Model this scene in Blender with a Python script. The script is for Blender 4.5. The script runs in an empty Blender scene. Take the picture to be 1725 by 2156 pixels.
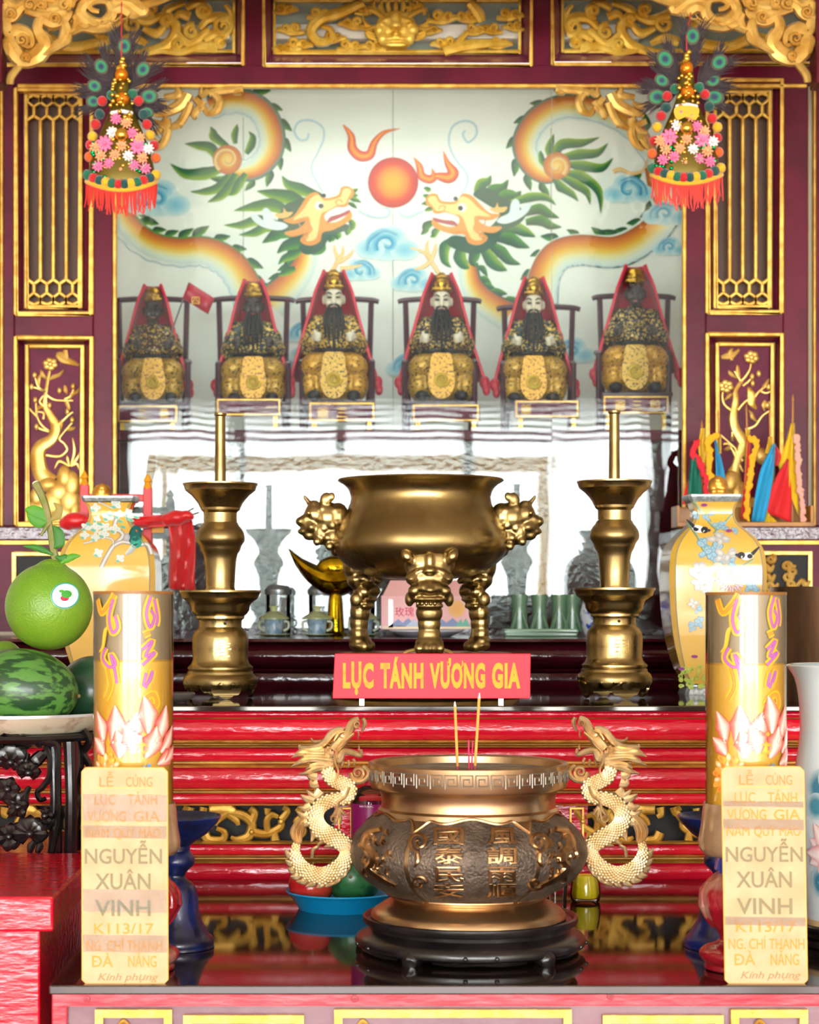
import bpy, bmesh, math, random
from mathutils import Vector, Matrix, Euler
from mathutils.geometry import tessellate_polygon
random.seed(7)
SC = bpy.context.scene
COL = SC.collection
PI = math.pi
# ---- camera: a pixel of the 1725x2156 frame plus a depth Y gives a point -------------
F, CX, HY, CZ = 4200.0, 740.0, 1280.0, 1.55
def P(px, py, Y):
    return Vector(((px - CX) * Y / F, Y, CZ + (HY - py) * Y / F))
cam = bpy.data.cameras.new('camera'); cam.sensor_fit = 'VERTICAL'; cam.sensor_height = 36; cam.sensor_width = 28.8
cam.lens = F * 36 / 2156
cam.shift_x = (862.5 - CX) / 2156; cam.shift_y = (HY - 1078) / 2156
cam.clip_start = .05; cam.clip_end = 200
cam.dof.use_dof = True; cam.dof.focus_distance = 3.55; cam.dof.aperture_fstop = 7.0
co = bpy.data.objects.new('camera', cam); COL.objects.link(co)
co.location = (0, 0, CZ); co.rotation_euler = (PI / 2, 0, 0)
SC.camera = co
# ---- daylight -------------------------------------------------------------------------
w = bpy.data.worlds.new('sky'); SC.world = w; w.use_nodes = True
bg = w.node_tree.nodes['Background']; bg.inputs[0].default_value = (.93, .97, 1, 1); bg.inputs[1].default_value = 22.0
SC.view_settings.view_transform = 'Standard'; SC.view_settings.look = 'None'
SC.view_settings.exposure = 0.15; SC.view_settings.gamma = 1; SC.view_settings.use_curve_mapping = False
def portal(loc, rot, sx, sy):
    l = bpy.data.lights.new('sky_portal', 'AREA'); l.shape = 'RECTANGLE'; l.size = sx; l.size_y = sy
    l.cycles.is_portal = True
    o = bpy.data.objects.new('sky_portal', l); COL.objects.link(o); o.location = loc; o.rotation_euler = rot
portal((0, -7.0, 1.65), (PI / 2, 0, 0), 9.3, 3.3)
portal((0, -5.0, 4.75), (0, 0, 0), 9.3, 3.8)
SC.cycles.max_bounces = 10; SC.cycles.glossy_bounces = 5; SC.cycles.transparent_max_bounces = 16
SC.cycles.use_denoising = True; SC.cycles.caustics_reflective = False; SC.cycles.caustics_refractive = False
SC.cycles.sample_clamp_indirect = 8

# ---- materials ------------------------------------------------------------------------
def lin(h):
    h = h.lstrip('#'); r = []
    for i in (0, 2, 4):
        c = int(h[i:i + 2], 16) / 255
        r.append(c / 12.92 if c <= .04045 else ((c + .055) / 1.055) ** 2.4)
    return tuple(r) + (1,)
MATS = {}
def mat(name, col='#888888', rough=.5, metal=0, col2=None, nscale=8, nlo=.4, nhi=.62, bump=0, bscale=40, stretch=(1, 1, 1),
        coat=0, attr=False, trans=0, ior=1.45, alpha=1, emis=0, sheen=0, sss=0, rough2=None, detail=3, spec=.5, wave=None, croug=.05):
    if name in MATS: return MATS[name]
    m = bpy.data.materials.new(name); m.use_nodes = True; nt = m.node_tree; N = nt.nodes; L = nt.links
    b = N['Principled BSDF']; I = b.inputs
    I['Base Color'].default_value = lin(col); I['Roughness'].default_value = rough; I['Metallic'].default_value = metal
    I['Coat Weight'].default_value = coat; I['Coat Roughness'].default_value = croug
    I['Transmission Weight'].default_value = trans; I['IOR'].default_value = ior; I['Alpha'].default_value = alpha
    I['Specular IOR Level'].default_value = spec
    if sheen: I['Sheen Weight'].default_value = sheen
    if sss: I['Subsurface Weight'].default_value = sss; I['Subsurface Radius'].default_value = (.02, .012, .005)
    if emis: I['Emission Color'].default_value = lin(col); I['Emission Strength'].default_value = emis
    tc = None
    def coord(st):
        tc = N.new('ShaderNodeTexCoord'); mp = N.new('ShaderNodeMapping'); mp.inputs['Scale'].default_value = st
        L.new(tc.outputs['Object'], mp.inputs[0]); return mp.outputs[0]
    if attr:
        a = N.new('ShaderNodeAttribute'); a.attribute_name = 'Col'; L.new(a.outputs['Color'], I['Base Color'])
    if col2:
        n = N.new('ShaderNodeTexNoise'); n.inputs['Scale'].default_value = nscale; n.inputs['Detail'].default_value = detail
        L.new(coord(stretch), n.inputs['Vector'])
        r = N.new('ShaderNodeMapRange'); r.inputs[1].default_value = nlo; r.inputs[2].default_value = nhi
        L.new(n.outputs[0], r.inputs[0])
        x = N.new('ShaderNodeMix'); x.data_type = 'RGBA'
        x.inputs[6].default_value = lin(col); x.inputs[7].default_value = lin(col2)
        L.new(r.outputs[0], x.inputs[0]); L.new(x.outputs[2], I['Base Color'])
        if rough2 is not None:
            q = N.new('ShaderNodeMapRange'); q.inputs[3].default_value = rough; q.inputs[4].default_value = rough2
            L.new(r.outputs[0], q.inputs[0]); L.new(q.outputs[0], I['Roughness'])
    if bump:
        n = N.new('ShaderNodeTexNoise'); n.inputs['Scale'].default_value = bscale; n.inputs['Detail'].default_value = 3
        L.new(coord(stretch), n.inputs['Vector'])
        bp = N.new('ShaderNodeBump'); bp.inputs['Strength'].default_value = bump; bp.inputs['Distance'].default_value = .004
        L.new(n.outputs[0], bp.inputs['Height']); L.new(bp.outputs[0], I['Normal'])
        if coat: L.new(bp.outputs[0], I['Coat Normal'])
    MATS[name] = m; return m
GOLD = mat('gold_paint', '#e0b250', .38, .45, col2='#c08c34', nscale=30, bump=.15, bscale=120)
GILT = mat('gilded_carving', '#e8c06a', .34, .45, col2='#cc9a44', nscale=25, bump=.1, bscale=90)
GILT2 = mat('yellow_gilded_carving', '#f2d060', .32, .35, col2='#deb03c', nscale=30, bump=.1, bscale=90)
MAROON = mat('maroon_lacquer', '#62112a', .3, col2='#4e0c20', nscale=6, bump=.12, bscale=55, spec=.18)
MAROONP = mat('maroon_panel_lacquer', '#651432', .34, col2='#500e26', nscale=9, bump=.1, bscale=40, spec=.14)
DMAROON = mat('dark_maroon_lacquer', '#3b0a14', .16, bump=.35, bscale=45, stretch=(1, 1, 1.6), coat=.4)
RED = mat('red_lacquer', '#d8142e', .16, col2='#c01028', nscale=5, bump=.5, bscale=55, stretch=(.45, 1, 1.8), coat=.3)
REDT = mat('red_table_lacquer', '#c21a2e', .3, col2='#a8182c', nscale=14, bump=.3, bscale=30, stretch=(.6, 1, 2), coat=.15)
BLACK = mat('black_stone', '#1c1310', .06, col2='#2e201a', nscale=4, spec=.5, ior=1.75)
BLACKW = mat('black_wood', '#0d0a0a', .28, col2='#1d1718', nscale=12, coat=.2, bump=.1, bscale=60)
BRASS = mat('polished_brass', '#ab9564', .25, 1, col2='#836e46', nscale=7, rough2=.36, bump=.03, bscale=60)
BRASSD = mat('tarnished_brass', '#a89260', .28, 1, col2='#826c44', nscale=12, rough2=.4, bump=.06, bscale=80)
BRONZE = mat('burner_bronze', '#bd9f7a', .28, 1, col2='#a28463', nscale=9, rough2=.36)
PATINA = mat('dark_patina_bronze', '#6d5f52', .5, .7, col2='#52463c', nscale=30, bump=.8, bscale=210)
RELIEF = mat('raised_bronze', '#b8946c', .28, 1, col2='#94724c', nscale=30)
HANDLE = mat('light_cast_brass', '#e6cb9c', .32, .7, col2='#d2ae78', nscale=60)
HANDLED = mat('grey_patina_brass', '#8d8478', .45, .7)
PAINT = mat('painted_tile', attr=True, rough=.35)
PRINT = mat('glazed_print', attr=True, rough=.12, coat=.3)
PRINTM = mat('matte_print', attr=True, rough=.6)

# ---- mesh building --------------------------------------------------------------------
def cr(pts, n=6, closed=False):
    """Catmull-Rom through points; returns samples and their parameter 0..1"""
    m = len(pts); out = []; par = []
    segs = m if closed else m - 1
    for i in range(segs):
        g = (lambda k: pts[k % m]) if closed else (lambda k: pts[min(max(k, 0), m - 1)])
        a, b, c, d = g(i - 1), g(i), g(i + 1), g(i + 2)
        for j in range(n):
            t = j / n
            out.append(tuple(.5 * (2 * b[k] + (c[k] - a[k]) * t + (2 * a[k] - 5 * b[k] + 4 * c[k] - d[k]) * t * t +
                             (3 * b[k] - a[k] - 3 * c[k] + d[k]) * t ** 3) for k in range(len(b))))
            par.append((i + t) / segs)
    if not closed: out.append(tuple(pts[-1])); par.append(1.0)
    return out, par
def lerpl(vals, t):
    if not isinstance(vals, (list, tuple)): return vals
    if len(vals) == 1: return vals[0]
    x = t * (len(vals) - 1); i = min(int(x), len(vals) - 2); f = x - i
    return vals[i] * (1 - f) + vals[i + 1] * f
def mixc(a, b, f): return tuple(a[k] * (1 - f) + b[k] * f for k in range(4))
def lerpc(cols, t):
    if len(cols) == 1: return cols[0]
    x = min(max(t, 0), 1) * (len(cols) - 1); i = min(int(x), len(cols) - 2); return mixc(cols[i], cols[i + 1], x - i)
def plane(Y):
    return lambda u, v, h=0: P(u, v, Y - h)
class MB:
    def __init__(s): s.v = []; s.f = []; s.c = []; s.cc = (1, 1, 1, 1)
    def add(s, vs, fs, cols=None):
        o = len(s.v); s.v += [tuple(x) for x in vs]; s.f += [tuple(i + o for i in f) for f in fs]
        s.c += cols if cols else [s.cc] * len(vs)
        return s
    def box(s, x0, x1, y0, y1, z0, z1):
        return s.add([(x, y, z) for z in (z0, z1) for y in (y0, y1) for x in (x0, x1)],
                     [(0, 2, 3, 1), (4, 5, 7, 6), (0, 1, 5, 4), (2, 6, 7, 3), (0, 4, 6, 2), (1, 3, 7, 5)])
    def pbox(s, px0, py0, px1, py1, Y, d):
        a = P(px0, py0, Y); b = P(px1, py1, Y)
        return s.box(min(a.x, b.x), max(a.x, b.x), Y, Y + d, min(a.z, b.z), max(a.z, b.z))
    def frame(s, px0, py0, px1, py1, wd, Y, d):
        s.pbox(px0, py0, px0 + wd, py1, Y, d); s.pbox(px1 - wd, py0, px1, py1, Y, d)
        s.pbox(px0 + wd, py0, px1 - wd, py0 + wd, Y, d); s.pbox(px0 + wd, py1 - wd, px1 - wd, py1, Y, d); return s
    def lathe(s, prof, c, n=48, sx=1, sy=1, arc=None, cap=False):
        """prof: list of (r, z) metres relative to c"""
        m = len(prof); vs = []; fs = []
        for i in range(n):
            a = 2 * PI * i / n
            for r, z in prof: vs.append((c[0] + r * sx * math.sin(a), c[1] - r * sy * math.cos(a), c[2] + z))
        for i in range(n):
            j = (i + 1) % n
            for k in range(m - 1): fs.append((i * m + k, j * m + k, j * m + k + 1, i * m + k + 1))
        return s.add(vs, fs)
    def plathe(s, cx, Y, prof, n=48, smooth=0, **k):
        """prof: list of (py, halfwidth px) seen at depth Y"""
        sc = Y / F
        if smooth: prof = cr(prof, smooth)[0]
        c = P(cx, 0, Y); return s.lathe([(max(hw, 0) * sc, CZ + (HY - py) * sc) for py, hw in prof], (c.x, Y, 0), n, **k)
    def tube(s, pts, rad, n=8, smooth=0, sq=1):
        if smooth:
            pts, par = cr([tuple(p) for p in pts], smooth)
        else: par = [i / max(1, len(pts) - 1) for i in range(len(pts))]
        pts = [Vector(p) for p in pts]; vs = []; fs = []; m = len(pts); up = None
        for i, p in enumerate(pts):
            t = (pts[min(i + 1, m - 1)] - pts[max(i - 1, 0)])
            t = t.normalized() if t.length > 1e-9 else Vector((0, 0, 1))
            if up is None:
                up = Vector((0, 1, 0)) if abs(t.y) < .8 else Vector((1, 0, 0))
            a = t.cross(up); a = a.normalized() if a.length > 1e-6 else Vector((1, 0, 0)); b = a.cross(t); up = b
            r = lerpl(rad, par[i])
            for k in range(n):
                g = 2 * PI * k / n; vs.append(p + a * (r * math.cos(g)) + b * (r * sq * math.sin(g)))
        for i in range(m - 1):
            for k in range(n): fs.append((i * n + k, i * n + (k + 1) % n, (i + 1) * n + (k + 1) % n, (i + 1) * n + k))
        fs.append(tuple(range(n - 1, -1, -1))); fs.append(tuple((m - 1) * n + k for k in range(n)))
        return s.add(vs, fs)
    def stroke(s, pts, wd, M, relief=.006, h=0, n=8, seg=6, hs=None):
        """rounded bar along a drawn path on mapping M; wd = half widths in px"""
        sp, par = cr(pts, seg); m = len(sp); vs = []; fs = []
        for i, p in enumerate(sp):
            q = sp[min(i + 1, m - 1)]; r = sp[max(i - 1, 0)]
            tx, ty = q[0] - r[0], q[1] - r[1]; l = math.hypot(tx, ty) or 1; nx, ny = -ty / l, tx / l
            W = lerpl(wd, par[i]); f = lerpl(hs, par[i]) if hs else 1
            rl = relief * f * min(1, .35 + W / (max(wd) if isinstance(wd, (list, tuple)) else wd + 1e-9))
            for k in range(n):
                g = 2 * PI * k / n; vs.append(M(p[0] + nx * W * math.cos(g), p[1] + ny * W * math.cos(g), h + rl * math.sin(g)))
        for i in range(m - 1):
            for k in range(n): fs.append((i * n + k, (i + 1) * n + k, (i + 1) * n + (k + 1) % n, i * n + (k + 1) % n))
        fs.append(tuple(range(n))); fs.append(tuple((m - 1) * n + k for k in range(n - 1, -1, -1)))
        return s.add(vs, fs)
    def paint(s, pts, wd, M, h, cols, seg=7, tcols=None):
        """flat painted ribbon; cols across the width (left to right of travel)"""
        sp, par = cr(pts, seg); m = len(sp); k = max(2, len(cols)); vs = []; fs = []; cs = []
        for i, p in enumerate(sp):
            q = sp[min(i + 1, m - 1)]; r = sp[max(i - 1, 0)]
            tx, ty = q[0] - r[0], q[1] - r[1]; l = math.hypot(tx, ty) or 1; nx, ny = ty / l, -tx / l
            W = lerpl(wd, par[i])
            for j in range(k):
                t = 2 * j / (k - 1) - 1; vs.append(M(p[0] + nx * W * t, p[1] + ny * W * t, h))
                c = cols[min(j, len(cols) - 1)]
                if tcols: c = mixc(c, tcols, par[i] ** 2)
                cs.append(c)
        for i in range(m - 1):
            for j in range(k - 1): fs.append((i * k + j, (i + 1) * k + j, (i + 1) * k + j + 1, i * k + j + 1))
        return s.add(vs, fs, cs)
    def fill(s, pts, M, h, col=None, thick=0, smooth=0, colf=None):
        if smooth: pts = cr(pts, smooth, True)[0]
        tri = tessellate_polygon([[Vector((p[0], -p[1], 0)) for p in pts]]); n = len(pts)
        cs = [colf(*p) for p in pts] if colf else [col or s.cc] * n
        s.add([M(p[0], p[1], h) for p in pts], [tuple(t) for t in tri], cs)
        if thick:
            o = len(s.v) - n
            s.add([M(p[0], p[1], h - thick) for p in pts], [tuple(reversed(t)) for t in tri], cs)
            s.f += [(o + i, o + (i + 1) % n, o + n + (i + 1) % n, o + n + i) for i in range(n)]
        return s
    def disc(s, cx, cy, r, M, h, cols, n=24, ry=None, rot=0):
        """painted disc, colours from centre to edge"""
        ry = ry or r; k = len(cols); vs = [M(cx, cy, h)]; cs = [cols[0]]; fs = []
        c, sn = math.cos(rot), math.sin(rot)
        for j in range(1, k):
            f = j / (k - 1)
            for i in range(n):
                a = 2 * PI * i / n; x, y = r * f * math.cos(a), ry * f * math.sin(a)
                vs.append(M(cx + x * c - y * sn, cy + x * sn + y * c, h)); cs.append(cols[j])
        for i in range(n):
            fs.append((0, 1 + (i + 1) % n, 1 + i))
            for j in range(k - 2):
                a = 1 + j * n; fs.append((a + i, a + (i + 1) % n, a + n + (i + 1) % n, a + n + i))
        return s.add(vs, fs, cs)
    def ell(s, c, r, n=14, m=9, rot=None):
        vs = []; fs = []; R = Euler(rot).to_matrix() if rot else None
        r = (r, r, r) if not isinstance(r, (list, tuple)) else r
        for j in range(m + 1):
            b = PI * j / m - PI / 2
            for i in range(n):
                a = 2 * PI * i / n; v = Vector((r[0] * math.cos(b) * math.cos(a), r[1] * math.cos(b) * math.sin(a), r[2] * math.sin(b)))
                vs.append((R @ v if R else v) + Vector(c))
        for j in range(m):
            for i in range(n): fs.append((j * n + i, j * n + (i + 1) % n, (j + 1) * n + (i + 1) % n, (j + 1) * n + i))
        return s.add(vs, fs)
    def pell(s, px, py, Y, rx, ry, rd=None, rot=0, n=14, m=9):
        """ellipsoid by pixel centre and pixel radii at depth Y; rot turns it in the picture plane"""
        sc = Y / F; return s.ell(P(px, py, Y), (rx * sc, (rd if rd is not None else min(rx, ry)) * sc, ry * sc), n, m, (0, rot, 0) if rot else None)
    def loft(s, secs, closed=True, capa=True, capb=True):
        """secs: list of rings of points, same count"""
        n = len(secs[0]); vs = [p for r in secs for p in r]; fs = []
        for i in range(len(secs) - 1):
            for k in range(n if closed else n - 1): fs.append((i * n + k, i * n + (k + 1) % n, (i + 1) * n + (k + 1) % n, (i + 1) * n + k))
        if closed and capa: fs.append(tuple(range(n - 1, -1, -1)))
        if closed and capb: fs.append(tuple((len(secs) - 1) * n + k for k in range(n)))
        return s.add(vs, fs)
    def sheet(s, rows, thick=0):
        n = len(rows[0]); vs = [p for r in rows for p in r]
        return s.add(vs, [(i * n + k, i * n + k + 1, (i + 1) * n + k + 1, (i + 1) * n + k) for i in range(len(rows) - 1) for k in range(n - 1)])
    def spiral(s, cx, cy, r, turns, a0, wd, M, relief=.006, h=0, dr=1, inner=.12, n=8, seg=3):
        k = max(6, int(turns * 9)); pts = []
        for i in range(k + 1):
            t = i / k; a = a0 + dr * turns * 2 * PI * t; q = r * (1 - (1 - inner) * t); pts.append((cx + q * math.cos(a), cy + q * math.sin(a)))
        return s.stroke(pts, wd, M, relief, h, n, seg)
    def text(s, body, px, py, hgt, M, h, col, sx=1, bold=0, align='CENTER', thick=0, space=1, shear=0, fit=None):
        """lettering with its baseline at py and cap height hgt (px)"""
        marks = []
        if any(ch in body for ch in 'ƠĐ'):                 # horn and crossbar are drawn as strokes of their own
            plain = body.replace('Ơ', 'O').replace('Đ', 'D'); align = 'LEFT'
            def ext(b_):
                cu = bpy.data.curves.new('lettering', 'FONT'); cu.body = b_; cu.space_character = space; o = bpy.data.objects.new('lettering', cu); COL.objects.link(o)
                me = bpy.data.meshes.new_from_object(o.evaluated_get(bpy.context.evaluated_depsgraph_get())); xs = [v.co.x for v in me.vertices]
                bpy.data.objects.remove(o); bpy.data.curves.remove(cu); bpy.data.meshes.remove(me); return max(xs)
            for i, ch in enumerate(body):
                if ch == 'Ơ': x = ext(plain[:i + 1]); marks.append(((x - .1, .56), (x + .03, .6), (x + .1, .7), (x + .07, .8), (x - .01, .8), (x + .0, .68)))
                if ch == 'Đ': x = ext(plain[:i + 1]) - .62; marks.append(((x - .04, .31), (x + .3, .31), (x + .3, .4), (x - .04, .4)))
            body = plain
        cu = bpy.data.curves.new('lettering', 'FONT'); cu.body = body; cu.align_x = align; cu.size = 1; cu.bevel_depth = bold; cu.bevel_resolution = 0
        cu.space_character = space; cu.shear = shear; cu.resolution_u = 3
        cu.extrude = .1
        o = bpy.data.objects.new('lettering', cu); COL.objects.link(o)
        me = bpy.data.meshes.new_from_object(o.evaluated_get(bpy.context.evaluated_depsgraph_get()))
        k = hgt / .7; zm = max(v.co.z for v in me.vertices); th = thick or .0003
        if fit:
            xs = [v.co.x for v in me.vertices]; sx = (fit[1] - fit[0]) / max(1e-6, (max(xs) - min(xs))) / k; px = fit[0] - min(xs) * sx * k
        s.add([M(px + v.co.x * k * sx, py - v.co.y * k, h + th * (v.co.z + zm) / (2 * zm)) for v in me.vertices],
              [tuple(p.vertices) for p in me.polygons], [col] * len(me.vertices))
        for mk in marks:
            s.add([M(px + a * k * sx, py - b * k, h + th * 1.02) for a, b in mk] + [M(px + a * k * sx, py - b * k, h) for a, b in mk], [tuple(range(len(mk))), tuple(range(2 * len(mk) - 1, len(mk) - 1, -1))] + [(i, (i + 1) % len(mk), len(mk) + (i + 1) % len(mk), len(mk) + i) for i in range(len(mk))], [col] * (2 * len(mk)))
        bpy.data.objects.remove(o); bpy.data.curves.remove(cu); bpy.data.meshes.remove(me); return s
    def build(s, name, material, parent=None, smooth=True, bevel=0, solid=0, sub=0, angle=35):
        me = bpy.data.meshes.new(name); off = wloc(parent)
        me.from_pydata([(x - off.x, y - off.y, z - off.z) for x, y, z in s.v], [], s.f)
        if any(c != s.c[0] for c in s.c) or (s.c and s.c[0] != (1, 1, 1, 1)):
            a = me.color_attributes.new('Col', 'FLOAT_COLOR', 'POINT'); a.data.foreach_set('color', [x for c in s.c for x in c])
        bm = bmesh.new(); bm.from_mesh(me); bmesh.ops.remove_doubles(bm, verts=bm.verts, dist=1e-6) if len(s.v) < 60000 and not s.cflag() else None
        bmesh.ops.recalc_face_normals(bm, faces=bm.faces); bm.to_mesh(me); bm.free()
        if smooth:
            me.polygons.foreach_set('use_smooth', [True] * len(me.polygons)); me.set_sharp_from_angle(angle=math.radians(angle))
        me.materials.append(material)
        o = bpy.data.objects.new(name, me); COL.objects.link(o)
        if parent: o.parent = parent
        if bevel:
            b = o.modifiers.new('b', 'BEVEL'); b.width = bevel; b.segments = 2; b.limit_method = 'ANGLE'
        if solid:
            b = o.modifiers.new('s', 'SOLIDIFY'); b.thickness = solid; b.offset = 0
        if sub:
            b = o.modifiers.new('u', 'SUBSURF'); b.levels = sub; b.render_levels = sub
        return o
    def cflag(s): return any(c != s.c[0] for c in s.c) if s.c else False
    def blob(s, name, material, parent=None, voxel=.003, smooth=3):
        """fuse overlapping solids into one continuous sculpted surface"""
        o = s.build(name, material, None, False)
        r = o.modifiers.new('r', 'REMESH'); r.mode = 'VOXEL'; r.voxel_size = voxel; r.use_smooth_shade = True
        if smooth:
            q = o.modifiers.new('q', 'SMOOTH'); q.iterations = smooth; q.factor = .5
        me = bpy.data.meshes.new_from_object(o.evaluated_get(bpy.context.evaluated_depsgraph_get()))
        bpy.data.objects.remove(o); off = wloc(parent); me.transform(Matrix.Translation(-off))
        me.polygons.foreach_set('use_smooth', [True] * len(me.polygons)); me.name = name
        me.materials.clear(); me.materials.append(material)
        o = bpy.data.objects.new(name, me); COL.objects.link(o)
        if parent: o.parent = parent
        return o
def wloc(o):
    v = Vector((0, 0, 0))
    while o: v += o.location; o = o.parent
    return v
def tag(o, label=None, cat=None, group=None, kind=None):
    for k, v in (('label', label), ('category', cat), ('group', group), ('kind', kind)):
        if v: o[k] = v
    return o
def thing(name, label, cat, loc, group=None):
    o = bpy.data.objects.new(name, None); COL.objects.link(o); o.location = loc; o.empty_display_size = .05
    return tag(o, label, cat, group)
def struct(o): o['kind'] = 'structure'; return o
def dup(root, loc, label=None, group=None, sx=None):
    r = root.copy(); COL.objects.link(r); r.location = loc
    if label: r['label'] = label
    if group: r['group'] = group
    for ch in root.children:
        c = ch.copy(); COL.objects.link(c); c.parent = r
        for g in ch.children:
            d = g.copy(); COL.objects.link(d); d.parent = c
    return r
LT, UT, ST = 1.02, 1.36, 1.4774          # lower table, upper table, step shelf heights
YS = 5.4                                 # face of the shrine screen
# ==== setting: hall, courtyard, tables ===================================================
PLASTER = mat('plaster', '#d8d2c4', .8, col2='#c8c0b0', nscale=3)
PAVE = mat('pale_paving', '#cfc8ba', .7, col2='#bdb5a6', nscale=6)
TILEF = mat('floor_tile', '#8f5a48', .35, col2='#7c4a3a', nscale=5)
struct(MB().box(-4.8, 4.8, -3.2, 6.6, -.1, 0).build('floor', TILEF, smooth=False))
struct(MB().box(-14, 14, -40, -3.2, -.14, -.04).build('courtyard_ground', PAVE, smooth=False))
struct(MB().box(-4.8, -4.65, -7, 6.6, 0, 4.6).build('wall_left', PLASTER, smooth=False))
struct(MB().box(4.65, 4.8, -7, 6.6, 0, 4.6).build('wall_right', PLASTER, smooth=False))
struct(MB().box(-4.8, 4.8, 6.25, 6.4, 0, 4.6).build('wall_back', PLASTER, smooth=False))
struct(MB().box(-4.8, 4.8, -3.2, 6.6, 4.2, 4.35).build('ceiling', PLASTER, smooth=False))
GREYW = mat('weathered_timber', '#45403c', .6, col2='#342f2c', nscale=5)
YEL = mat('yellow_painted_timber', '#e0a32c', .5)
# the gate house across the courtyard, seen only as a reflection in the glass
g = MB().box(-5, 5, -7.4, -7.0, 3.82, 6.3)
struct(g.build('wall_front', GREYW, smooth=False))
zz = 3.79
for k in range(13):                                  # slats added under the eave to stripe the reflection, wider apart towards the bottom
    hgt = .052 - .0028 * k
    struct(MB().box(-4.65, 4.65, -7.25, -7.05, zz - hgt, zz).build('trim_4', GREYW, smooth=False)); zz -= .052 + .0012 * k
for x, w_, z0 in ((-1.02, .05, 2.6), (-.08, .035, 2.95), (1.02, .05, 2.75), (-2.1, .12, 0), (2.75, .14, 0)):
    struct(MB().box(x - w_, x + w_, -7.2, -7.1, z0, 3.3).build('trim_5', GREYW, smooth=False))
for x0, x1 in ((-1.95, -1.82), (1.86, 1.99)):
    struct(MB().box(x0, x1, -9.1, -9.0, -.04, 2.92).build('trim_1', YEL, smooth=False))
struct(MB().box(-1.95, 1.99, -9.1, -9.0, 2.92, 3.08).build('trim_2', YEL, smooth=False))

# ---- lower offering table ---------------------------------------------------------------
YF = 2.8
xl = P(103, 0, YF).x; xr = 1.15
t = thing('offering_table', 'low red offering table with black glass top and gold framed front panels', 'table', ((xl + xr) / 2, 3.3, 0))
MB().box(xl, xr, YF, 3.9, LT - .013, LT).build('table_top', BLACK, t, False, bevel=.002)
b = MB(); zt = LT - .013
f0 = P(0, 2122, YF).z
b.box(xl + .002, xr - .002, YF + .012, YF + .04, f0, zt)
b.box(xl + .002, xl + .024, YF + .012, YF + .04, 0, f0)
b.build('front_rail', REDT, t, False, bevel=.002)
MB().box(xl + .006, xl + .03, YF + .03, 3.9, .0, zt).build('side_panel', RED, t, False)
PGREY = mat('front_panel_lacquer', '#7d5a62', .2, col2='#6e4852', nscale=5, bump=.25, bscale=18, coat=.3)
MB().box(xl + .024, xr, YF + .022, YF + .03, .0, f0).build('front_panel', PGREY, t, False)
for i, (a, c) in enumerate(((200, 362), (386, 640), (704, 1204), (1270, 1524), (1540, 1702))):
    y0 = 2126 if i in (0, 2, 4) else 2138
    fr = MB().frame(a, y0, c, y0 + 320, 17, YF + .012, .012)
    fr.stroke([(a + 50, y0 + 32), (a + 60, y0 + 24), (a + 74, y0 + 34)], [3, 6, 2], plane(YF + .02), .006)
    fr.build('gold_frame', GOLD, t, True, bevel=.002)
    if i == 2: fr = None
SCREW = mat('painted_screw', '#9c2230', .4)
for x, y in ((183, 2104), (747, 2103), (1286, 2098)):
    m = MB(); c = P(x, y, YF + .012); m.lathe([(0, 0), (.0055, .0), (.005, .002), (0, .0025)], (0, 0, 0), 12)
    m.v = [(c.x + v[0], c.y - v[2], c.z + v[1]) for v in m.v]
    m.box(c.x - .0035, c.x + .0035, c.y - .004, c.y, c.z - .0006, c.z + .0006); m.box(c.x - .0006, c.x + .0006, c.y - .004, c.y, c.z - .0035, c.z + .0035)
    m.build('screw', SCREW, t)
for x in (xl + .05, xr - .05): MB().box(x - .03, x + .03, 3.8, 3.86, 0, zt).build('leg', REDT, t, False)

# ---- red chest at the left --------------------------------------------------------------
bz = 1.13; xb = P(112, 0, 2.9).x
t = thing('red_chest', 'bright red lacquered chest with overhanging lid beside the offering table', 'chest', (xb - .3, 3.15, 0))
MB().box(xb - .6, xb, 2.9, 3.42, P(0, 1962, 2.9).z, bz).build('lid', RED, t, False, bevel=.004)
MB().box(xb - .58, P(84, 0, 2.92).x, 2.92, 3.40, 0, P(0, 1962, 2.9).z).build('body', RED, t, False, bevel=.003)
# ---- plinth behind the chest that carries the black fruit stand
t = thing('side_plinth', 'plain dark red plinth behind the red chest', 'plinth', (-.75, 3.65, 0))
MB().box(-1.15, xl - .012, 3.45, 3.88, 0, 1.10).build('body', REDT, t, False, bevel=.003)
MB().box(-1.15, xl - .010, 3.44, 3.885, 1.10, 1.115).build('top_board', RED, t, False, bevel=.002)

# ---- upper altar table ------------------------------------------------------------------
YU = 3.87
t = thing('altar_table', 'wide tiered altar table with red and gold stepped mouldings and carved frieze', 'table', (.1, 4.4, 0))
XA, XB = -1.25, 1.4
MB().box(XA, XB, YU, 4.67, UT - .011, UT).build('table_top', BLACK, t, False, bevel=.002)
def mould(py0, py1, bul, name, m, base=YU + .035, n=6):
    """horizontal moulding between two picture heights, bulging towards the front"""
    z0, z1 = P(0, py0, YU + .03).z, P(0, py1, YU + .03).z; ring = [(base + .03, z0)]
    for i in range(n + 1):
        a = i / n; ring.append((base - bul * math.sin(PI * (.12 + .76 * a)), z0 + (z1 - z0) * a))
    ring.append((base + .03, z1)); q = MB()
    q.loft([[(x, y, z) for y, z in ring] for x in (XA, XB)]); return q.build(name, m, t, True, angle=50)
BROWNG = mat('aged_gold_line', '#a8742c', .35, .4, col2='#8a5420', nscale=10)
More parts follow.
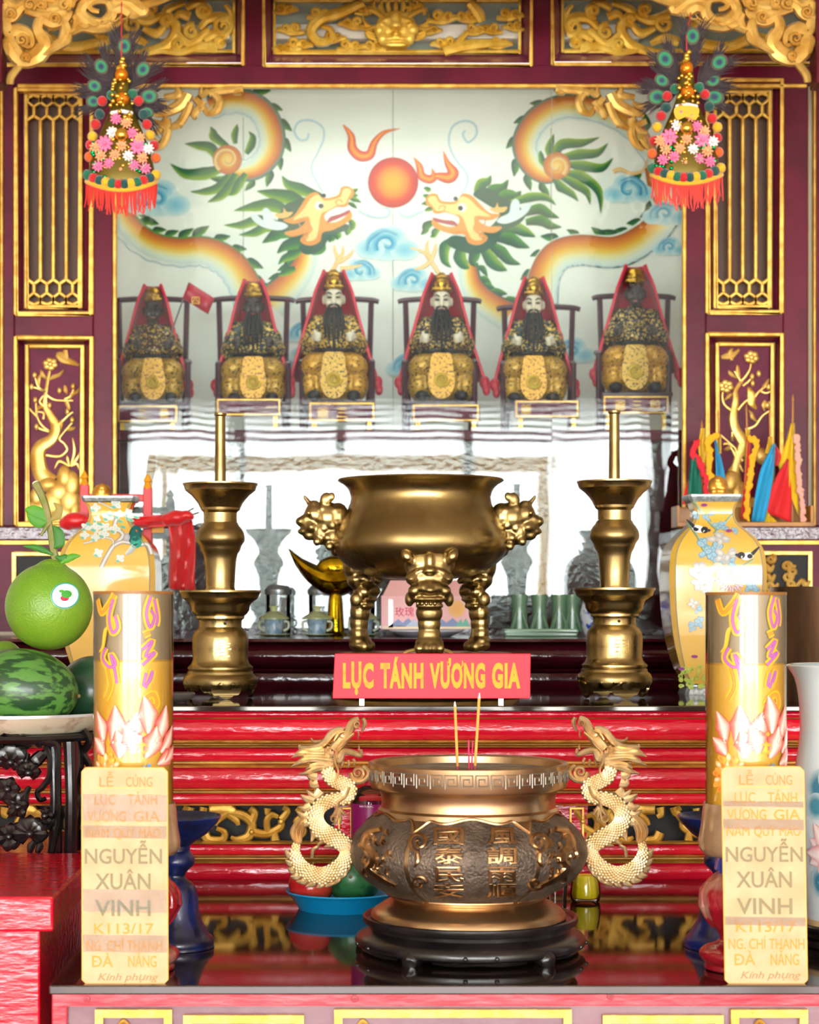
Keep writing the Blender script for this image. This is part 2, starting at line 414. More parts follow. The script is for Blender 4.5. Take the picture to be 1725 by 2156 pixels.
for y0, y1, bu, nm in ((1497, 1511, 0.0048, 'red_moulding'), (1514, 1557, 0.0112, 'red_moulding'), (1576, 1602, 0.0080, 'red_moulding'),
                       (1618, 1659, 0.0096, 'red_moulding'), (1672, 1691, 0.0056, 'red_moulding'), (1779, 1799, 0.0048, 'red_moulding'), (1818, 1852, 0.0080, 'red_moulding')):
    mould(y0, y1, bu, nm, RED)
for y0, y1 in ((1558, 1565), (1570, 1574), (1611, 1617), (1660, 1664), (1692, 1696), (1773, 1777), (1800, 1803), (1813, 1817)):
    mould(y0, y1, .02, 'gold_line', GOLD)
for y0, y1 in ((1511, 1514), (1565, 1570), (1602, 1611), (1664, 1672), (1803, 1813)):
    mould(y0, y1, .003, 'brown_groove', BROWNG)
MB().box(XA, XB, YU + .085, YU + .1, LT, P(0, 1690, YU).z).build('frieze_back', mat('black_recess', '#060404', .6), t, False)
MB().box(XA, XB, YU + .1, 4.66, 0, UT - .011).build('table_body', REDT, t, False)
M = plane(YU + .05)
for x0, x1 in ((640, 1150),):
    MB().pbox(704, 1696, 1238, 1773, YU + .045, .04).build('frieze_block', RED, t, False)
    MB().frame(712, 1700, 742, 1770, 4, YU + .04, .02).build('gold_line', GOLD, t, False)
    MB().frame(1200, 1700, 1230, 1770, 4, YU + .04, .02).build('gold_line', GOLD, t, False)
def frieze(cx, fl=1):
    """one repeat of the pierced cloud scroll"""
    q = MB(); X = lambda d: cx + fl * d
    q.stroke([(X(-78), 1700), (X(-82), 1712), (X(-92), 1716)], [9.1, 7.8, 3.9], M, .008)
    q.stroke([(X(-50), 1700), (X(-52), 1714), (X(-44), 1720)], [10.4, 7.8, 5.2], M, .008)
    q.stroke([(X(-40), 1704), (X(0), 1704), (X(16), 1712)], [10.4, 14.3, 7.8], M, .008)
    q.stroke([(X(0), 1712), (X(30), 1716), (X(50), 1734), (X(44), 1760), (X(20), 1768), (X(6), 1762)], [9.1, 10.4, 10.4, 10.4, 7.8, 3.9], M, .008)
    q.stroke([(X(0), 1712), (X(-20), 1726), (X(-26), 1738)], [9.1, 7.8, 5.2], M, .008); q.stroke([(X(0), 1715), (X(18), 1728), (X(22), 1738)], [7.8, 7.8, 5.2], M, .008)
    q.stroke([(X(-50), 1752), (X(-40), 1768), (X(-12), 1768), (X(-8), 1752), (X(-24), 1744)], [10.4, 10.4, 9.1, 7.8, 5.2], M, .008)
    q.stroke([(X(50), 1730), (X(56), 1712), (X(46), 1702)], [10.4, 9.1, 7.8], M, .008); q.stroke([(X(48), 1750), (X(80), 1756), (X(110), 1742), (X(112), 1726)], [10.4, 9.1, 9.1, 6.5], M, .008)
    q.stroke([(X(84), 1752), (X(82), 1728), (X(92), 1716), (X(106), 1720)], [7.8, 7.8, 7.8, 5.2], M, .008); q.stroke([(X(84), 1702), (X(82), 1716)], [9.1, 5.2], M, .008)
    q.stroke([(X(112), 1726), (X(126), 1708), (X(116), 1700)], [9.1, 7.8, 6.5], M, .008); q.stroke([(X(98), 1748), (X(100), 1770)], [6.5, 10.4], M, .008)
    q.pell(X(50), 1752, YU + .042, 6, 6, 4); q.pell(X(112), 1730, YU + .042, 6, 6, 4)
    return q.build('gold_scroll', GOLD, t)
for cx in (60, 270, 480): frieze(cx)
for cx in (1340, 1550, 1760): frieze(cx, -1)
for cx in (650, 1290): 
    q = MB(); q.stroke([(cx - 26, 1702), (cx - 10, 1716), (cx - 26, 1730), (cx - 10, 1750), (cx - 26, 1768)], [6, 8, 8, 8, 5], M, .008)
    q.stroke([(cx + 26, 1702), (cx + 10, 1716), (cx + 26, 1730), (cx + 10, 1750), (cx + 26, 1768)], [6, 8, 8, 8, 5], M, .008); q.build('gold_scroll', GOLD, t)

# ---- step shelf behind ------------------------------------------------------------------
YT = 4.69
t = thing('step_shelf', 'dark maroon lacquered step shelf with rounded edge behind the brass censer', 'shelf', (.1, 5.0, 0))
def ring(pts, nm, m):
    q = MB(); q.loft([[(x, y, z) for y, z in pts] for x in (XA, XB)]); q.build(nm, m, t, True, angle=50)
z = lambda py: P(0, py, YT).z
ring([(YT + .012, z(1452)), (YT + .002, z(1440)), (YT, z(1428)), (YT + .004, z(1418)), (5.37, z(1418)), (5.37, z(1452))], 'plinth_board', DMAROON)
ring([(YT + .006, z(1417)), (YT - .002, z(1412)), (YT + .006, z(1408)), (5.37, z(1408)), (5.37, z(1417))], 'bead', DMAROON)
ring([(YT + .02, z(1407))] + [(YT + .02 - .035 * math.sin(PI * i / 8), z(1407 - 52 * i / 8)) for i in range(9)] + [(5.37, z(1354)), (5.37, z(1407))], 'rounded_moulding', DMAROON)
ring([(YT + .006, z(1354)), (YT - .006, z(1351)), (YT - .004, ST), (5.37, ST), (5.37, z(1354))], 'shelf_board', DMAROON)
# ==== carved shrine screen ===============================================================
scr = thing('shrine_screen', 'maroon lacquered shrine screen with gilded lattice, flower panels and pierced header', 'screen', (.13, 5.45, ST))
def bar(nm, a, b, c, d, m=MAROON, Y=YS, dep=.06, bv=.003): return MB().pbox(a, b, c, d, Y, dep).build(nm, m, scr, False, bevel=bv)
# posts and rails (left bay, right bay, header)
bar('post', -60, 140, 30, 1108); bar('post', 196, 178, 238, 1330); bar('post', 1444, 178, 1487, 1330); bar('post', 1650, 140, 1702, 1108)
bar('post', 1714, 140, 1830, 1108)
bar('beige_strip', 1702, 178, 1714, 1108, mat('beige_board', '#b9a98a', .5), YS + .02)
bar('rail', 30, 140, 196, 190); bar('rail', 30, 660, 196, 708); bar('rail', 1487, 140, 1650, 166); bar('rail', 1487, 656, 1650, 702)
bar('header_rail', -60, 136, 1830, 177, Y=YS - .005)
bar('header_rail', -60, -70, 1830, -14, Y=YS - .005)
bar('header_post', 512, -20, 556, 138); bar('header_post', 1120, -20, 1162, 138); bar('header_post', -60, -20, -20, 138); bar('header_post', 1720, -20, 1830, 138)
for a, b, c, d in ((36, 176, 1700, 184),): bar('gold_line', a, b, c, d, GOLD, YS - .012, .02)
for x in (237, 1438): bar('gold_line', x, 184, x + 8, 1330, GOLD, YS - .008, .02)
bar('gold_line', 0, 184, 6, 1108, GOLD, YS - .008, .02); bar('gold_line', 1714, 184, 1719, 1108, GOLD, YS - .008, .02)
BRN = mat('brown_backing', '#4a2a16', .5)
MAU = mat('sill_lacquer', '#6d2a45', .25, bump=.1, bscale=30, coat=.3)
# side panels
def panel(ou, inn, upper):
    MB().frame(*ou, 8, YS - .012, .03).build('gold_moulding', GOLD, scr, False, bevel=.003)
    o = MB(); a, b, c, d = ou[0] + 8, ou[1] + 8, ou[2] - 8, ou[3] - 8; e, f, g, h = inn
    Y1 = YS + .035                                    # splayed lacquer margin between the two mouldings
    q = [P(a, b, YS), P(c, b, YS), P(c, d, YS), P(a, d, YS), P(e, f, Y1), P(g, f, Y1), P(g, h, Y1), P(e, h, Y1)]
    o.add(q, [(0, 4, 5, 1), (1, 5, 6, 2), (2, 6, 7, 3), (3, 7, 4, 0)]); o.build('splayed_margin', MAROONP, scr, False)
    MB().frame(*inn, 8, Y1 - .008, .02).build('inner_moulding', GOLD, scr, False, bevel=.003)
    MB().pbox(e + 4, f + 4, g - 4, h - 4, Y1 + (.03 if upper else .006), .01).build('panel_board', BRN if upper else MAROONP, scr, False)
    if upper: lattice(e + 8, f + 8, g - 8, h - 8, Y1)
def lattice(x0, y0, x1, y1, Y):
    lt = MB().pbox(x0 - 4, y0 - 4, x1 + 4, y0 - 1, Y, .01).build('lattice_rail', GOLD, scr, False); Mp = plane(Y)
    s = (x1 - x0) / 4; k = s * .36; xs = [x0 + s * (i + 1) for i in range(3)]; w = 4.4
    def rod(pts): MB().stroke(pts, w, Mp, .007, n=6, seg=1).build('lattice_bar', GOLD, lt, True)
    ya, yb = y0 + s * 1.95, y1 - s * 1.95
    for x in xs: rod([(x, ya), (x, yb)])
    for i in range(4):                                 # honeycomb of hexagons at top and bottom
        c = x0 + s * (i + .5)
        for yy, sg in ((y0, 1), (y1, -1)):
            rod([(c - s / 2, yy + sg * 2), (c - s / 2, yy + sg * s * .55), (c, yy + sg * (s * .55 + k)), (c + s / 2, yy + sg * s * .55), (c + s / 2, yy + sg * 2)])
            rod([(c, yy + sg * (s * .55 + k)), (c, yy + sg * s * 1.6), (c - s / 2, yy + sg * s * 1.95)]); rod([(c, yy + sg * s * 1.6), (c + s / 2, yy + sg * s * 1.95)])
            rod([(c - s / 2, yy + sg * s * .2), (c, yy)]); rod([(c, yy), (c + s / 2, yy + sg * s * .2)])
panel((28, 184, 197, 663), (50, 192, 174, 649), True)
panel((28, 707, 197, 1106), (52, 725, 178, 1100), False)
panel((1486, 164, 1652, 660), (1502, 188, 1627, 649), True)
panel((1486, 700, 1652, 1106), (1507, 721, 1632, 1100), False)
# carved flower trees in the lower panels
def zl(x, y): return (x / 3.833, 700 + y / 3.833)
def zr(x, y): return (1325 + x / 3.92, 700 + y / 3.92)
def tree(Z, trunk, twigs, leaves, buds, flowers, rocks, bird, grass):
    Mp = plane(YS + .041)
    b = MB()
    for pts, wd in trunk: b.stroke([Z(*p) for p in pts], wd, Mp, .008)
    b.build('carved_trunk', GILT, scr)
    b = MB()
    for pts in twigs: b.stroke([Z(*p) for p in pts], [3.2, 2.6, 2.0], Mp, .006, n=6)
    b.build('carved_twig', GILT, scr)
    for pts in leaves: MB().stroke([Z(*p) for p in pts], [1.2, 5, 4, .6], Mp, .006, n=8).build('carved_leaf', GILT, scr)
    for x, y in buds:
        u, v = Z(x, y); MB().pell(u, v, YS + .036, 5, 7, 5).build('carved_bud', GILT, scr)
    for x, y in flowers:
        u, v = Z(x, y); q = MB()
        for i in range(6):
            a = i * PI / 3 + .3; q.pell(u + 9 * math.cos(a), v + 8 * math.sin(a), YS + .036, 7.5, 6.5, 5)
        q.pell(u, v, YS + .031, 6, 6, 5); q.build('carved_blossom', GILT, scr)
    for x, y, rx, ry in rocks:
        u, v = Z(x, y); MB().pell(u, v, YS + .036, rx, ry, 9).build('carved_rock', GILT, scr)
    if bird:
        q = MB().stroke([Z(*p) for p in bird[0][0]], bird[0][1], Mp, .008); q.stroke([Z(*p) for p in bird[1][0]], bird[1][1], Mp, .008)
        if Z is zl: q.stroke([Z(*p) for p in bird[2][0]], bird[2][1], Mp, .008)
        else: MB().stroke([Z(*p) for p in bird[2][0]], bird[2][1], Mp, .008).build('carved_bird', GILT, scr)
        q.build('carved_bird', GILT, scr)
    for pts in grass: MB().stroke([Z(*p) for p in pts], [2, 4, 1], Mp, .006, n=6).build('carved_blade', GILT, scr)
tree(zl, [([(400, 1220), (330, 1130), (305, 1000), (330, 920), (420, 860), (450, 760), (400, 660), (365, 590), (370, 480), (400, 310)], [22, 17, 16, 14, 11, 11, 8, 6, 4, 3])],
     [[(450, 770), (540, 680), (590, 640)], [(370, 990), (480, 1000), (540, 950), (520, 900), (480, 860), (520, 800), (590, 720)], [(370, 480), (310, 440), (280, 350)],
      [(370, 480), (300, 450), (240, 440)], [(370, 500), (430, 540), (500, 550), (590, 550)], [(520, 540), (570, 510), (600, 440)], [(360, 600), (320, 560), (350, 510)],
      [(400, 800), (330, 740), (295, 660), (290, 560)], [(400, 800), (330, 780), (285, 750)], [(300, 680), (250, 630), (238, 610)], [(350, 700), (350, 650), (300, 640)], [(540, 560), (555, 600), (545, 650)]],
     [[(390, 385), (430, 360), (480, 340), (515, 300)], [(385, 380), (350, 350), (335, 320), (325, 300)], [(320, 450), (310, 400), (320, 360), (330, 330)], [(565, 545), (580, 500), (620, 480), (645, 440)],
      [(540, 500), (530, 470), (525, 440), (520, 420)], [(290, 650), (310, 610), (340, 600), (360, 590)], [(520, 790), (560, 780), (590, 775), (610, 760)], [(495, 790), (490, 750), (495, 720), (498, 700)], [(520, 560), (545, 580), (555, 620), (545, 670)]],
     [(280, 345), (590, 435), (285, 545), (583, 705), (295, 760), (480, 470), (545, 640), (400, 590), (255, 440)], [(405, 255)],
     [(300, 1330, 16, 22), (350, 1430, 26, 26), (520, 1170, 16, 26), (580, 1230, 18, 30), (470, 1290, 22, 26), (560, 1360, 22, 30), (430, 1380, 22, 30), (600, 1440, 14, 26), (280, 1440, 18, 24), (500, 1460, 26, 20), (390, 1230, 20, 16)],
     [([(455, 180), (500, 215), (560, 235), (640, 265)], [4, 8, 8, 3]), ([(530, 140), (530, 190), (545, 220)], [5, 7, 5]), ([(455, 175), (500, 175), (530, 210)], [3, 6, 6])],
     [[(570, 1080), (600, 960), (585, 850)], [(570, 1080), (620, 1020), (640, 970)], [(560, 1080), (480, 1040), (440, 1100)], [(575, 1080), (620, 1060), (640, 1110)], [(560, 1080), (545, 1020), (540, 990)]])
tree(zr, [([(900, 1320), (880, 1130), (930, 950), (940, 900), (880, 800), (860, 700), (880, 560), (880, 480), (930, 400)], [14, 9, 10, 12, 10, 9, 7, 5, 4]), ([(900, 1330), (830, 1180), (860, 1110), (940, 1000)], [12, 6, 5, 5])],
     [[(870, 660), (790, 600), (770, 530), (780, 470)], [(900, 640), (960, 570), (1040, 530)], [(1040, 530), (1080, 480), (1150, 430)], [(930, 400), (990, 320), (1010, 240)], [(920, 400), (890, 350), (870, 320)],
      [(960, 800), (1040, 770), (1100, 690), (1170, 640)], [(940, 1060), (890, 1000), (870, 950), (760, 850)], [(850, 860), (850, 900), (850, 820)], [(940, 440), (990, 400), (1020, 360)], [(780, 920), (830, 920), (850, 970)], [(1080, 480), (1130, 500), (1180, 480)]],
     [[(900, 380), (850, 350), (830, 330), (820, 310)], [(915, 390), (900, 340), (895, 290), (890, 265)], [(790, 560), (820, 530), (840, 510), (850, 495)], [(1090, 470), (1120, 440), (1140, 410), (1155, 380)], [(1060, 740), (1020, 700), (1010, 670), (985, 640)],
      [(1120, 650), (1110, 600), (1120, 570), (1110, 560)], [(1150, 630), (1160, 600), (1165, 575), (1180, 560)], [(780, 970), (810, 960), (840, 940), (860, 930)]],
     [(1015, 365), (1020, 420), (1150, 450), (1070, 340), (1140, 600)], [(1010, 205), (800, 445)],
     [(850, 1240, 20, 26), (900, 1330, 18, 30), (830, 1380, 20, 26), (1090, 1020, 14, 18), (780, 1420, 22, 30), (1000, 1460, 30, 26), (900, 1480, 40, 26)],
     [([(760, 205), (810, 195), (850, 190), (910, 140)], [4, 8, 7, 3]), ([(850, 130), (835, 170), (850, 230)], [3, 6, 4]), ([(985, 450), (1010, 520), (1010, 580), (1050, 630)], [3, 10, 9, 3])],
     [[(900, 1120), (870, 1000), (820, 930)], [(940, 1150), (900, 1080), (850, 1090)]])
# ledges and carved dado panels beside the niche
LEDGE = mat('bubbled_maroon_lacquer', '#4d1a30', .15, bump=.6, bscale=70, coat=.5)
for a, b in ((-60, 236), (1446, 1830)):
    MB().pbox(a, 1108, b, 1138, YS - .2, .26).build('ledge', LEDGE, scr, False, bevel=.004)
    MB().pbox(a, 1138, b, 1146, YS - .185, .2).build('gold_line', GOLD, scr, False)
    MB().pbox(a, 1146, b, 1330, YS - .17, .2).build('dado_board', MAROONP, scr, False)
def dado(x0, x1, y0, y1, Y):
    MB().frame(x0, y0, x1, y1, 9, Y - .012, .02).build('inner_moulding', GILT, scr, False, bevel=.002)
    MB().pbox(x0 + 6, y0 + 6, x1 - 6, y1 - 6, Y - .003, .003).build('panel_board', mat('black_recess'), scr, False)
    q = MB(); Mp = plane(Y - .008); rnd = random.Random(x0)
    for i in range(22):
        u, v = rnd.uniform(x0 + 16, x1 - 16), rnd.uniform(y0 + 14, y1 - 14)
        if i % 2: q.spiral(u, v, rnd.uniform(9, 15), 1.3, rnd.uniform(0, 6), [5, 5, 3], Mp, .009, dr=rnd.choice((-1, 1)))
        else: q.stroke([(u - 14, v + 8), (u, v - 6), (u + 10, v + 4), (u + 18, v - 8)], [3, 7, 7, 3], Mp, .009)
    q.build('carved_foliage', GILT, scr)
dado(24, 190, 1162, 1310, YS - .17); dado(1560, 1712, 1160, 1310, YS - .17)

# ---- pierced header panels
BACK = mat('pale_back_board', '#9aa8a0', .5)
for inn, ou in (((-30, -8, 496, 112), (-40, -16, 516, 138)), ((575, -2, 1098, 113), (552, -16, 1123, 139)), ((1182, -8, 1722, 110), (1160, -16, 1740, 136))):
    MB().frame(*ou, 6, YS - .012, .03).build('gold_moulding', GOLD, scr, False, bevel=.003)
    a, b, c, d = ou[0] + 6, ou[1] + 6, ou[2] - 6, ou[3] - 6; e, f, g, h = inn; Y1 = YS + .05
    q = [P(a, b, YS), P(c, b, YS), P(c, d, YS), P(a, d, YS), P(e, f, Y1), P(g, f, Y1), P(g, h, Y1), P(e, h, Y1)]
    MB().add(q, [(0, 4, 5, 1), (1, 5, 6, 2), (2, 6, 7, 3), (3, 7, 4, 0)]).build('splayed_margin', MAU, scr, False)
    MB().frame(*inn, 5, Y1 - .01, .02).build('inner_moulding', GILT2, scr, False, bevel=.002)
    MB().pbox(e, f, g, h, Y1 + .07, .01).build('panel_board', BACK, scr, False)
MH = plane(YS + .045)
def cloud(q, x, y, s, fl=1, M=None):
    M = M or MH
    q.stroke([(x - fl * 26 * s, y + 8 * s), (x, y + 9 * s), (x + fl * 24 * s, y + 2 * s), (x + fl * 34 * s, y + 5 * s)], [5 * s, 8 * s, 7 * s, 3 * s], M, .012)
    q.spiral(x - fl * 8 * s, y - 2 * s, 11 * s, 1.4, 1.5, [5 * s, 4.5 * s, 3 * s], M, .014, dr=-fl, h=.004)
    q.spiral(x + fl * 14 * s, y - 1 * s, 9 * s, 1.3, 1.5, [4.5 * s, 4 * s, 2.5 * s], M, .014, dr=fl, h=.004)
cen = MB().stroke([(576, 108), (1096, 108)], 4, MH, .01).build('openwork_carving', GILT2, scr)
def sub(q, nm, m=GILT2, p=cen): return q.build(nm, m, p)
for x, y, s, fl in ((598, 18, .9, 1), (615, 60, 1, -1), (625, 92, 1.05, 1), (672, 28, 1, 1), (700, 78, .9, 1), (745, 48, 1, -1), (735, 96, 1, 1), (790, 95, .9, -1), (930, 35, 1.1, 1), (985, 34, 1, -1),
                    (940, 90, 1, -1), (1050, 90, .9, 1), (1072, 30, 1, 1), (1085, 55, .8, -1), (1000, 62, .9, 1), (905, 62, .8, 1), (1035, 60, .9, -1), (600, 100, .8, -1), (770, 20, .9, 1), (880, 14, .8, -1)):
    q = MB(); cloud(q, x, y, s, fl); sub(q, 'carved_cloud')
q = MB(); q.stroke([(765, 5), (720, 26), (675, 40), (655, 66), (672, 88), (698, 82), (696, 62), (676, 56)], [11, 13, 13, 12, 11, 9, 7, 4], MH, .02, h=.006); sub(q, 'dragon_coil')
q = MB(); q.stroke([(990, 5), (1008, 30), (1015, 46)], [12, 13, 9], MH, .018, h=.006); q.stroke([(935, 108), (970, 98), (1020, 92), (1070, 90)], [12, 13, 11, 5], MH, .018, h=.006)
q.stroke([(955, 104), (970, 84), (985, 66)], [9, 8, 5], MH, .014, h=.006); sub(q, 'dragon_coil')
q = MB()                                                  # the frontal lion mask
Yf = YS + .03
q.pell(834, 62, Yf, 46, 40, 22); q.pell(834, 88, Yf, 34, 18, 24)
for s in (-1, 1):
    q.pell(834 + s * 20, 44, Yf - .02, 15, 7, 10, rot=s * .3); q.pell(834 + s * 16, 52, Yf - .022, 7, 6, 9); q.pell(834 + s * 34, 62, Yf - .01, 14, 16, 12); q.pell(834 + s * 28, 80, Yf - .012, 12, 16, 12)
q.pell(834, 42, Yf - .026, 12, 18, 12); q.pell(834, 54, Yf - .034, 13, 8, 10); q.pell(834, 72, Yf - .03, 8, 6, 8); q.pell(834, 95, Yf - .028, 24, 5, 6); q.pell(834, 82, Yf - .024, 26, 5, 8)
q.blob('lion_mask', GILT2, cen, .0035, 2)
q = MB()
for s in (-1, 1):
    q.stroke([(834 + s * 22, 38), (834 + s * 46, 24), (834 + s * 58, 22), (834 + s * 60, 32)], [6, 6, 5, 3], MH, .014, h=.02)
    q.stroke([(834 + s * 14, 60), (834 + s * 40, 56), (834 + s * 62, 62), (834 + s * 78, 56)], [4, 4, 4, 3], MH, .01, h=.02)
    for k in range(5): q.stroke([(834 + s * (40 + 3 * k), 84 - 7 * k), (834 + s * (58 + 2 * k), 78 - 8 * k), (834 + s * (66 + k), 64 - 9 * k)], [4, 4, 1], MH, .01, h=.006)
for k in range(7): q.stroke([(834 + (k - 3) * 12, 30), (834 + (k - 3) * 16, 14), (834 + (k - 3) * 15, 2)], [5, 6, 4], MH, .012, h=.004)
sub(q, 'lion_mane')
# scrolling foliage of the two side header panels (right one mirrored)
def foliage(X, cen):
    S = lambda *p: [(X(a), b) for a, b in p]
    for pts, wd in ((S((300, 112), (350, 96), (372, 60), (350, 25), (390, 6)), [8, 10, 10, 9, 5]), (S((372, 70), (400, 92), (430, 70), (440, 60)), [8, 9, 8, 5]),
                    (S((330, 104), (380, 110), (420, 96), (452, 104), (440, 88)), [6, 8, 9, 8, 5]), (S((392, 18), (420, 6), (440, 24), (425, 34)), [7, 8, 7, 4]),
                    (S((420, 60), (440, 40), (470, 38), (484, 52), (470, 76), (455, 60)), [6, 9, 10, 10, 8, 4]), (S((484, 60), (488, 30), (474, 10)), [6, 6, 4]),
                    (S((300, 60), (330, 70), (350, 50)), [5, 9, 6]), (S((400, 36), (378, 30), (366, 44)), [9, 8, 3]), (S((270, 30), (310, 44), (345, 30)), [9, 10, 5]), (S((250, 90), (280, 80), (310, 92)), [8, 9, 5]),
                    (S((430, 84), (452, 72), (462, 84), (448, 98)), [8, 10, 8, 4]), (S((20, 100), (90, 80), (150, 100), (230, 84)), [9, 10, 10, 8]), (S((100, 60), (160, 40), (230, 60)), [9, 10, 7])):
        q = MB(); q.stroke(pts, [w * 1.25 for w in wd], MH, .016); sub(q, 'carved_scroll', GILT2, cen)
    for x, y, r, d in ((430, 22, 16, 1), (470, 56, 20, -1), (376, 92, 14, 1), (404, 66, 16, -1), (352, 40, 14, 1), (280, 50, 20, -1), (215, 60, 20, 1), (320, 20, 14, 1), (465, 90, 12, -1)):
        q = MB(); q.spiral(X(x), y, r, 1.4, 1.2 * d, [7, 6, 4], MH, .015, h=.005, dr=d); sub(q, 'carved_scroll', GILT2, cen)
c1 = MB().stroke([(-20, 108), (492, 108)], 4, MH, .01).build('openwork_carving', GILT2, scr); foliage(lambda x: x, c1)
c2 = MB().stroke([(1186, 106), (1715, 106)], 4, MH, .01).build('openwork_carving', GILT2, scr); foliage(lambda x: 1680 - x, c2)
# gilded corner brackets inside the niche opening
def corner(X):
    Mc = plane(YS - .005); c = MB().stroke([(X(512), 186), (X(470), 190), (X(440), 196)], [9, 10, 8], Mc, .012).build('corner_bracket', GILT, scr)
    S = lambda *p: [(X(a), b) for a, b in p]
    for pts, wd in ((S((505, 187), (495, 196), (508, 198)), [5, 5, 3]), (S((450, 196), (462, 212), (456, 232), (438, 238), (432, 224)), [7, 10, 10, 8, 5]), (S((440, 190), (425, 200), (424, 184)), [7, 8, 3]),
                    (S((430, 212), (410, 240), (412, 252)), [8, 9, 3]), (S((345, 205), (375, 200), (372, 184)), [6, 10, 4]), (S((395, 196), (380, 220), (350, 236), (325, 242)), [14, 14, 11, 5]),
                    (S((400, 215), (392, 238), (376, 262), (352, 272)), [10, 10, 9, 5]), (S((350, 250), (352, 280), (342, 304), (326, 316)), [10, 10, 9, 4]), (S((320, 255), (345, 262), (348, 244)), [6, 8, 4]),
                    (S((330, 292), (320, 308), (312, 320)), [8, 7, 3]), (S((410, 205), (425, 226), (408, 232)), [8, 9, 4]), (S((362, 270), (372, 262), (384, 268)), [6, 7, 3]), (S((300, 215), (330, 225), (350, 215)), [8, 9, 4]), (S((318, 280), (335, 276), (342, 262)), [5, 8, 4])):
        MB().stroke(pts, wd, Mc, .014).build('carved_scroll', GILT, c)
corner(lambda x: x); corner(lambda x: 1682 - x)
# glass in front of the niche: three sheets butted edge to edge
def glassmat():
    m = bpy.data.materials.new('clear_pane_glass'); m.use_nodes = True; N = m.node_tree.nodes; L = m.node_tree.links
    N.remove(N['Principled BSDF']); out = N['Material Output']
    t = N.new('ShaderNodeBsdfTransparent'); t.inputs[0].default_value = (.93, .97, .95, 1)
    g = N.new('ShaderNodeBsdfGlossy'); g.inputs['Roughness'].default_value = 0
    fr = N.new('ShaderNodeFresnel'); fr.inputs[0].default_value = 1.52
    mx = N.new('ShaderNodeMixShader'); L.new(fr.outputs[0], mx.inputs[0]); L.new(t.outputs[0], mx.inputs[1]); L.new(g.outputs[0], mx.inputs[2]); L.new(mx.outputs[0], out.inputs[0])
    n = N.new('ShaderNodeTexNoise'); n.inputs['Scale'].default_value = 2.2; b = N.new('ShaderNodeBump'); b.inputs['Strength'].default_value = .05; b.inputs['Distance'].default_value = .02
    L.new(n.outputs[0], b.inputs['Height']); L.new(b.outputs[0], g.inputs['Normal']); return m
GLASSP = glassmat()
for a, b in ((236, 506), (507, 1162), (1163, 1447)):
    MB().pbox(a, 178, b, 1322, YS + .03, .006).build('glass_pane', GLASSP, scr, False)
# ==== niche: mural, bench, statues =======================================================
YM = 6.2
mur = thing('dragon_mural', 'pale tiled mural painted with two green-maned dragons facing a flaming red sun', 'mural', (.13, YM, 1.5))
MT = mat('pale_mural_tile', '#eaece6', .3, col2='#e0e5de', nscale=3, spec=.4)
for a, b in ((150, 512), (513, 827), (828, 1160), (1161, 1540)):
    MB().pbox(a, 90, b, 1320, YM, .02).build('mural_panel', MT, mur, False, bevel=.001)
MM = plane(YM); C = lin
def z5(x, y): return (450 + x / 3.833, 200 + y / 3.833)
def z6(x, y): return (850 + x / 2.875, 200 + y / 2.875)
def z1(x, y): return (x / 2.875, y / 2.875)
def z4(x, y): return (x / 2.875, 400 + y / 2.875)
HH = [0.0006]
def lay(): HH[0] += .000012; return HH[0]
def pp(nm, pts, wd, cols, Z=None, tc=None, seg=7):
    MB().paint([Z(*p) for p in pts] if Z else pts, wd, MM, lay(), [C(c) for c in cols], seg, C(tc) if tc else None).build(nm, PAINT, mur, False)
G1 = ['#0c3c2c', '#17592f', '#44851e']; G2 = ['#6a9c1c', '#17592f', '#0c3c2c']; G3 = ['#104a34', '#1c682c', '#86a81e']
def leaf(pts, w, Z=None, g=None): pp('painted_leaf', pts, [w * .55, w, w * .75, 0], g or G1, Z)
BODY = ['#9a5428', '#cc6c24', '#e09428', '#e8bc4c', '#e4dca0', '#d6e2d4', '#c6d6d6']
# green backs behind the bodies, then bodies
def spines(path, off, w, n, Z=None, sgn=1, dirn=1, g=None):
    pts = [Z(*p) for p in path] if Z else path; sp, par = cr(pts, 12); L = len(sp)
    for i in range(n):
        k = int((i + .5) / n * (L - 2)); p, q = sp[k], sp[k + 1]; tx, ty = q[0] - p[0], q[1] - p[1]; l = math.hypot(tx, ty) or 1; tx, ty = tx / l, ty / l
        nx, ny = ty * sgn, -tx * sgn; b = (p[0] + nx * off, p[1] + ny * off); s = w * random.uniform(.8, 1.2)
        leaf([b, (b[0] + nx * s * .6 + tx * s * .3 * dirn, b[1] + ny * s * .6 + ty * s * .3 * dirn), (b[0] + nx * s + tx * s * dirn, b[1] + ny * s + ty * s * dirn), (b[0] + nx * s * 1.4 + tx * s * 1.7 * dirn, b[1] + ny * s * 1.4 + ty * s * 1.7 * dirn)], s * .55, None, g or G2)
T1 = [(440, 226), (500, 214), (545, 232), (568, 275), (567, 318), (540, 352), (500, 362), (478, 352)]
B1 = [(248, 400), (262, 462), (310, 510), (370, 528), (430, 528), (480, 552), (512, 596), (530, 650)]
N1 = [(648, 520), (640, 560), (612, 600), (570, 640)]
T2 = [(1395, 360), (1340, 280), (1270, 238), (1190, 226), (1135, 252), (1108, 300), (1120, 345), (1150, 368), (1180, 366)]
B2 = [(1372, 350), (1385, 390), (1404, 430), (1392, 470), (1340, 512), (1290, 530), (1220, 526), (1172, 540), (1146, 585), (1138, 650)]
N2 = [(985, 555), (992, 600), (1020, 636), (1070, 668)]
spines(T1, 20, 17, 11, None, 1, 1, G2); spines(B1, 24, 16, 12, None, 1, 1, G2); spines(N1, 24, 15, 5, None, -1, 1, G1)
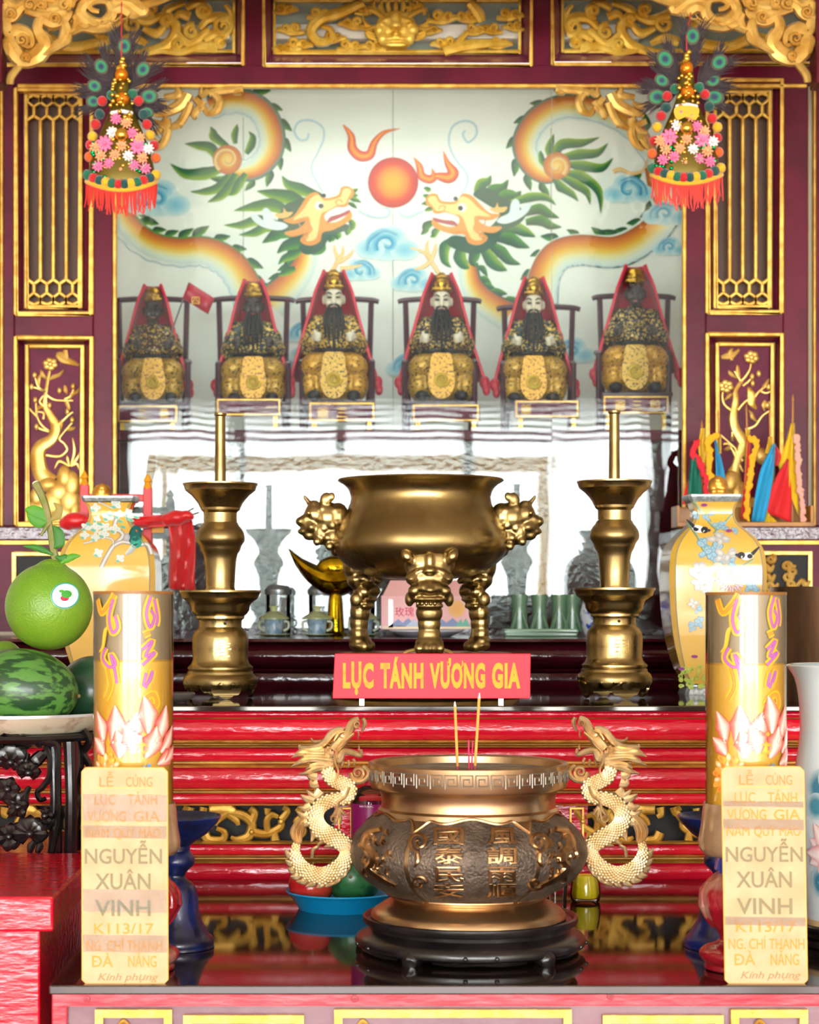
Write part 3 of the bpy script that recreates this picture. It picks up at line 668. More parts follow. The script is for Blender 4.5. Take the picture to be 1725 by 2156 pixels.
spines(T2, 18, 17, 12, None, -1, 1, G1); spines(B2, 26, 15, 14, None, -1, 1, G1); spines(N2, 22, 15, 5, None, 1, 1, G1)
pp('painted_back', T1, [26, 30, 30, 32, 30, 26, 20, 10], ['#1d5540', '#d9e4dc', '#d9e4dc'][::-1]); pp('painted_back', B1, [24, 28, 30, 34, 38], ['#d9e4dc', '#d9e4dc', '#1d5540', '#4a8c3c'])
pp('painted_body', T1, [18, 23, 24, 25, 24, 20, 14, 6], BODY[::-1]); pp('painted_body', B1, [20, 24, 27, 32, 36], BODY[::-1])
pp('painted_back', N1, [22, 28, 34, 40], ['#1d5540', '#2f7a3e', '#d9e4dc', '#d9e4dc']); pp('painted_body', N1, [17, 24, 30, 36], BODY)
pp('painted_back', T2, [10, 20, 26, 28, 30, 30, 26, 20, 10], ['#1d5540', '#d9e4dc', '#d9e4dc']); pp('painted_body', T2, [8, 22, 24, 24, 25, 25, 22, 17, 8], BODY)
pp('painted_back', B2, [16, 28, 32, 34, 36, 34, 34, 34, 38], ['#1d5540', '#4a8c3c', '#d9e4dc', '#d9e4dc'][::-1]); pp('painted_body', B2, [14, 22, 26, 30, 32, 32, 32, 33, 36], BODY)
pp('painted_back', N2, [22, 26, 30, 34], ['#d9e4dc', '#d9e4dc', '#2f7a3e', '#1d5540']); pp('painted_body', N2, [16, 22, 27, 32], BODY[::-1])
for path, off, sg in ((B1, -30, 1), (T1, -22, 1), (T2, 20, 1), (B2, 30, 1)):   # blue scalloped belly line
    sp, _ = cr(path, 8); q = []
    for i in range(0, len(sp) - 1):
        p, r = sp[i], sp[i + 1]; l = math.hypot(r[0] - p[0], r[1] - p[1]) or 1; nx, ny = (r[1] - p[1]) / l, -(r[0] - p[0]) / l; o = off * (1 + .14 * abs(math.sin(i * .8)))
        q.append((p[0] + nx * o, p[1] + ny * o))
    pp('painted_belly_line', q, 1.1, ['#a9bccb'], None, None, 2)
# tail tufts
for pts, w in (([(1340, 1000), (1280, 900), (1200, 880), (1115, 870)], 34), ([(1340, 1020), (1240, 1050), (1120, 1050), (1030, 990)], 40), ([(1380, 890), (1300, 830), (1290, 800), (1275, 765)], 30), ([(1400, 1040), (1330, 1130), (1240, 1160), (1150, 1160)], 30),
               ([(1430, 1050), (1390, 1130), (1330, 1190), (1255, 1225)], 34), ([(1490, 1050), (1450, 1110), (1420, 1160), (1385, 1185)], 30), ([(1425, 870), (1420, 820), (1430, 780), (1437, 750)], 22), ([(1490, 930), (1520, 880), (1530, 830), (1505, 795)], 26)):
    leaf(pts, w / 2.875, z1, G3)
for pts, w in (([(900, 380), (960, 300), (1080, 290), (1190, 255)], 34), ([(960, 380), (1060, 360), (1170, 350), (1240, 290)], 34), ([(1000, 420), (1090, 430), (1200, 440), (1270, 380)], 34), ([(960, 480), (1070, 490), (1180, 580), (1195, 720)], 34),
               ([(950, 490), (1040, 540), (1110, 590), (1130, 665)], 30), ([(910, 500), (960, 560), (1020, 600), (1060, 645)], 28), ([(890, 380), (880, 330), (895, 280), (910, 235)], 26), ([(870, 440), (840, 400), (830, 360), (830, 335)], 22)):
    leaf(pts, w / 2.875, z6, G3)
for c, y, r in ((479, 336, 26), (1173, 349, 24)):          # curled tail tips
    s = 1 if c < 800 else -1
    MB().disc(c, y, r + 5, MM, lay(), [C('#ecd080'), C('#e8b040'), C('#d07828'), C('#b05c28')]).build('painted_tail', PAINT, mur, False)
    k = [(c + s * (r - 20 * t) * math.cos(2.2 + 7 * t), y + (r - 20 * t) * math.sin(2.2 + 7 * t)) for t in [i / 12 for i in range(13)]]
    pp('painted_tail', k, [5, 4, 3, 2], ['#c8782c', '#f0d890'])
# left head
for pts, w in (([(880, 830), (700, 760), (600, 720), (550, 650)], 50), ([(760, 900), (620, 830), (480, 800), (345, 775)], 60), ([(620, 960), (480, 890), (330, 900), (160, 935)], 55), ([(520, 1040), (360, 1010), (220, 1050), (80, 1050)], 44), ([(600, 1080), (440, 1060), (330, 1110), (200, 1130)], 46),
               ([(720, 1130), (560, 1100), (480, 1140), (390, 1195)], 60), ([(800, 1190), (680, 1190), (580, 1220), (510, 1280)], 55), ([(700, 1260), (640, 1290), (570, 1320), (520, 1370)], 40), ([(660, 1400), (600, 1420), (560, 1440), (515, 1455)], 36), ([(860, 1180), (860, 1230), (830, 1260), (790, 1290)], 50),
               ([(940, 1120), (950, 1150), (940, 1170), (935, 1190)], 34), ([(990, 1090), (1000, 1130), (1000, 1150), (1000, 1170)], 34), ([(1060, 1050), (1080, 1090), (1080, 1110), (1075, 1135)], 34), ([(1100, 1010), (1120, 1040), (1120, 1070), (1100, 1100)], 30),
               ([(1110, 780), (1130, 775), (1150, 765), (1168, 755)], 20), ([(1100, 830), (1130, 840), (1160, 850), (1195, 870)], 22), ([(1090, 870), (1120, 885), (1140, 900), (1160, 915)], 18), ([(1115, 800), (1135, 805), (1150, 810), (1170, 812)], 18)):
    leaf(pts, w / 3.833, z5, random.choice((G1, G3)))
def pf(nm, pts, col, Z, sm=4): MB().fill([Z(*p) for p in pts], MM, lay(), C(col), 0, sm).build(nm, PAINT, mur, False)
def headL(Z, fl):
    k = (lambda *p: p)
    pf('painted_horn', [(300, 980), (340, 960), (400, 1010), (390, 940), (420, 910), (460, 940), (490, 1010), (560, 1030), (600, 1060), (540, 1090), (440, 1080), (350, 1040)], '#d2dde4', Z)
    pf('painted_head', [(560, 1010), (640, 980), (700, 900), (760, 810), (830, 785), (880, 830), (950, 825), (1010, 800), (1030, 745), (1085, 735), (1130, 770), (1125, 820), (1090, 850), (1085, 890), (1040, 905), (990, 905), (900, 960), (905, 1010), (960, 1030), (1040, 1000), (1105, 940), (1115, 990),
                        (1060, 1040), (960, 1090), (880, 1110), (860, 1180), (790, 1215), (720, 1200), (700, 1160), (760, 1110), (640, 1145), (570, 1110), (680, 1080), (740, 1020), (640, 1040)], '#dc8c38', Z)
    pf('painted_head', [(640, 1010), (720, 930), (780, 840), (840, 805), (890, 850), (960, 845), (1025, 820), (1045, 765), (1085, 755), (1110, 780), (1080, 840), (1060, 880), (1000, 890), (930, 930), (870, 960), (850, 1050), (830, 1150), (770, 1180), (740, 1160), (800, 1090), (780, 1040), (760, 980)], '#ecce84', Z)
    pf('painted_mouth', [(915, 1030), (940, 985), (1020, 960), (1100, 925), (1085, 960), (1000, 1000), (950, 1020)], '#a83a4c', Z)
    pf('painted_brow', [(495, 960), (560, 950), (565, 910), (590, 945), (640, 945), (600, 985), (530, 995)], '#e8b468', Z)
    for x, y, r, c in ((852, 893, 34, '#f4f4ee'), (866, 896, 21, '#20262c'), (890, 812, 18, '#20262c')):
        u, v = Z(x, y); MB().disc(u, v, r / 3.833, MM, lay(), [C(c), C(c)]).build('painted_eye', PAINT, mur, False)
    for pts in ([(720, 1090), (690, 1030), (740, 1010), (780, 1050), (750, 1090)], [(720, 1180), (760, 1150), (740, 1120), (715, 1150)], [(1010, 900), (985, 860), (1020, 845), (1040, 870)]):
        pp('painted_line', [Z(*p) for p in pts], 1.2, ['#c87f48'])
pf('painted_mane', [(520, 1000), (560, 900), (660, 850), (760, 830), (800, 900), (760, 1000), (900, 1080), (1060, 1040), (1090, 1080), (940, 1150), (880, 1240), (760, 1290), (690, 1240), (720, 1140), (560, 1110), (480, 1060)], '#124a34', z5)
headL(z5, 1)
zr2 = lambda x, y: (1655 - z5(x, y)[0] + 2, z5(x, y)[1] + 2)
a = -.06
def zrh(x, y):
    u, v = 1655 - z5(x, y)[0], z5(x, y)[1]; du, dv = u - 985, v - 455; c, s_ = math.cos(-.2), math.sin(-.2)
    return (980 + du * c - dv * s_, 458 + du * s_ + dv * c)
for pts, w in (([(440, 590), (470, 540), (510, 520), (530, 485)], 34), ([(480, 640), (540, 580), (600, 560), (635, 510)], 38), ([(560, 650), (620, 610), (680, 610), (712, 580)], 40), ([(640, 660), (760, 620), (860, 620), (925, 668)], 30), ([(720, 720), (820, 690), (880, 720), (945, 745)], 34), ([(740, 770), (830, 760), (890, 790), (960, 800)], 34),
               ([(580, 820), (660, 800), (740, 830), (800, 858)], 40), ([(540, 860), (640, 870), (700, 900), (765, 925)], 40), ([(520, 900), (590, 950), (640, 1000), (710, 1025)], 38), ([(470, 900), (530, 1000), (580, 1040), (630, 1062)], 40), ([(360, 900), (340, 980), (370, 1030), (400, 1050)], 40), ([(300, 880), (250, 920), (250, 1000), (290, 1045)], 34), ([(420, 920), (430, 960), (420, 1010), (440, 1040)], 36),
               ([(180, 770), (140, 790), (130, 820), (105, 845)], 26), ([(220, 800), (190, 830), (180, 850), (160, 860)], 22), ([(165, 570), (150, 572), (135, 565), (120, 565)], 16), ([(165, 610), (145, 615), (130, 610), (115, 605)], 16), ([(170, 650), (150, 655), (130, 655), (105, 660)], 16), ([(175, 690), (155, 690), (140, 695), (125, 700)], 14)):
    leaf(pts, w / 2.875, z6, random.choice((G1, G3)))
pf('painted_mane', [(420, 600), (500, 560), (600, 620), (680, 660), (740, 720), (700, 780), (600, 830), (560, 900), (460, 960), (360, 950), (260, 900), (300, 850), (420, 860), (520, 800), (580, 720), (500, 660)], '#124a34', z6)
headL(zrh, -1)
for cx, cy, s, fl in ((330, 420, 1.15, 1), (815, 515, 1.1, 1), (760, 570, .7, -1), (870, 590, .8, 1), (1325, 400, .9, -1), (1400, 450, .8, 1), (640, 700, .7, 1), (1205, 740, .8, 1), (640, 760, .8, -1), (860, 770, .8, 1), (1410, 520, .6, 1)):
    q = MB()
    for dx, dy, r in ((0, 0, 44), (-32, 8, 28), (34, 10, 28), (10, -18, 26)): q.disc(cx + fl * dx * s, cy + dy * s, r * s, MM, lay(), [C('#78b8d0'), C('#96c8d8'), C('#c8dede')], ry=r * .72 * s)
    q.build('painted_cloud', PAINT, mur, False)
    pp('painted_cloud_curl', [(cx + fl * (26 - 22 * t) * s * math.cos(6.5 * t + 2.6), cy + (24 - 20 * t) * s * math.sin(6.5 * t + 2.6)) for t in [i / 11 for i in range(12)]], [7 * s, 6 * s, 2], ['#1478a8', '#5aaccb', '#96c8d8'])
    pp('painted_cloud_curl', [(cx - fl * 40 * s, cy + 12 * s), (cx - fl * 34 * s, cy - 10 * s), (cx - fl * 8 * s, cy - 28 * s), (cx + fl * 20 * s, cy - 20 * s)], [3 * s, 6 * s, 2 * s], ['#1c84b4', '#96c8d8'])
MB().disc(828, 384, 53, MM, lay(), [C('#eaa000'), C('#e89800'), C('#e07c08'), C('#cc2c10'), C('#ac1224')], 40).build('painted_sun', PAINT, mur, False)
FL = ['#b41828', '#e05014', '#f09c10', '#e05014', '#b41828']
pp('painted_flame', [(1045, 240), (1110, 330), (1120, 430), (1180, 490), (1260, 480), (1300, 380), (1380, 300), (1510, 270)], [1, 7, 10, 11, 10, 7, 4, 0], FL, z5)
pp('painted_flame', [(60, 375), (95, 430), (110, 490), (160, 510), (200, 490), (270, 500), (300, 470), (265, 410), (240, 335)], [0, 7, 9, 9, 7, 12, 12, 6, 0], FL, z6)
pp('painted_flame', [(175, 500), (180, 470), (170, 440)], [5, 4, 0], FL, z6)
for pts, Z in (([(770, 310), (750, 360), (690, 360), (650, 290), (690, 215), (790, 205), (880, 260), (890, 350), (850, 450), (790, 600), (880, 780)], z5), ([(1170, 930), (1280, 980), (1400, 980), (1415, 925), (1370, 915)], z5),
               ([(375, 215), (360, 240), (390, 285), (440, 240), (430, 180), (370, 158), (300, 190), (275, 280), (310, 380), (380, 470), (385, 540), (350, 600)], z6), ([(120, 700), (40, 735), (-10, 730), (-30, 700)], z6)):
    pp('painted_whisker', pts, [2.2, 2.6, 2.2, 1.4], ['#9dbccb', '#c3d8e0'], Z)
for Z, ct in ((z5, [(960, 1420), (1000, 1330), (980, 1260), (975, 1210)]), (z5, [(1000, 1340), (1040, 1280), (1045, 1220)]), (z5, [(1010, 1350), (1090, 1300), (1130, 1250)]), (z5, [(1020, 1400), (1120, 1390), (1200, 1370)]), (z5, [(850, 1500), (920, 1450), (1000, 1350)]),
              (z6, [(220, 1090), (170, 1010), (120, 950), (40, 925)]), (z6, [(165, 1000), (140, 930), (150, 880)]), (z6, [(170, 1000), (120, 1040), (65, 1055)]), (z6, [(165, 1000), (190, 940), (195, 900)]), (z6, [(1270, 465), (1310, 450), (1380, 475), (1450, 455), (1480, 380)])):
    pp('painted_claw', ct, [4.5, 4, 1.5], ['#e2a05a', '#efd59a', '#e2a05a'], Z)

# ---- bench the statues sit on
bench = thing('statue_bench', 'dark maroon bench under the row of seated statues behind glass', 'bench', (.13, 5.9, ST))
zb = P(0, 905, 5.62).z
MB().box(-.72, .98, 5.62, 6.16, zb - .03, zb).build('bench_top', MAROON, bench, False, bevel=.003)
MB().box(-.72, .98, 5.66, 6.14, 0, zb - .03).build('bench_body', DMAROON, bench, False)

# ---- seated statues
def robemat(nm, base, gold, lo, hi, sc):
    return mat(nm, base, .35, .25, col2=gold, nscale=sc, nlo=lo, nhi=hi, detail=1.5, bump=.4, bscale=sc)
ROBES = [robemat('brown_embroidered_robe', '#3a2420', '#c59a3e', .54, .58, 150), robemat('teal_embroidered_robe', '#1c3338', '#cda245', .53, .56, 150), robemat('black_gold_robe', '#2b2a26', '#d2a441', .48, .52, 150), robemat('navy_gold_robe', '#171c26', '#c9a04a', .53, .56, 160)]
SKIRT = robemat('gold_brocade', '#c8973a', '#4a3820', .55, .62, 150); SKIRT2 = robemat('amber_brocade', '#d59a34', '#7a4a1c', .54, .62, 150)
CAPE = mat('crimson_satin', '#b3082f', .42, sheen=.3, bump=.15, bscale=14); CAPET = mat('bright_red_hem', '#d81d3e', .4)
FACEW = mat('ivory_face', '#e0d2bd', .4); FACED = mat('smoke_darkened_face', '#3b302b', .4); INK = mat('black_hair', '#14151a', .5)
CROWN = mat('gold_crown', '#c99a36', .3, .85, col2='#8f6a24', nscale=60, bump=.4, bscale=70); LIP = mat('red_lip', '#b04840', .5)
YST = 5.82
def statue(cx, top, bot, dark, robe, skirt, label, cw=1.0, beard=True, gown_sash=True, crown='tall'):
    k = (bot - top) / 275; Y = YST; X = lambda d: cx + d * k; V = lambda t: top + t * k; base = P(cx, bot, Y)
    t = thing('seated_statue', label, 'statue', base, 'seated statues behind the glass')
    q = MB(); p = lambda x, y, dy, rx, ry, rd, rot=0: q.pell(X(x), V(y), Y + dy, rx * k, ry * k, rd * k, rot)
    p(0, 128, 0, 42, 44, 27); p(0, 152, -.012, 46, 26, 34)
    for s in (-1, 1):
        p(s * 32, 108, 0, 19, 17, 20); p(s * 48, 130, -.005, 17, 26, 20, -s * .35); p(s * 56, 156, -.015, 16, 24, 22); p(s * 46, 148, -.045, 15, 13, 18)
    q.blob('robe', robe, t, .0042, 3)
    q = MB(); p(0, 215, -.02, 62, 50, 44); p(0, 248, -.01, 68, 30, 50); p(0, 232, -.045, 40, 40, 34)
    for s in (-1, 1): p(s * 42, 198, -.04, 34, 26, 38, s * .5); p(s * 50, 238, -.03, 24, 36, 34)
    q.blob('skirt', skirt, t, .0045, 3)
    q = MB(); Mf = plane(Y - .1)
    q.fill([(X(-20), V(172)), (X(0), V(170)), (X(20), V(172)), (X(25), V(200)), (X(29), V(235)), (X(18), V(260)), (X(0), V(268)), (X(-18), V(260)), (X(-29), V(235)), (X(-25), V(200))], plane(Y - .094), 0, None, .012, 3); q.build('apron', SKIRT2 if skirt is SKIRT else SKIRT, t)
    q = MB(); q.spiral(X(0), V(226), 16 * k, 2, 0, [4 * k, 3 * k], plane(Y - .098), .005); q.build('apron_medallion', GILT2, t)
    q = MB(); q.lathe([(r * k * Y / F, z_) for r, z_ in ((44, -.006), (48, 0), (44, .006))], (base.x, Y - .008, P(0, V(170), Y).z), 28, sy=.75); q.build('belt', INK, t)
    for s in (-1, 1):
        q = MB(); p(s * 42, 262, -.085, 15, 12, 18); q.build('boot', INK, t)
        q = MB(); p(s * 38, 138, -.075, 10, 10, 9); p(s * 32, 133, -.085, 7, 5, 6); p(s * 33, 139, -.088, 7, 4, 6); p(s * 34, 145, -.086, 7, 4, 6); p(s * 40, 130, -.085, 4, 8, 5)
        q.blob('hand', FACED if dark else FACEW, t, .0025, 1)
    fc = FACED if dark else FACEW
    q = MB(); p(0, 58, -.012, 20, 27, 21); p(0, 78, -.018, 13, 10, 13); p(0, 92, 0, 13, 14, 13); p(0, 60, -.036, 4, 9, 6); p(0, 66, -.04, 5, 4, 5)
    for s in (-1, 1): p(s * 21, 60, -.005, 4, 10, 6); p(s * 10, 66, -.03, 8, 8, 6); p(s * 9, 47, -.032, 8, 4, 6)
    head = q.blob('head', fc, t, .0022, 2)
    for s in (-1, 1):
        MB().pell(X(s * 9), V(55), Y - .0395, 5.5 * k, 2.4 * k, 2.5 * k).build('eye', INK, head)
        MB().stroke([(X(s * 4), V(49)), (X(s * 10), V(45)), (X(s * 17), V(47))], [1.2, 1.8, .6], plane(Y - .040), .003).build('eyebrow', INK, head)
    MB().pell(X(0), V(75.5), Y - .0405, 5 * k, 1.8 * k, 2 * k).build('mouth', LIP, head)
    if beard:
        for x0, dx, L_ in ((-13, -10, 60), (-7, -6, 72), (0, 0, 92), (7, 5, 74), (13, 10, 62)):
            MB().stroke([(X(x0), V(76)), (X(x0 + dx * .6), V(76 + L_ * .5)), (X(x0 + dx * .4), V(80 + L_))], [3.4 * k, 4.6 * k, 1.4 * k], plane(Y - .058), .006).build('beard_lock', INK, t)
        for s in (-1, 1): MB().stroke([(X(s * 1), V(70)), (X(s * 9), V(72)), (X(s * 13), V(86))], [1.5, 2.4, 1.2], plane(Y - .044), .004).build('moustache', INK, head)
    q = MB(); p(0, 36, -.004, 23, 9, 24); p(0, 26, -.002, 21, 14, 22); 
    if crown == 'tall': p(0, 12, 0, 17, 13, 16); p(0, 2, .002, 9, 6, 10); p(0, 20, -.03, 10, 10, 5)
    else: p(0, 16, 0, 19, 12, 18)
    for i in range(7): p((i - 3) * 6.2, 34 - abs(i - 3) * .6, -.034 + abs(i - 3) * .004, 3.2, 3.2, 4)
    for i in range(5): p((i - 2) * 7, 22 + abs(i - 2), -.03 + abs(i - 2) * .004, 3, 4, 4)
    q.blob('crown', CROWN, t, .0026, 1)
    rows = []                                             # cape hung over the crown, open at the front
    for i in range(15):
        f = i / 14; yy = -2 + 232 * f; wd = (20 + 8 * min(1, f * 5) + 62 * f ** 1.1) * cw; dpt = .035 + .02 * f; r = []
        for j in range(17):
            a_ = (j / 16 * 2 - 1) * 1.95; fold = 1 + .04 * math.sin(j * 2.6 + i * .2) * f
            b_ = P(X(wd * math.sin(a_) * fold if abs(a_) < PI / 2 else math.copysign(wd * fold, a_)), V(yy), Y)
            r.append((b_.x, Y + .005 + dpt * math.cos(a_) * (1.4 if f > .1 else .9), b_.z))
        rows.append(r)
    cape = MB().sheet(rows).build('cape', CAPE, t, solid=.003)
    for j in (0, 16):
        q = MB(); q.tube([Vector(r[j]) + Vector((0, -.002, 0)) for r in rows], .0048, 6); q.build('cape_hem', CAPET, cape)
        e = Vector(rows[-1][j]); q = MB(); q.ell(e + Vector((0, -.005, -.008)), (.016, .014, .02)); q.ell(e + Vector((.005, -.008, -.03)), (.012, .01, .018)); q.blob('cape_knot', CAPE, cape, .003, 2)
    return t
statue(322, 601, 848, True, ROBES[0], SKIRT, 'broad dark-faced statue in brown robe beside the small red flag', .93, False, crown='flat')
statue(533, 590, 850, True, ROBES[1], SKIRT, 'dark-faced black-bearded statue in teal and gold robe next to the small flag', .9, True, crown='flat')
statue(703, 571, 846, False, ROBES[2], SKIRT2, 'white-faced bearded statue in amber gold robe with tall round crown', 1.0)
statue(930, 577, 846, False, ROBES[3], SKIRT, 'white-faced bearded statue in navy robe with tiered crown and narrow cape', 1.0)
statue(1124, 585, 850, False, ROBES[1], SKIRT, 'white-faced bearded statue in teal robe under a pointed red hood', .95)
statue(1338, 560, 828, True, ROBES[3], SKIRT2, 'black-faced beardless statue in dark robe, seated highest of the row', 1.0, False, crown='flat')
# ---- chairs with yoke-shaped back rails
CH = mat('purple_brown_chair_lacquer', '#43202f', .3)
def chair(cx, ytop, bot, label):
    t = thing('yoke_back_chair', label, 'chair', P(cx, 905, YST), 'yoke-back chairs of the statues'); Y = YST + .085
    MB().stroke([(cx - 88, ytop + 4), (cx - 70, ytop), (cx, ytop - 3), (cx + 70, ytop), (cx + 88, ytop + 4)], [5, 6, 6, 6, 5], plane(Y), .01).build('top_rail', CH, t)
    for s in (-1, 1):
        a, b = P(cx + s * 72, ytop, Y), P(cx + s * 66, bot + 4, Y)
        MB().tube([a, b, (b.x, b.y, zb)], .0085, 8).build('back_post', CH, t)
        c = P(cx + s * 74, bot - 85, YST - .06)
        MB().tube([(b.x, Y, c.z + .02), (c.x, YST, c.z + .008), (c.x, c.y, c.z)], .008, 8).build('armrest', CH, t)
        MB().tube([c, (c.x, c.y, zb)], .008, 8).build('front_leg', CH, t)
    a = P(cx - 74, bot + 2, YST); b = P(cx + 74, bot + 12, YST)
    MB().box(a.x, b.x, YST - .07, Y, b.z, a.z).build('seat', CH, t, False, bevel=.003)
chair(322, 632, 848, 'yoke-back chair behind the broad dark-faced statue'); chair(533, 630, 850, 'yoke-back chair behind the dark bearded statue')
chair(710, 632, 846, 'yoke-back chair behind the amber-robed white-faced statue'); chair(926, 632, 846, 'yoke-back chair behind the navy-robed white-faced statue')
chair(1134, 648, 850, 'yoke-back chair behind the statue with pointed red hood'); chair(1335, 625, 828, 'yoke-back chair behind the highest-seated black-faced statue')
# ---- name plaques
def plaque(a, y0, b, y1, chars, label):
    Y = YST - .13; t = thing('name_plaque', label, 'plaque', P((a + b) / 2, y1, Y), 'gold-framed plaques under the statues')
    MB().pbox(a, y0, b, y1, Y, .012).build('board', MAROONP, t, False, bevel=.001)
    MB().frame(a + 2, y0 + 2, b - 2, y1 - 2, 3, Y - .003, .004).build('gold_border', GOLD, t, False)
    for ch, x in chars: MB().text(ch, x, y1 - 10, (y1 - y0) * .42, plane(Y - .001), 0, (1, 1, 1, 1), thick=.002).build('gold_character', GOLD, t, False)
    q = MB(); c = P((a + b) / 2, y1, Y + .006); 
    for s in (-1, 1):
        e = P(a + 12 if s < 0 else b - 12, y1, Y + .006); q = MB().box(e.x - .006, e.x + .006, Y + .002, Y + .012, zb, e.z + .002); q.build('foot', GOLD, t, False)
plaque(246, 852, 375, 890, (('三', 300), ('黃', 346)), 'maroon gold-framed plaque with gold characters under the broad dark-faced statue')
plaque(455, 838, 592, 876, (('一', 570),), 'plaque with one short gold stroke under the dark bearded statue')
plaque(650, 846, 790, 888, (('爺', 680), ('三', 720)), 'plaque with gold characters under the amber-robed statue')
plaque(868, 850, 1010, 888, (), 'plain gold-framed plaque under the navy-robed statue')
plaque(1084, 842, 1220, 880, (('爺', 1108),), 'plaque with one gold character under the hooded statue')
plaque(1270, 832, 1410, 872, (('爺', 1306), ('三', 1342), ('殷', 1380)), 'maroon plaque with gold characters under the highest-seated statue')
# small red flag stuck beside the first chair
t = thing('small_red_flag', 'small crimson flag with a gold mark on a thin stick between two statues', 'flag', P(366, 690, YST - .06))
MB().tube([P(352, 725, YST - .03), P(398, 596, YST - .06)], .0022, 6).build('stick', CH, t)
rows = []
for i in range(7):
    f = i / 6; rows.append([P(398 + (452 - 398) * f + (-14) * g_ - 0, 594 + 34 * f + 34 * g_, YST - .06 + .008 * math.sin(f * 6)) for g_ in (0, .5, 1)])
fl = MB().sheet(rows).build('cloth', CAPE, t, solid=.0015)
MB().text('四', 412, 640, 14, plane(YST - .066), 0, (1, 1, 1, 1), thick=.001).build('gold_mark', GOLD, fl, False)

# ---- tube lamp fixed behind the header of the niche
t = thing('tube_lamp', 'white fluorescent tube lamp fixed behind the niche header', 'lamp', P(840, 120, 5.62))
c = P(840, 128, 5.62)
MB().box(c.x - .66, c.x + .66, 5.47, 5.66, c.z + .02, c.z + .06).build('fitting', mat('white_enamel', '#e8e8e4', .4), t, False, bevel=.003)
MB().tube([(c.x - .6, 5.63, c.z), (c.x + .6, 5.63, c.z)], .013, 10).build('tube', mat('lit_tube', '#f4fbff', .5, emis=3), t)
for s in (-1, 1): MB().box(c.x + s * .61 - .012, c.x + s * .61 + .012, 5.612, 5.648, c.z - .016, c.z + .022).build('end_cap', MATS['white_enamel'], t, False)
l = bpy.data.lights.new('tube_light', 'AREA'); l.shape = 'RECTANGLE'; l.size = 1.2; l.size_y = .03; l.energy = 4.2; l.color = (.95, 1, .98)
o = bpy.data.objects.new('tube_light', l); COL.objects.link(o); o.parent = t; o.location = (0, .01, -.04); o.rotation_euler = (.5, 0, 0)
# ==== brass candlesticks and three-legged censer on the upper table =======================
def cyl_map(cx, Y, rpx, z0=0):
    """wrap drawn pixels round an upright cylinder of radius rpx (px at depth Y)"""
    c = P(cx, 0, Y); sc = Y / F
    def M(u, v, h=0):
        a = (u - cx) / (rpx if not callable(rpx) else rpx(v)); r = (rpx if not callable(rpx) else rpx(v)) * sc + h
        return Vector((c.x + r * math.sin(a), Y - r * math.cos(a), CZ + (HY - v) * sc))
    return M
CSP = [(869, 0), (869, 11), (870, 13), (874, 13), (877, 10.5), (880, 10.5), (1017, 12), (1018.5, 30), (1018.5, 76), (1018, 79), (1021, 79), (1023, 77), (1033, 74), (1036, 70), (1043, 61), (1051, 54), (1060, 47), (1067, 44), (1069, 42), (1074, 41), (1077, 37), (1080, 35),
       (1100, 35), (1103, 38), (1108, 40), (1113, 45), (1122, 50), (1131, 52), (1140, 51), (1147, 46), (1150, 44), (1154, 43), (1160, 41), (1166, 37), (1178, 34), (1200, 32), (1236, 30), (1243, 32), (1244, 82), (1243, 86), (1247, 86), (1250, 83), (1259, 80), (1262, 76),
       (1269, 66), (1276, 62), (1285, 61), (1293, 56), (1297, 51), (1302, 51), (1305, 46), (1308, 45), (1320, 45), (1324, 48), (1328, 53), (1335, 57), (1344, 59), (1365, 59), (1388, 58), (1397, 61), (1402, 66), (1404, 69), (1408, 69), (1411, 66), (1414, 69), (1419, 70), (1424, 76), (1432, 79), (1440, 78), (1443, 74), (1443, 60)]
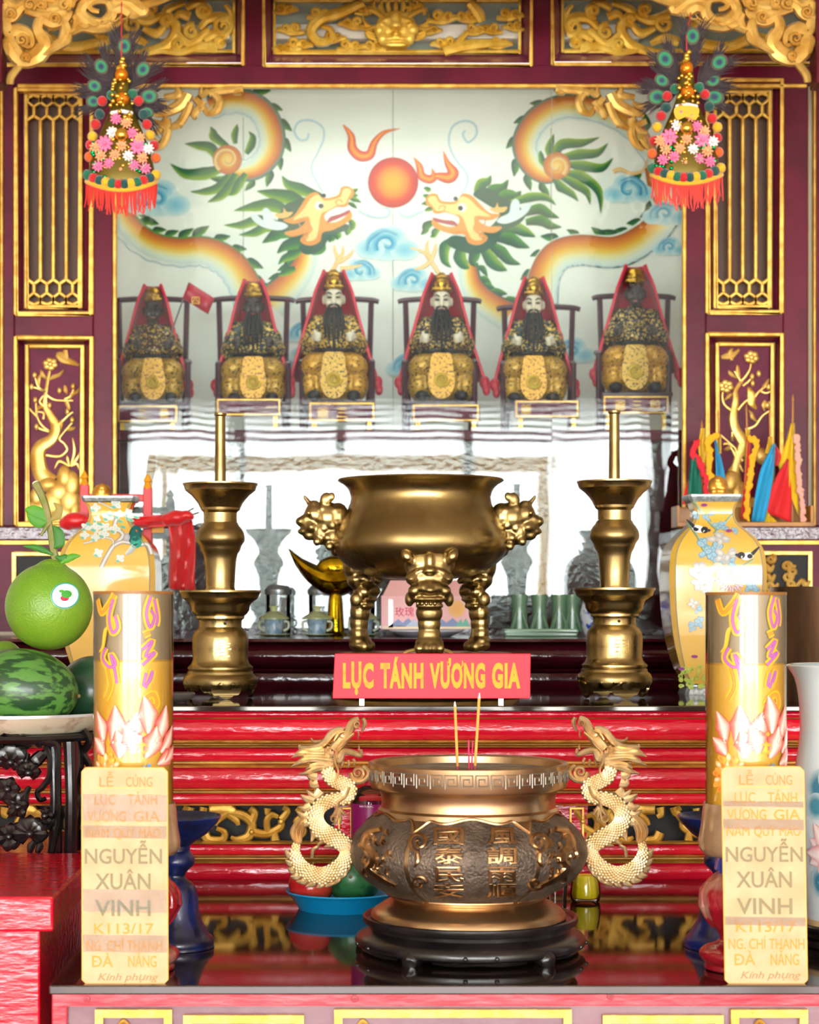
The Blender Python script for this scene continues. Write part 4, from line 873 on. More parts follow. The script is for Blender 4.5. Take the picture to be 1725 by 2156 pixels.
def candlestick(cx, dy, ch, label):
    Y = 4.2; t = thing('brass_candlestick', label, 'candlestick', (P(cx, 0, Y).x, Y, UT), 'pair of tall brass candlesticks')
    sh = lambda pr: [(py + dy, w) for py, w in pr]
    i1 = 6; i2 = 38
    MB().plathe(cx, Y, sh(CSP[:i1 + 1] + [(1019, 0)]), 24).build('candle_socket', BRASS, t, angle=30)
    MB().plathe(cx, Y, sh(CSP[i1:i2] + [(1243, 0)]), 56).build('upper_dish', BRASS, t, angle=30)
    lo = MB().plathe(cx, Y, sh(CSP[i2 - 1:]), 64).build('lower_dish', BRASS, t, angle=30)
    yb = HY - (UT - CZ) * F / Y                                  # picture height of the table at this depth
    for k in range(4):                                            # pierced cloud feet
        a0 = .25 + k * PI / 2; rad = 76; M0 = cyl_map(cx, Y, rad)
        def M(u, v, h=0, a0=a0):
            w = M0(cx, v, h - .012 * max(0, (v - 1440 - dy)) / 30); ang = a0 + (u - cx) / rad; c = P(cx, 0, Y); r = math.hypot(w.x - c.x, w.y - Y)
            return Vector((c.x + r * math.sin(ang), Y - r * math.cos(ang), w.z))
        q = MB(); e = yb - 2
        q.stroke([(cx - 56, 1440 + dy), (cx - 44, 1446 + dy), (cx - 30, 1438 + dy)], [5, 8, 5], M, .003)
        q.stroke([(cx + 30, 1438 + dy), (cx + 44, 1446 + dy), (cx + 56, 1440 + dy)], [5, 8, 5], M, .003)
        q.fill([(cx - 34, e - 22), (cx - 22, e - 30), (cx - 10, e - 22), (cx, e - 30), (cx + 10, e - 22), (cx + 22, e - 30), (cx + 34, e - 22), (cx + 30, e - 8), (cx + 18, e - 6), (cx + 8, e), (cx - 8, e), (cx - 18, e - 6), (cx - 30, e - 8)], M, .002, None, .005, 3)
        q.stroke([(cx, 1436 + dy), (cx, e - 18)], [16, 10], M, .003); q.stroke([(cx - 22, e - 26), (cx - 12, e - 34), (cx - 2, 1438 + dy)], [3, 4, 6], M, .003); q.stroke([(cx + 22, e - 26), (cx + 12, e - 34), (cx + 2, 1438 + dy)], [3, 4, 6], M, .003)
        q.build('cloud_foot', BRASS, t)
    Mc = cyl_map(cx, Y, 59)
    MB().text(ch, cx + 8, 1385 + dy, 30, Mc, .0003, (1, 1, 1, 1), thick=.0012).build('engraved_character', BRASSD, lo, False)
    MB().pell(cx + 10, 1313 + dy, Y - .046, 3, 3, 2).build('rivet', mat('black_rivet', '#15100a', .5), lo)
candlestick(464, 0, '奉', 'tall brass candlestick with two dishes, beside the red cloth sash')
candlestick(1294, -5, '嗣', 'tall brass candlestick with two dishes, beside the vase with magpies')

# ---- three-legged lion censer
YC = 4.3; cxc = 886
t = thing('tripod_censer', 'polished brass three-legged censer with lion-head handles and lion-mask legs', 'censer', P(cxc, 1375, YC))
MB().plathe(cxc, YC, [(1012, 168), (1009, 173), (1012, 175), (1015, 172), (1020, 163), (1027, 155), (1036, 150), (1048, 147), (1060, 149), (1075, 155), (1095, 167), (1115, 179), (1130, 185), (1142, 187), (1155, 185), (1170, 177), (1185, 163), (1200, 140), (1212, 110), (1219, 70), (1221, 0)], 72).build('bowl', BRASS, t, angle=50)
MB().plathe(cxc, YC, [(1012, 168), (1020, 158), (1036, 144), (1048, 141), (1070, 146), (1080, 0)], 48).build('bowl_lining', BRASSD, t)
def maskleg(cx, Y, ang):
    """lion mask flowing into a paw; modelled facing the front, then turned"""
    q = MB(); c0 = P(cx, 0, Y)
    def e(x, y, d, rx, ry, rd, rot=0): q.pell(cx + x, y, Y, rx, ry, rd, rot, 12, 8); n_ = 12 * 9; q.v[-n_:] = [(v[0], v[1] - d * Y / F, v[2]) for v in q.v[-n_:]]
    e(0, 1190, 0, 54, 40, 30); e(0, 1165, -6, 44, 26, 22); e(0, 1220, 6, 50, 24, 28)
    for s in (-1, 1):
        e(s * 46, 1176, 22, 12, 15, 12, s * .5); e(s * 50, 1168, 20, 8, 10, 6, s * .8); e(s * 36, 1218, 24, 13, 10, 12); e(s * 38, 1222, 32, 7, 7, 7); e(s * 26, 1208, 24, 20, 5, 8, s * .4); e(s * 30, 1246, 22, 14, 13, 16); e(s * 40, 1262, 8, 10, 16, 14)
    e(0, 1186, 26, 9, 18, 9); e(0, 1205, 32, 13, 8, 10); e(0, 1240, 30, 30, 14, 16); e(0, 1244, 40, 12, 8, 10); e(0, 1262, 26, 36, 6, 14); e(0, 1276, 20, 30, 7, 14); e(0, 1256, 10, 34, 22, 22)
    e(0, 1290, 4, 28, 26, 22); e(0, 1312, 2, 24, 26, 20); e(0, 1334, 2, 25, 18, 20); e(0, 1350, 4, 30, 14, 24); e(0, 1360, 6, 32, 13, 26)
    for x in (-22, -7, 8, 22): e(x, 1362, 26 - abs(x) * .3, 8.5, 12, 12)
    R = Matrix.Rotation(ang, 4, 'Z'); q.v = [tuple(R @ (Vector(v) - c0) + c0) for v in q.v]
    return q
for nm, dx, dyy, ang in (('f', 12, -.155, 0), ('l', -131, .075, -2.0), ('r', 131, .075, 2.0)):
    Yl = YC + dyy; sc = YC / Yl
    q = maskleg(cxc, YC, 0); R = Matrix.Rotation(ang, 4, 'Z'); c0 = P(cxc, 0, YC); a = ang
    q.v = [tuple(Matrix.Rotation(-a * .62 if nm != 'f' else 0, 4, 'Z') @ (Vector(v) - Vector((c0.x, YC, 0))) + Vector((c0.x + dx * YC / F * (1 if nm == 'f' else 1), YC + dyy, 0))) for v in q.v]
    if nm != 'f': q.v = [tuple(Vector(v)) for v in q.v]
    leg = q.blob('lion_leg', BRASSD, t, .0032, 1)
    if nm == 'f':
        z0 = Vector((c0.x + 12 * YC / F, YC - .155, 0)); sc_ = YC / F
        q = MB()
        for k in range(5): q.pell(cxc + 12 + (k - 2) * 9, 1271, YC - .155 - .034, 4, 4.5, 4)
        q.build('teeth', BRASS, leg); leg_front = leg
def lionhandle(s):
    X = lambda x: cxc + s * (886 - x) * -1 if s > 0 else cxc + (x - 886)
    X = lambda x: x if s < 0 else 2 * 884 - x
    q = MB(); Y = YC - .015
    e = lambda x, y, rx, ry, rd, rot=0, dd=0: q.pell(X(x), y, Y - dd * YC / F, rx, ry, rd, rot * (-s if s > 0 else 1))
    e(712, 1088, 24, 30, 26); e(690, 1090, 32, 34, 30); e(700, 1130, 22, 28, 24); e(676, 1120, 22, 28, 24); e(664, 1084, 24, 26, 24); e(655, 1108, 22, 22, 22); e(647, 1094, 18, 12, 18); e(633, 1098, 11, 10, 14); e(642, 1119, 16, 8, 15); e(652, 1128, 14, 10, 16)
    for d in (-1, 1):
        e(686, 1052, 13, 16, 8, .3, 16 * d); e(698, 1046, 8, 10, 6, .2, 18 * d); e(652, 1078, 9, 8, 8, 0, 16 * d); e(650, 1080, 5, 5, 5, 0, 22 * d); e(656, 1110, 9, 9, 7, 0, 18 * d); e(640, 1102, 6, 6, 6, 0, 10 * d)
        for x, y in ((680, 1072), (676, 1092), (682, 1112), (690, 1132), (700, 1106), (704, 1076), (694, 1150), (668, 1140)): e(x, y, 9.5, 9.5, 8, 0, 18 * d)
    e(650, 1058, 5, 14, 5, -.5); e(644, 1050, 4, 9, 4, -.5); e(662, 1062, 12, 9, 16); e(708, 1158, 12, 14, 14)
    q.blob('lion_handle', BRASSD, t, .003, 1)
lionhandle(-1); lionhandle(1)
# ---- low brass stand under the censer
zc = P(0, 1374, YC).z
t = thing('censer_stand', 'round brass stand under the three-legged censer', 'stand', (P(896, 0, YC).x, YC, UT))
R0 = 205 * YC / F
MB().lathe([(0, zc - UT), (.185, zc - UT), (.19, zc - UT - .004), (.185, zc - UT - .02), (.165, zc - UT - .05), (.18, .025), (.2, .012), (.203, .004), (.2, 0), (0, 0)], (P(896, 0, YC).x, YC, UT), 64).build('body', BRASSD, t, angle=40)
MB().tube([(P(896, 0, YC).x + .05 * math.cos(a * PI / 12), YC - .15, zc + .012 * math.sin(a * PI / 12)) for a in range(13)], .004, 8).build('grip_ring', BRASSD, t)
# ---- red name board
YG = 3.98
t = thing('red_name_board', 'red board with yellow block lettering LỤC TÁNH VƯƠNG GIA before the censer', 'sign', P(908, 1484, YG))
SIGN = mat('red_sign_paint', '#e8253c', .45, col2='#df2038', nscale=10); YTX = mat('yellow_sign_paint', '#f2a800', .5, col2='#c98a14', nscale=40, nlo=.55, nhi=.75)
q = MB(); a = [P(705, 1376, YG + .012), P(1118, 1376, YG + .012), P(1117, 1471, YG), P(700, 1471, YG)]
q.add(a + [v + Vector((0, .012, 0)) for v in a], [(0, 1, 2, 3), (7, 6, 5, 4), (0, 4, 5, 1), (1, 5, 6, 2), (2, 6, 7, 3), (3, 7, 4, 0)]); q.build('board', SIGN, t, False, bevel=.0015)
MS = lambda u, v, h=0: P(u, v, YG + .012 * (1471 - v) / 95 - h)
for wd, x0, x1 in (('LỤC', 722, 787), ('TÁNH', 801, 892), ('VƯƠNG', 905, 1022), ('GIA', 1036, 1096)):
    MB().text(wd, 0, 1446, 48, MS, .0006, (1, 1, 1, 1), bold=.05, thick=.0012, fit=(x0, x1), space=1.12).build('lettering', YTX, t, False)
STEEL = mat('steel', '#a8a49c', .35, .9)
for x in (762, 1055):
    a = P(x, 1470, YG + .004); MB().box(a.x - .005, a.x + .005, a.y, a.y + .01, UT, a.z).build('foot', STEEL, t, False)
# ==== bronze incense burner on the offering table =========================================
YB = 3.09; cb = 986; sb = YB / F
def pzB(z): return HY - (z - CZ) / sb
t = thing('incense_burner', 'round bronze incense burner with upright dragon handles and raised characters', 'incense burner', P(cb, 1931, YB))
prof = [(1625, 0), (1622, 196), (1607, 197), (1604, 200), (1603, 206), (1606, 210), (1652, 207), (1657, 204), (1659, 196), (1663, 188), (1672, 184), (1685, 182), (1697, 184), (1702, 190), (1712, 192), (1722, 203), (1735, 220), (1752, 236), (1770, 246), (1788, 250), (1806, 247), (1826, 238), (1846, 222), (1862, 200), (1874, 178),
        (1882, 164), (1888, 160), (1894, 166), (1902, 182), (1908, 190), (1913, 198), (1920, 204), (1928, 206), (1931, 200), (1931, 0)]
MB().plathe(cb, YB, prof, 96).build('bowl', BRONZE, t, angle=35)
ASH = mat('incense_ash', '#8d7f70', .9, col2='#73665a', nscale=25, bump=.6, bscale=60)
MB().plathe(cb, YB, [(1624, 0), (1620, 100), (1621, 196)], 48).build('ash', ASH, t)
def rbody(v):
    for (a, ra), (b, rb) in zip(prof[9:], prof[10:]):
        if a <= v <= b: return ra + (rb - ra) * (v - a) / (b - a)
    return 200
MBd = cyl_map(cb, YB, rbody)
def MBk(u, v, h=0):
    """body map that keeps the drawn horizontal position in the picture"""
    c = P(cb, 0, YB); Ys = YB - .14; a = 0
    for _ in range(5):
        vz = HY + (v - HY) * Ys / YB; rr = rbody(vz) * sb; x = ((u - CX) * Ys / F - c.x) / rr
        a = math.asin(x) if abs(x) < .92 else math.copysign(math.asin(.92) + (abs(x) - .92) * 2.5, x); Ys = YB - rr * math.cos(a)
    rr += h; return Vector((c.x + rr * math.sin(a), YB - rr * math.cos(a), CZ + (HY - vz) * sb))
# recessed patina field: four lobed panels round the belly
def field(a0, a1):
    rows = []; n = 22
    for i in range(n + 1):
        r = []
        for j in range(41):
            f = j / 40; a = a0 + (a1 - a0) * f; e = abs(2 * f - 1); top = 1708 + 10 * (1 - math.cos(e * 6)) * .5 + 26 * max(0, e - .8) / .2; v = top + (1878 - top) * i / n
            rr = rbody(v) * sb + .0008; c = P(cb, 0, YB); r.append((c.x + rr * math.sin(a), YB - rr * math.cos(a), CZ + (HY - v) * sb))
        rows.append(r)
    return MB().sheet(rows)
pan = [field(-.56, .52).build('relief_panel', PATINA, t), field(.56, 1.72).build('relief_panel', PATINA, t), field(-1.76, -.6).build('relief_panel', PATINA, t), field(1.76, 4.48).build('relief_panel', PATINA, t)]
MBa = lambda u, v, h=0: (lambda rr, c: Vector((c.x + rr * math.sin(u), YB - rr * math.cos(u), CZ + (HY - v) * sb)))(rbody(v) * sb + h, P(cb, 0, YB))
for a0, a1 in ((-.58, .54), (.54, 1.74), (-1.78, -.58)):       # raised rims of the panels
    pts = [(a0 + (a1 - a0) * j / 24, 1705 + 10 * (1 - math.cos(abs(2 * j / 24 - 1) * 6)) * .5 + 26 * max(0, abs(2 * j / 24 - 1) - .8) / .2) for j in range(25)]
    q = MB(); q.tube([MBa(u, v, .001) for u, v in pts], .0022, 6, 2); q.build('panel_rim', RELIEF, t)
    q = MB(); q.tube([MBa(a0 + .04 + (a1 - a0 - .08) * j / 24, 1879, .001) for j in range(25)], .0022, 6); q.build('panel_rim', RELIEF, t)
for col, x0 in (('國泰民安', 946), ('風調雨順', 1056)):
    for i, ch in enumerate(col):
        yb = (1776, 1818, 1857, 1889)[i]; hh = (34, 34, 33, 27)[i]
        MB().text(ch, 0, yb - 3, hh * .8, MBk, .0006, (1, 1, 1, 1), bold=.022, thick=.0042, fit=(x0 - 31, x0 + 31)).build('raised_character', RELIEF, t, False)
for x, s in ((884, -1), (1132, 1)):                             # curl-headed clouds and dragons either side
    q = MB(); q.spiral(x, 1772, 22, 1.6, PI / 2, [4.5, 4.5, 3], MBk, .004, h=.001, dr=-s); q.stroke([(x + s * 4, 1796), (x + s * 3, 1812), (x + s * 10, 1826)], [5, 5, 2], MBk, .004, h=.001); q.build('raised_cloud', RELIEF, pan[1 if s > 0 else 2])
    q = MB(); q.spiral(x - s * 6 - 6 * (s < 0), 1860, 16, 1.3, 0, [4.5, 4, 2.5], MBk, .004, h=.001, dr=s); q.build('raised_cloud', RELIEF, pan[1 if s > 0 else 2])
    rnd = random.Random(x); q = MB(); S = lambda *p: [(986 + s * a, b) for a, b in p]
    q.stroke(S((180, 1745), (206, 1752), (214, 1780), (196, 1806), (206, 1830), (180, 1852), (150, 1866)), [6, 8, 9, 10, 9, 8, 4], MBk, .006, h=.001); q.build('raised_dragon', RELIEF, pan[1 if s > 0 else 2])
    for k in range(26):
        u, v = 986 + s * rnd.uniform(162, 226), rnd.uniform(1738, 1856); w = rnd.uniform(6, 12)
        if abs(u - 986) > rbody(v) - 14: continue
        MB().stroke([(u, v), (u + s * w * .3, v + w), (u - s * w * .4, v + 1.7 * w)], [2, 3, .8], MBk, .004, h=.001, n=6, seg=3).build('raised_flame', RELIEF, pan[1 if s > 0 else 2])
# fretwork round the rim
Mr = cyl_map(cb, YB, 209.5)
for k in range(36):
    a = -2.6 + k * 5.2 / 35; u = cb + a * 209.5; q = MB(); g = 12.5
    for pts in (((u - g, 1644), (u - g, 1616), (u + g, 1616), (u + g, 1638), (u - 6, 1638), (u - 6, 1624), (u + 6, 1624), (u + 6, 1631)),): q.stroke(list(pts), 1.6, Mr, .0007, n=4, seg=1)
    q.build('rim_fret', HANDLED, t)
# ---- dragon handles: plate-like cast dragons, drawn on the left and mirrored for the right
def zd(x, y): return (560 + x / 3.92, 1460 + y / 3.92)
def dragon(s):
    Z = (lambda x, y: zd(x, y)) if s < 0 else (lambda x, y: (2 * 987 - zd(x, y)[0] + 2, zd(x, y)[1] - 2))
    Y = YB - .01; Mp = plane(Y); k = 1 / 3.92
    bodyp = [(500, 620), (540, 700), (620, 740), (690, 780), (660, 860), (540, 880), (440, 940), (410, 1040), (460, 1130), (560, 1190), (660, 1260), (670, 1330), (620, 1420), (500, 1500), (380, 1490), (280, 1420), (240, 1320), (255, 1240)]
    wid = [55, 62, 66, 66, 62, 62, 66, 72, 76, 78, 72, 64, 70, 78, 74, 66, 50, 30]
    h = MB().stroke([Z(*p) for p in bodyp], [w * k for w in wid], Mp, .013, n=12, seg=5).build('dragon_handle', HANDLED, t)
    # overlapping scales along the body
    sp, par = cr([Z(*p) for p in bodyp], 7); q = MB(); sc = Y / F
    for i in range(1, len(sp) - 1):
        p, r = sp[i - 1], sp[i + 1]; tx, ty = r[0] - p[0], r[1] - p[1]; l = math.hypot(tx, ty) or 1; nx, ny = -ty / l, tx / l; W = lerpl(wid, par[i]) * k
        nn = max(3, int(W / 3.0))
        for j in range(nn):
            f = (j + .5 + (.5 if i % 2 else 0)) / nn * 2 - 1
            if abs(f) > .92: continue
            x, y = sp[i][0] + nx * W * f, sp[i][1] + ny * W * f; hgt = .013 * math.sqrt(1 - f * f * .96)
            for sd in (1, -1):
                q.ell(P(x, y, Y - sd * hgt * .97), (4.4 * sc, .0022, 3.3 * sc), 6, 4, (0, math.atan2(ty, tx), 0))
    o = q.build('scales', HANDLE, h); o['kind'] = 'stuff'
    def st(nm, pts, wd, rl=.008, hh=0, m=HANDLE): return MB().stroke([Z(*p) for p in pts], [w * k for w in wd], Mp, rl, h=hh).build(nm, m, h)
    # back fins
    for pts in ([(420, 690), (370, 680), (362, 655)], [(430, 740), (385, 750), (372, 720)], [(450, 800), (400, 850), (350, 810)], [(400, 880), (340, 870), (300, 845)], [(370, 930), (320, 950), (280, 940)], [(350, 1000), (310, 1010), (265, 980)], [(345, 1060), (305, 1070), (300, 1035)],
                [(225, 1330), (190, 1330), (165, 1295)], [(230, 1390), (200, 1400), (170, 1380)], [(250, 1430), (215, 1460), (190, 1445)], [(290, 1470), (250, 1510), (215, 1510)], [(330, 1510), (310, 1550), (265, 1550)], [(390, 1530), (380, 1570), (340, 1590)], [(450, 1540), (450, 1580), (425, 1600)], [(510, 1530), (530, 1565), (500, 1590)],
                [(560, 1500), (590, 1535), (560, 1570)], [(610, 1450), (640, 1490), (600, 1530)], [(650, 1400), (680, 1420), (670, 1470)], [(420, 1110), (400, 1160), (380, 1210)], [(470, 1150), (480, 1200), (440, 1240)], [(540, 1200), (560, 1240), (500, 1260)]):
        st('fin', [pts[0], pts[1], (pts[1][0] + (pts[2][0] - pts[1][0]) * 1.35, pts[1][1] + (pts[2][1] - pts[1][1]) * 1.35)], [44, 34, 3], .007)
    for j in range(7): st('tail_hair', [(255 + j * 6, 1260 - j * 4), (205 + j * 16, 1150), (250 + j * 14, 1060), (330 + j * 6, 985)], [9, 9, 8, 3], .006, .002 * (j % 2))
    for pts in ([(560, 560), (400, 540), (300, 560), (210, 605)], [(560, 590), (420, 620), (350, 650), (270, 670)], [(560, 500), (400, 500), (290, 500), (210, 530)], [(540, 530), (420, 520), (330, 530), (260, 560)], [(540, 470), (400, 480), (310, 470), (240, 500)], [(520, 600), (440, 590), (370, 600), (330, 630)]):
        st('mane_lock', pts, [36, 32, 24, 3], .010, .001)
    # head: horn, muzzle, jaw, beard, whisker
    st('horn', [(640, 300), (560, 320), (470, 420), (380, 450), (290, 450), (285, 425)], [26, 34, 30, 24, 22, 10], .012, .006); st('horn', [(560, 330), (480, 390), (400, 400), (370, 370)], [20, 18, 14, 8], .01, -.004)
    st('snout', [(560, 470), (620, 400), (680, 320), (720, 240), (770, 215)], [50, 54, 44, 34, 26], .015, 0); st('snout', [(800, 205), (815, 250), (790, 320)], [14, 20, 8], .011, 0)
    MB().spiral(*Z(755, 255), 30 * k, 1.5, 1.0, [9 * k, 8 * k, 5 * k], Mp, .006, h=.014, dr=-s).build('nostril', HANDLE, h)
    st('jaw', [(560, 520), (600, 540), (640, 480), (720, 490), (780, 510), (785, 460)], [40, 46, 30, 26, 22, 8], .014, 0); st('cheek', [(520, 440), (500, 480), (530, 520)], [20, 26, 18], .012, .006)
    for pts in ([(760, 310), (765, 350), (755, 385)], [(700, 330), (690, 350), (680, 360)], [(765, 470), (770, 445), (762, 425)]): st('fang', pts, [9, 7, 1], .005, .004)
    for pts in ([(640, 560), (630, 590), (615, 625)], [(680, 550), (685, 590), (670, 620)], [(720, 540), (735, 570), (720, 600)], [(600, 560), (590, 600), (570, 640)]): st('beard_lock', pts, [12, 10, 2], .006)
    MB().pell(*Z(632, 352), Y - .012, 22 * k, 22 * k, 20 * k).build('eye', HANDLE, h)
    st('eyebrow', [(560, 390), (600, 330), (660, 310)], [8, 12, 5], .006, .012); st('whisker', [(730, 330), (650, 400), (590, 470), (570, 560), (600, 640), (575, 730)], [10, 11, 11, 10, 9, 3], .006, .014)
    # cloud that joins the rim, forelegs and claw, lower curl that touches the belly
    MB().spiral(*Z(760, 655), 58 * k, 1.8, PI if s < 0 else 0, [14 * k, 14 * k, 8 * k], Mp, .008, h=.004, dr=s).build('cloud_curl', HANDLE, h)
    st('cloud_curl', [(800, 600), (845, 640), (840, 690), (780, 730), (720, 720), (690, 660)], [16, 22, 24, 22, 18, 10], .009)
    st('foreleg', [(690, 770), (660, 850), (600, 900), (590, 960)], [16, 18, 16, 14], .008, .01)
    for pts in ([(600, 930), (560, 1000), (530, 1020)], [(610, 940), (650, 1000), (665, 990)], [(600, 950), (620, 1040), (610, 1080)], [(600, 950), (580, 1060), (545, 1080)]): st('claw', pts, [14, 12, 4], .007, .008)
    MB().spiral(*Z(560, 1040), 32 * k, 1.3, 0, [9 * k, 8 * k, 5 * k], Mp, .007, h=.008, dr=s).build('pearl_curl', HANDLE, h)
    st('tail_curl', [(640, 1220), (690, 1230), (710, 1290), (690, 1350), (660, 1360)], [16, 20, 20, 16, 8], .009, .004); st('hind_claw', [(380, 1360), (390, 1290), (430, 1260), (420, 1220)], [14, 16, 14, 6], .007, -.002)
dragon(-1); dragon(1)
# ---- black wooden stand
t = thing('round_wood_stand', 'black carved round wooden stand under the bronze incense burner', 'stand', (P(cb + 4, 0, YB).x, YB, LT))
zB = lambda v: CZ + (HY - v) * sb
pr = [(1931, 0), (1931, 214), (1926, 217), (1924, 222), (1926, 226), (1936, 226), (1941, 222), (1944, 213), (1951, 212), (1956, 218), (1962, 232), (1968, 240), (1976, 243), (1984, 241), (1990, 230), (1990, 0)]
sh = pzB(LT) - 2024                                               # settle the profile on the table top
MB().plathe(cb + 4, YB, pr, 80).build('body', BLACKW, t, angle=40)
yb = pzB(LT); Ma = lambda u, v, h=0: (lambda c: Vector((c.x + (228 * sb + h) * math.sin(u), YB - (228 * sb + h) * math.cos(u), CZ + (HY - v) * sb)))(P(cb + 4, 0, YB))
for k in range(5):
    a = .66 + k * 2 * PI / 5
    q = MB(); q.tube([Ma(a, 1982, -.006), Ma(a, (1986 + yb) / 2, .006), Ma(a, yb - 5, .001)], [.018, .014, .010], 10, 4); c = Ma(a, yb, .0); q.ell((c.x, c.y, LT + .006), (.014, .014, .006)); q.blob('foot', BLACKW, t, .0025, 2)
    q = MB(); q.tube([Ma(a + .2 + .86 * j / 16, 1987 + 3 * abs(math.sin(j * PI / 8)), -.004) for j in range(17)], .006, 8); q.build('apron_edge', BLACKW, t)
    for d in (.5, .76): 
        q = MB(); c = Ma(a + d, 1978, .0105); q.ell(c, (.004, .003, .0035)); q.build('carved_knot', BLACKW, t)
# ---- incense sticks standing in the ash
INC = mat('yellow_incense', '#d99a4a', .8); INCP = mat('pink_stick', '#d8285c', .6); ASHT = mat('white_ash_tip', '#d8d2c8', .9)
for (x0, y0, x1, y1, dz, lab) in ((964, 1622, 958, 1477, -.02, 'yellow incense stick with white ash tip, the shorter of two'), (1000, 1622, 1010, 1459, -.04, 'yellow incense stick with white ash tip, the taller of two')):
    Y = YB + dz; a, b = P(x0, y0, Y), P(x1, y1, Y); t = thing('incense_stick', lab, 'incense', a)
    MB().tube([a, a.lerp(b, .1)], .0012, 6).build('stick', INCP, t); MB().tube([a.lerp(b, .06), a.lerp(b, .93)], .0022, 7).build('incense_coating', INC, t); MB().tube([a.lerp(b, .93), b], [.0022, .0008], 7).build('ash_tip', ASHT, t)
for x0, x1, y1 in ((988, 987, 1558), (993, 996, 1560)):
    Y = YB - .03; a, b = P(x0, 1624, Y), P(x1, y1, Y); o = MB().tube([a, b], .0013, 6).build('burnt_incense_stick', INCP)
    tag(o, 'short pink stub of a burnt incense stick, ' + ('upright' if x1 < 990 else 'leaning towards the taller yellow stick'), 'incense', 'burnt incense stubs')
# ==== vases ===============================================================================
YV = 4.42
VY = mat('yellow_enamel', '#d8ac5c', .1, col2='#cfa53c', nscale=6, coat=.5); VSIL = mat('silver_rim', '#b9bfc0', .3, .5, col2='#8d9799', nscale=120)
def vase(cx, prof, name_label, asp=.78):
    t = thing('square_vase', name_label, 'vase', (P(cx, 0, YV).x, YV, UT), 'pair of yellow enamel square vases'); sc = YV / F; c = P(cx, 0, YV)
    sm = cr(prof, 5)[0]
    def sec(v, hw):
        w_, d_, k = hw * sc, hw * asp * sc, hw * .11 * sc; z_ = CZ + (HY - v) * sc
        return [(c.x + x, YV + y, z_) for x, y in ((-w_ + k, -d_), (w_ - k, -d_), (w_, -d_ + k), (w_, d_ - k), (w_ - k, d_), (-w_ + k, d_), (-w_, d_ - k), (-w_, -d_ + k))]
    MB().loft([sec(v, h_) for v, h_ in sm if v >= 1058 and v <= 1440]).build('body', VY, t, True, angle=28)
    MB().loft([sec(v, h_ + 1.2) for v, h_ in sm if v <= 1059]).build('rim', VSIL, t, True, angle=28)
    MB().loft([sec(v, h_ + 1.0) for v, h_ in sm if v >= 1439]).build('foot', VSIL, t, True, angle=28)
    def hwat(v):
        for (a, ra), (b, rb) in zip(sm, sm[1:]):
            if a <= v <= b: return ra + (rb - ra) * (v - a) / max(1e-6, b - a)
        return sm[-1][1]
    def M(u, v, h=0):
        vv = v
        for _ in range(3):
            Ys = YV - hwat(vv) * asp * sc; vv = HY + (v - HY) * Ys / YV
        return P(u, v, Ys - h)
    LINE = mat('grey_outline', '#7d8280', .4)
    for k in (-1, 1):
        q = MB(); q.tube([Vector((c.x + k * h_ * .89 * sc, YV - h_ * asp * sc - .0004, CZ + (HY - v) * sc)) for v, h_ in sm if 1062 <= v <= 1440], .0009, 5); q.build('edge_line', LINE, t)
    return t, M
VP = [(1046, 56), (1050, 56), (1056, 53), (1066, 46), (1080, 42), (1094, 43), (1108, 50), (1125, 68), (1142, 84), (1162, 95), (1190, 100), (1230, 101), (1290, 98), (1350, 90), (1400, 76), (1430, 62), (1442, 57), (1448, 60), (1460.4, 64)]
hp = [0.0004]
def vp(t, M, nm, pts, wd, cols, seg=5): hp[0] += .00002; MB().paint(pts, wd, M, hp[0], [C(c) for c in cols], seg).build(nm, PRINT, t, False)
def vd(t, M, nm, x, y, r, cols, ry=None, rot=0, n=16): hp[0] += .00002; MB().disc(x, y, r, M, hp[0], [C(c) for c in cols], n, ry, rot).build(nm, PRINT, t, False)
def zvl(x, y): return (x / 3.4775, 1000 + y / 3.4775)
def zvr(x, y): return (1325 + x / 3.4775, 1000 + y / 3.4775)
t, M = vase(233, VP, 'yellow enamel square vase painted with a teal bird and white magnolias'); hp[0] = .0004
for pts, w_ in (([(720, 200), (760, 215), (820, 245)], 2), ([(860, 310), (840, 380), (900, 440), (830, 520), (780, 600), (740, 680)], 5), ([(830, 520), (820, 470), (740, 460), (660, 490), (610, 500)], 2.5), ([(830, 520), (900, 490), (1010, 510), (1080, 510), (1110, 580)], 4.5), ([(620, 450), (680, 440), (760, 460)], 1.5)):
    vp(t, M, 'painted_branch', [zvl(*p) for p in pts], w_, ['#6e6a66', '#d8d5cc', '#7c7772'])
for x, y, s in ((700, 240, 1), (850, 215, 1.1), (790, 305, 1.2), (950, 300, 1), (630, 380, 1), (700, 385, 1.2), (770, 380, 1), (840, 395, 1.1), (620, 440, .9), (700, 455, .9), (760, 430, 1.1), (720, 570, 1), (880, 610, .9), (870, 290, 1), (940, 270, .8), (710, 320, .8)):
    u, v = zvl(x, y)
    for k in range(4):
        a = k * PI / 2 + .5 + x; vd(t, M, 'painted_petal', u + 5 * s * math.cos(a), v + 4 * s * math.sin(a), 6.5 * s, ['#a8bab2', '#d0d4ce', '#c2cac4'], 4.5 * s, a)
    vd(t, M, 'painted_leaf', u - 5, v + 6, 5 * s, ['#5fa08a', '#86b8a4'], 3 * s, .4)
for x, y in ((730, 360), (900, 380), (1000, 310), (800, 290), (650, 360), (960, 330), (880, 340)): vd(t, M, 'painted_leaf', *zvl(x, y), 7, ['#4f9a84', '#7fb5a0'], 3, .3)
u, v = zvl(990, 450)
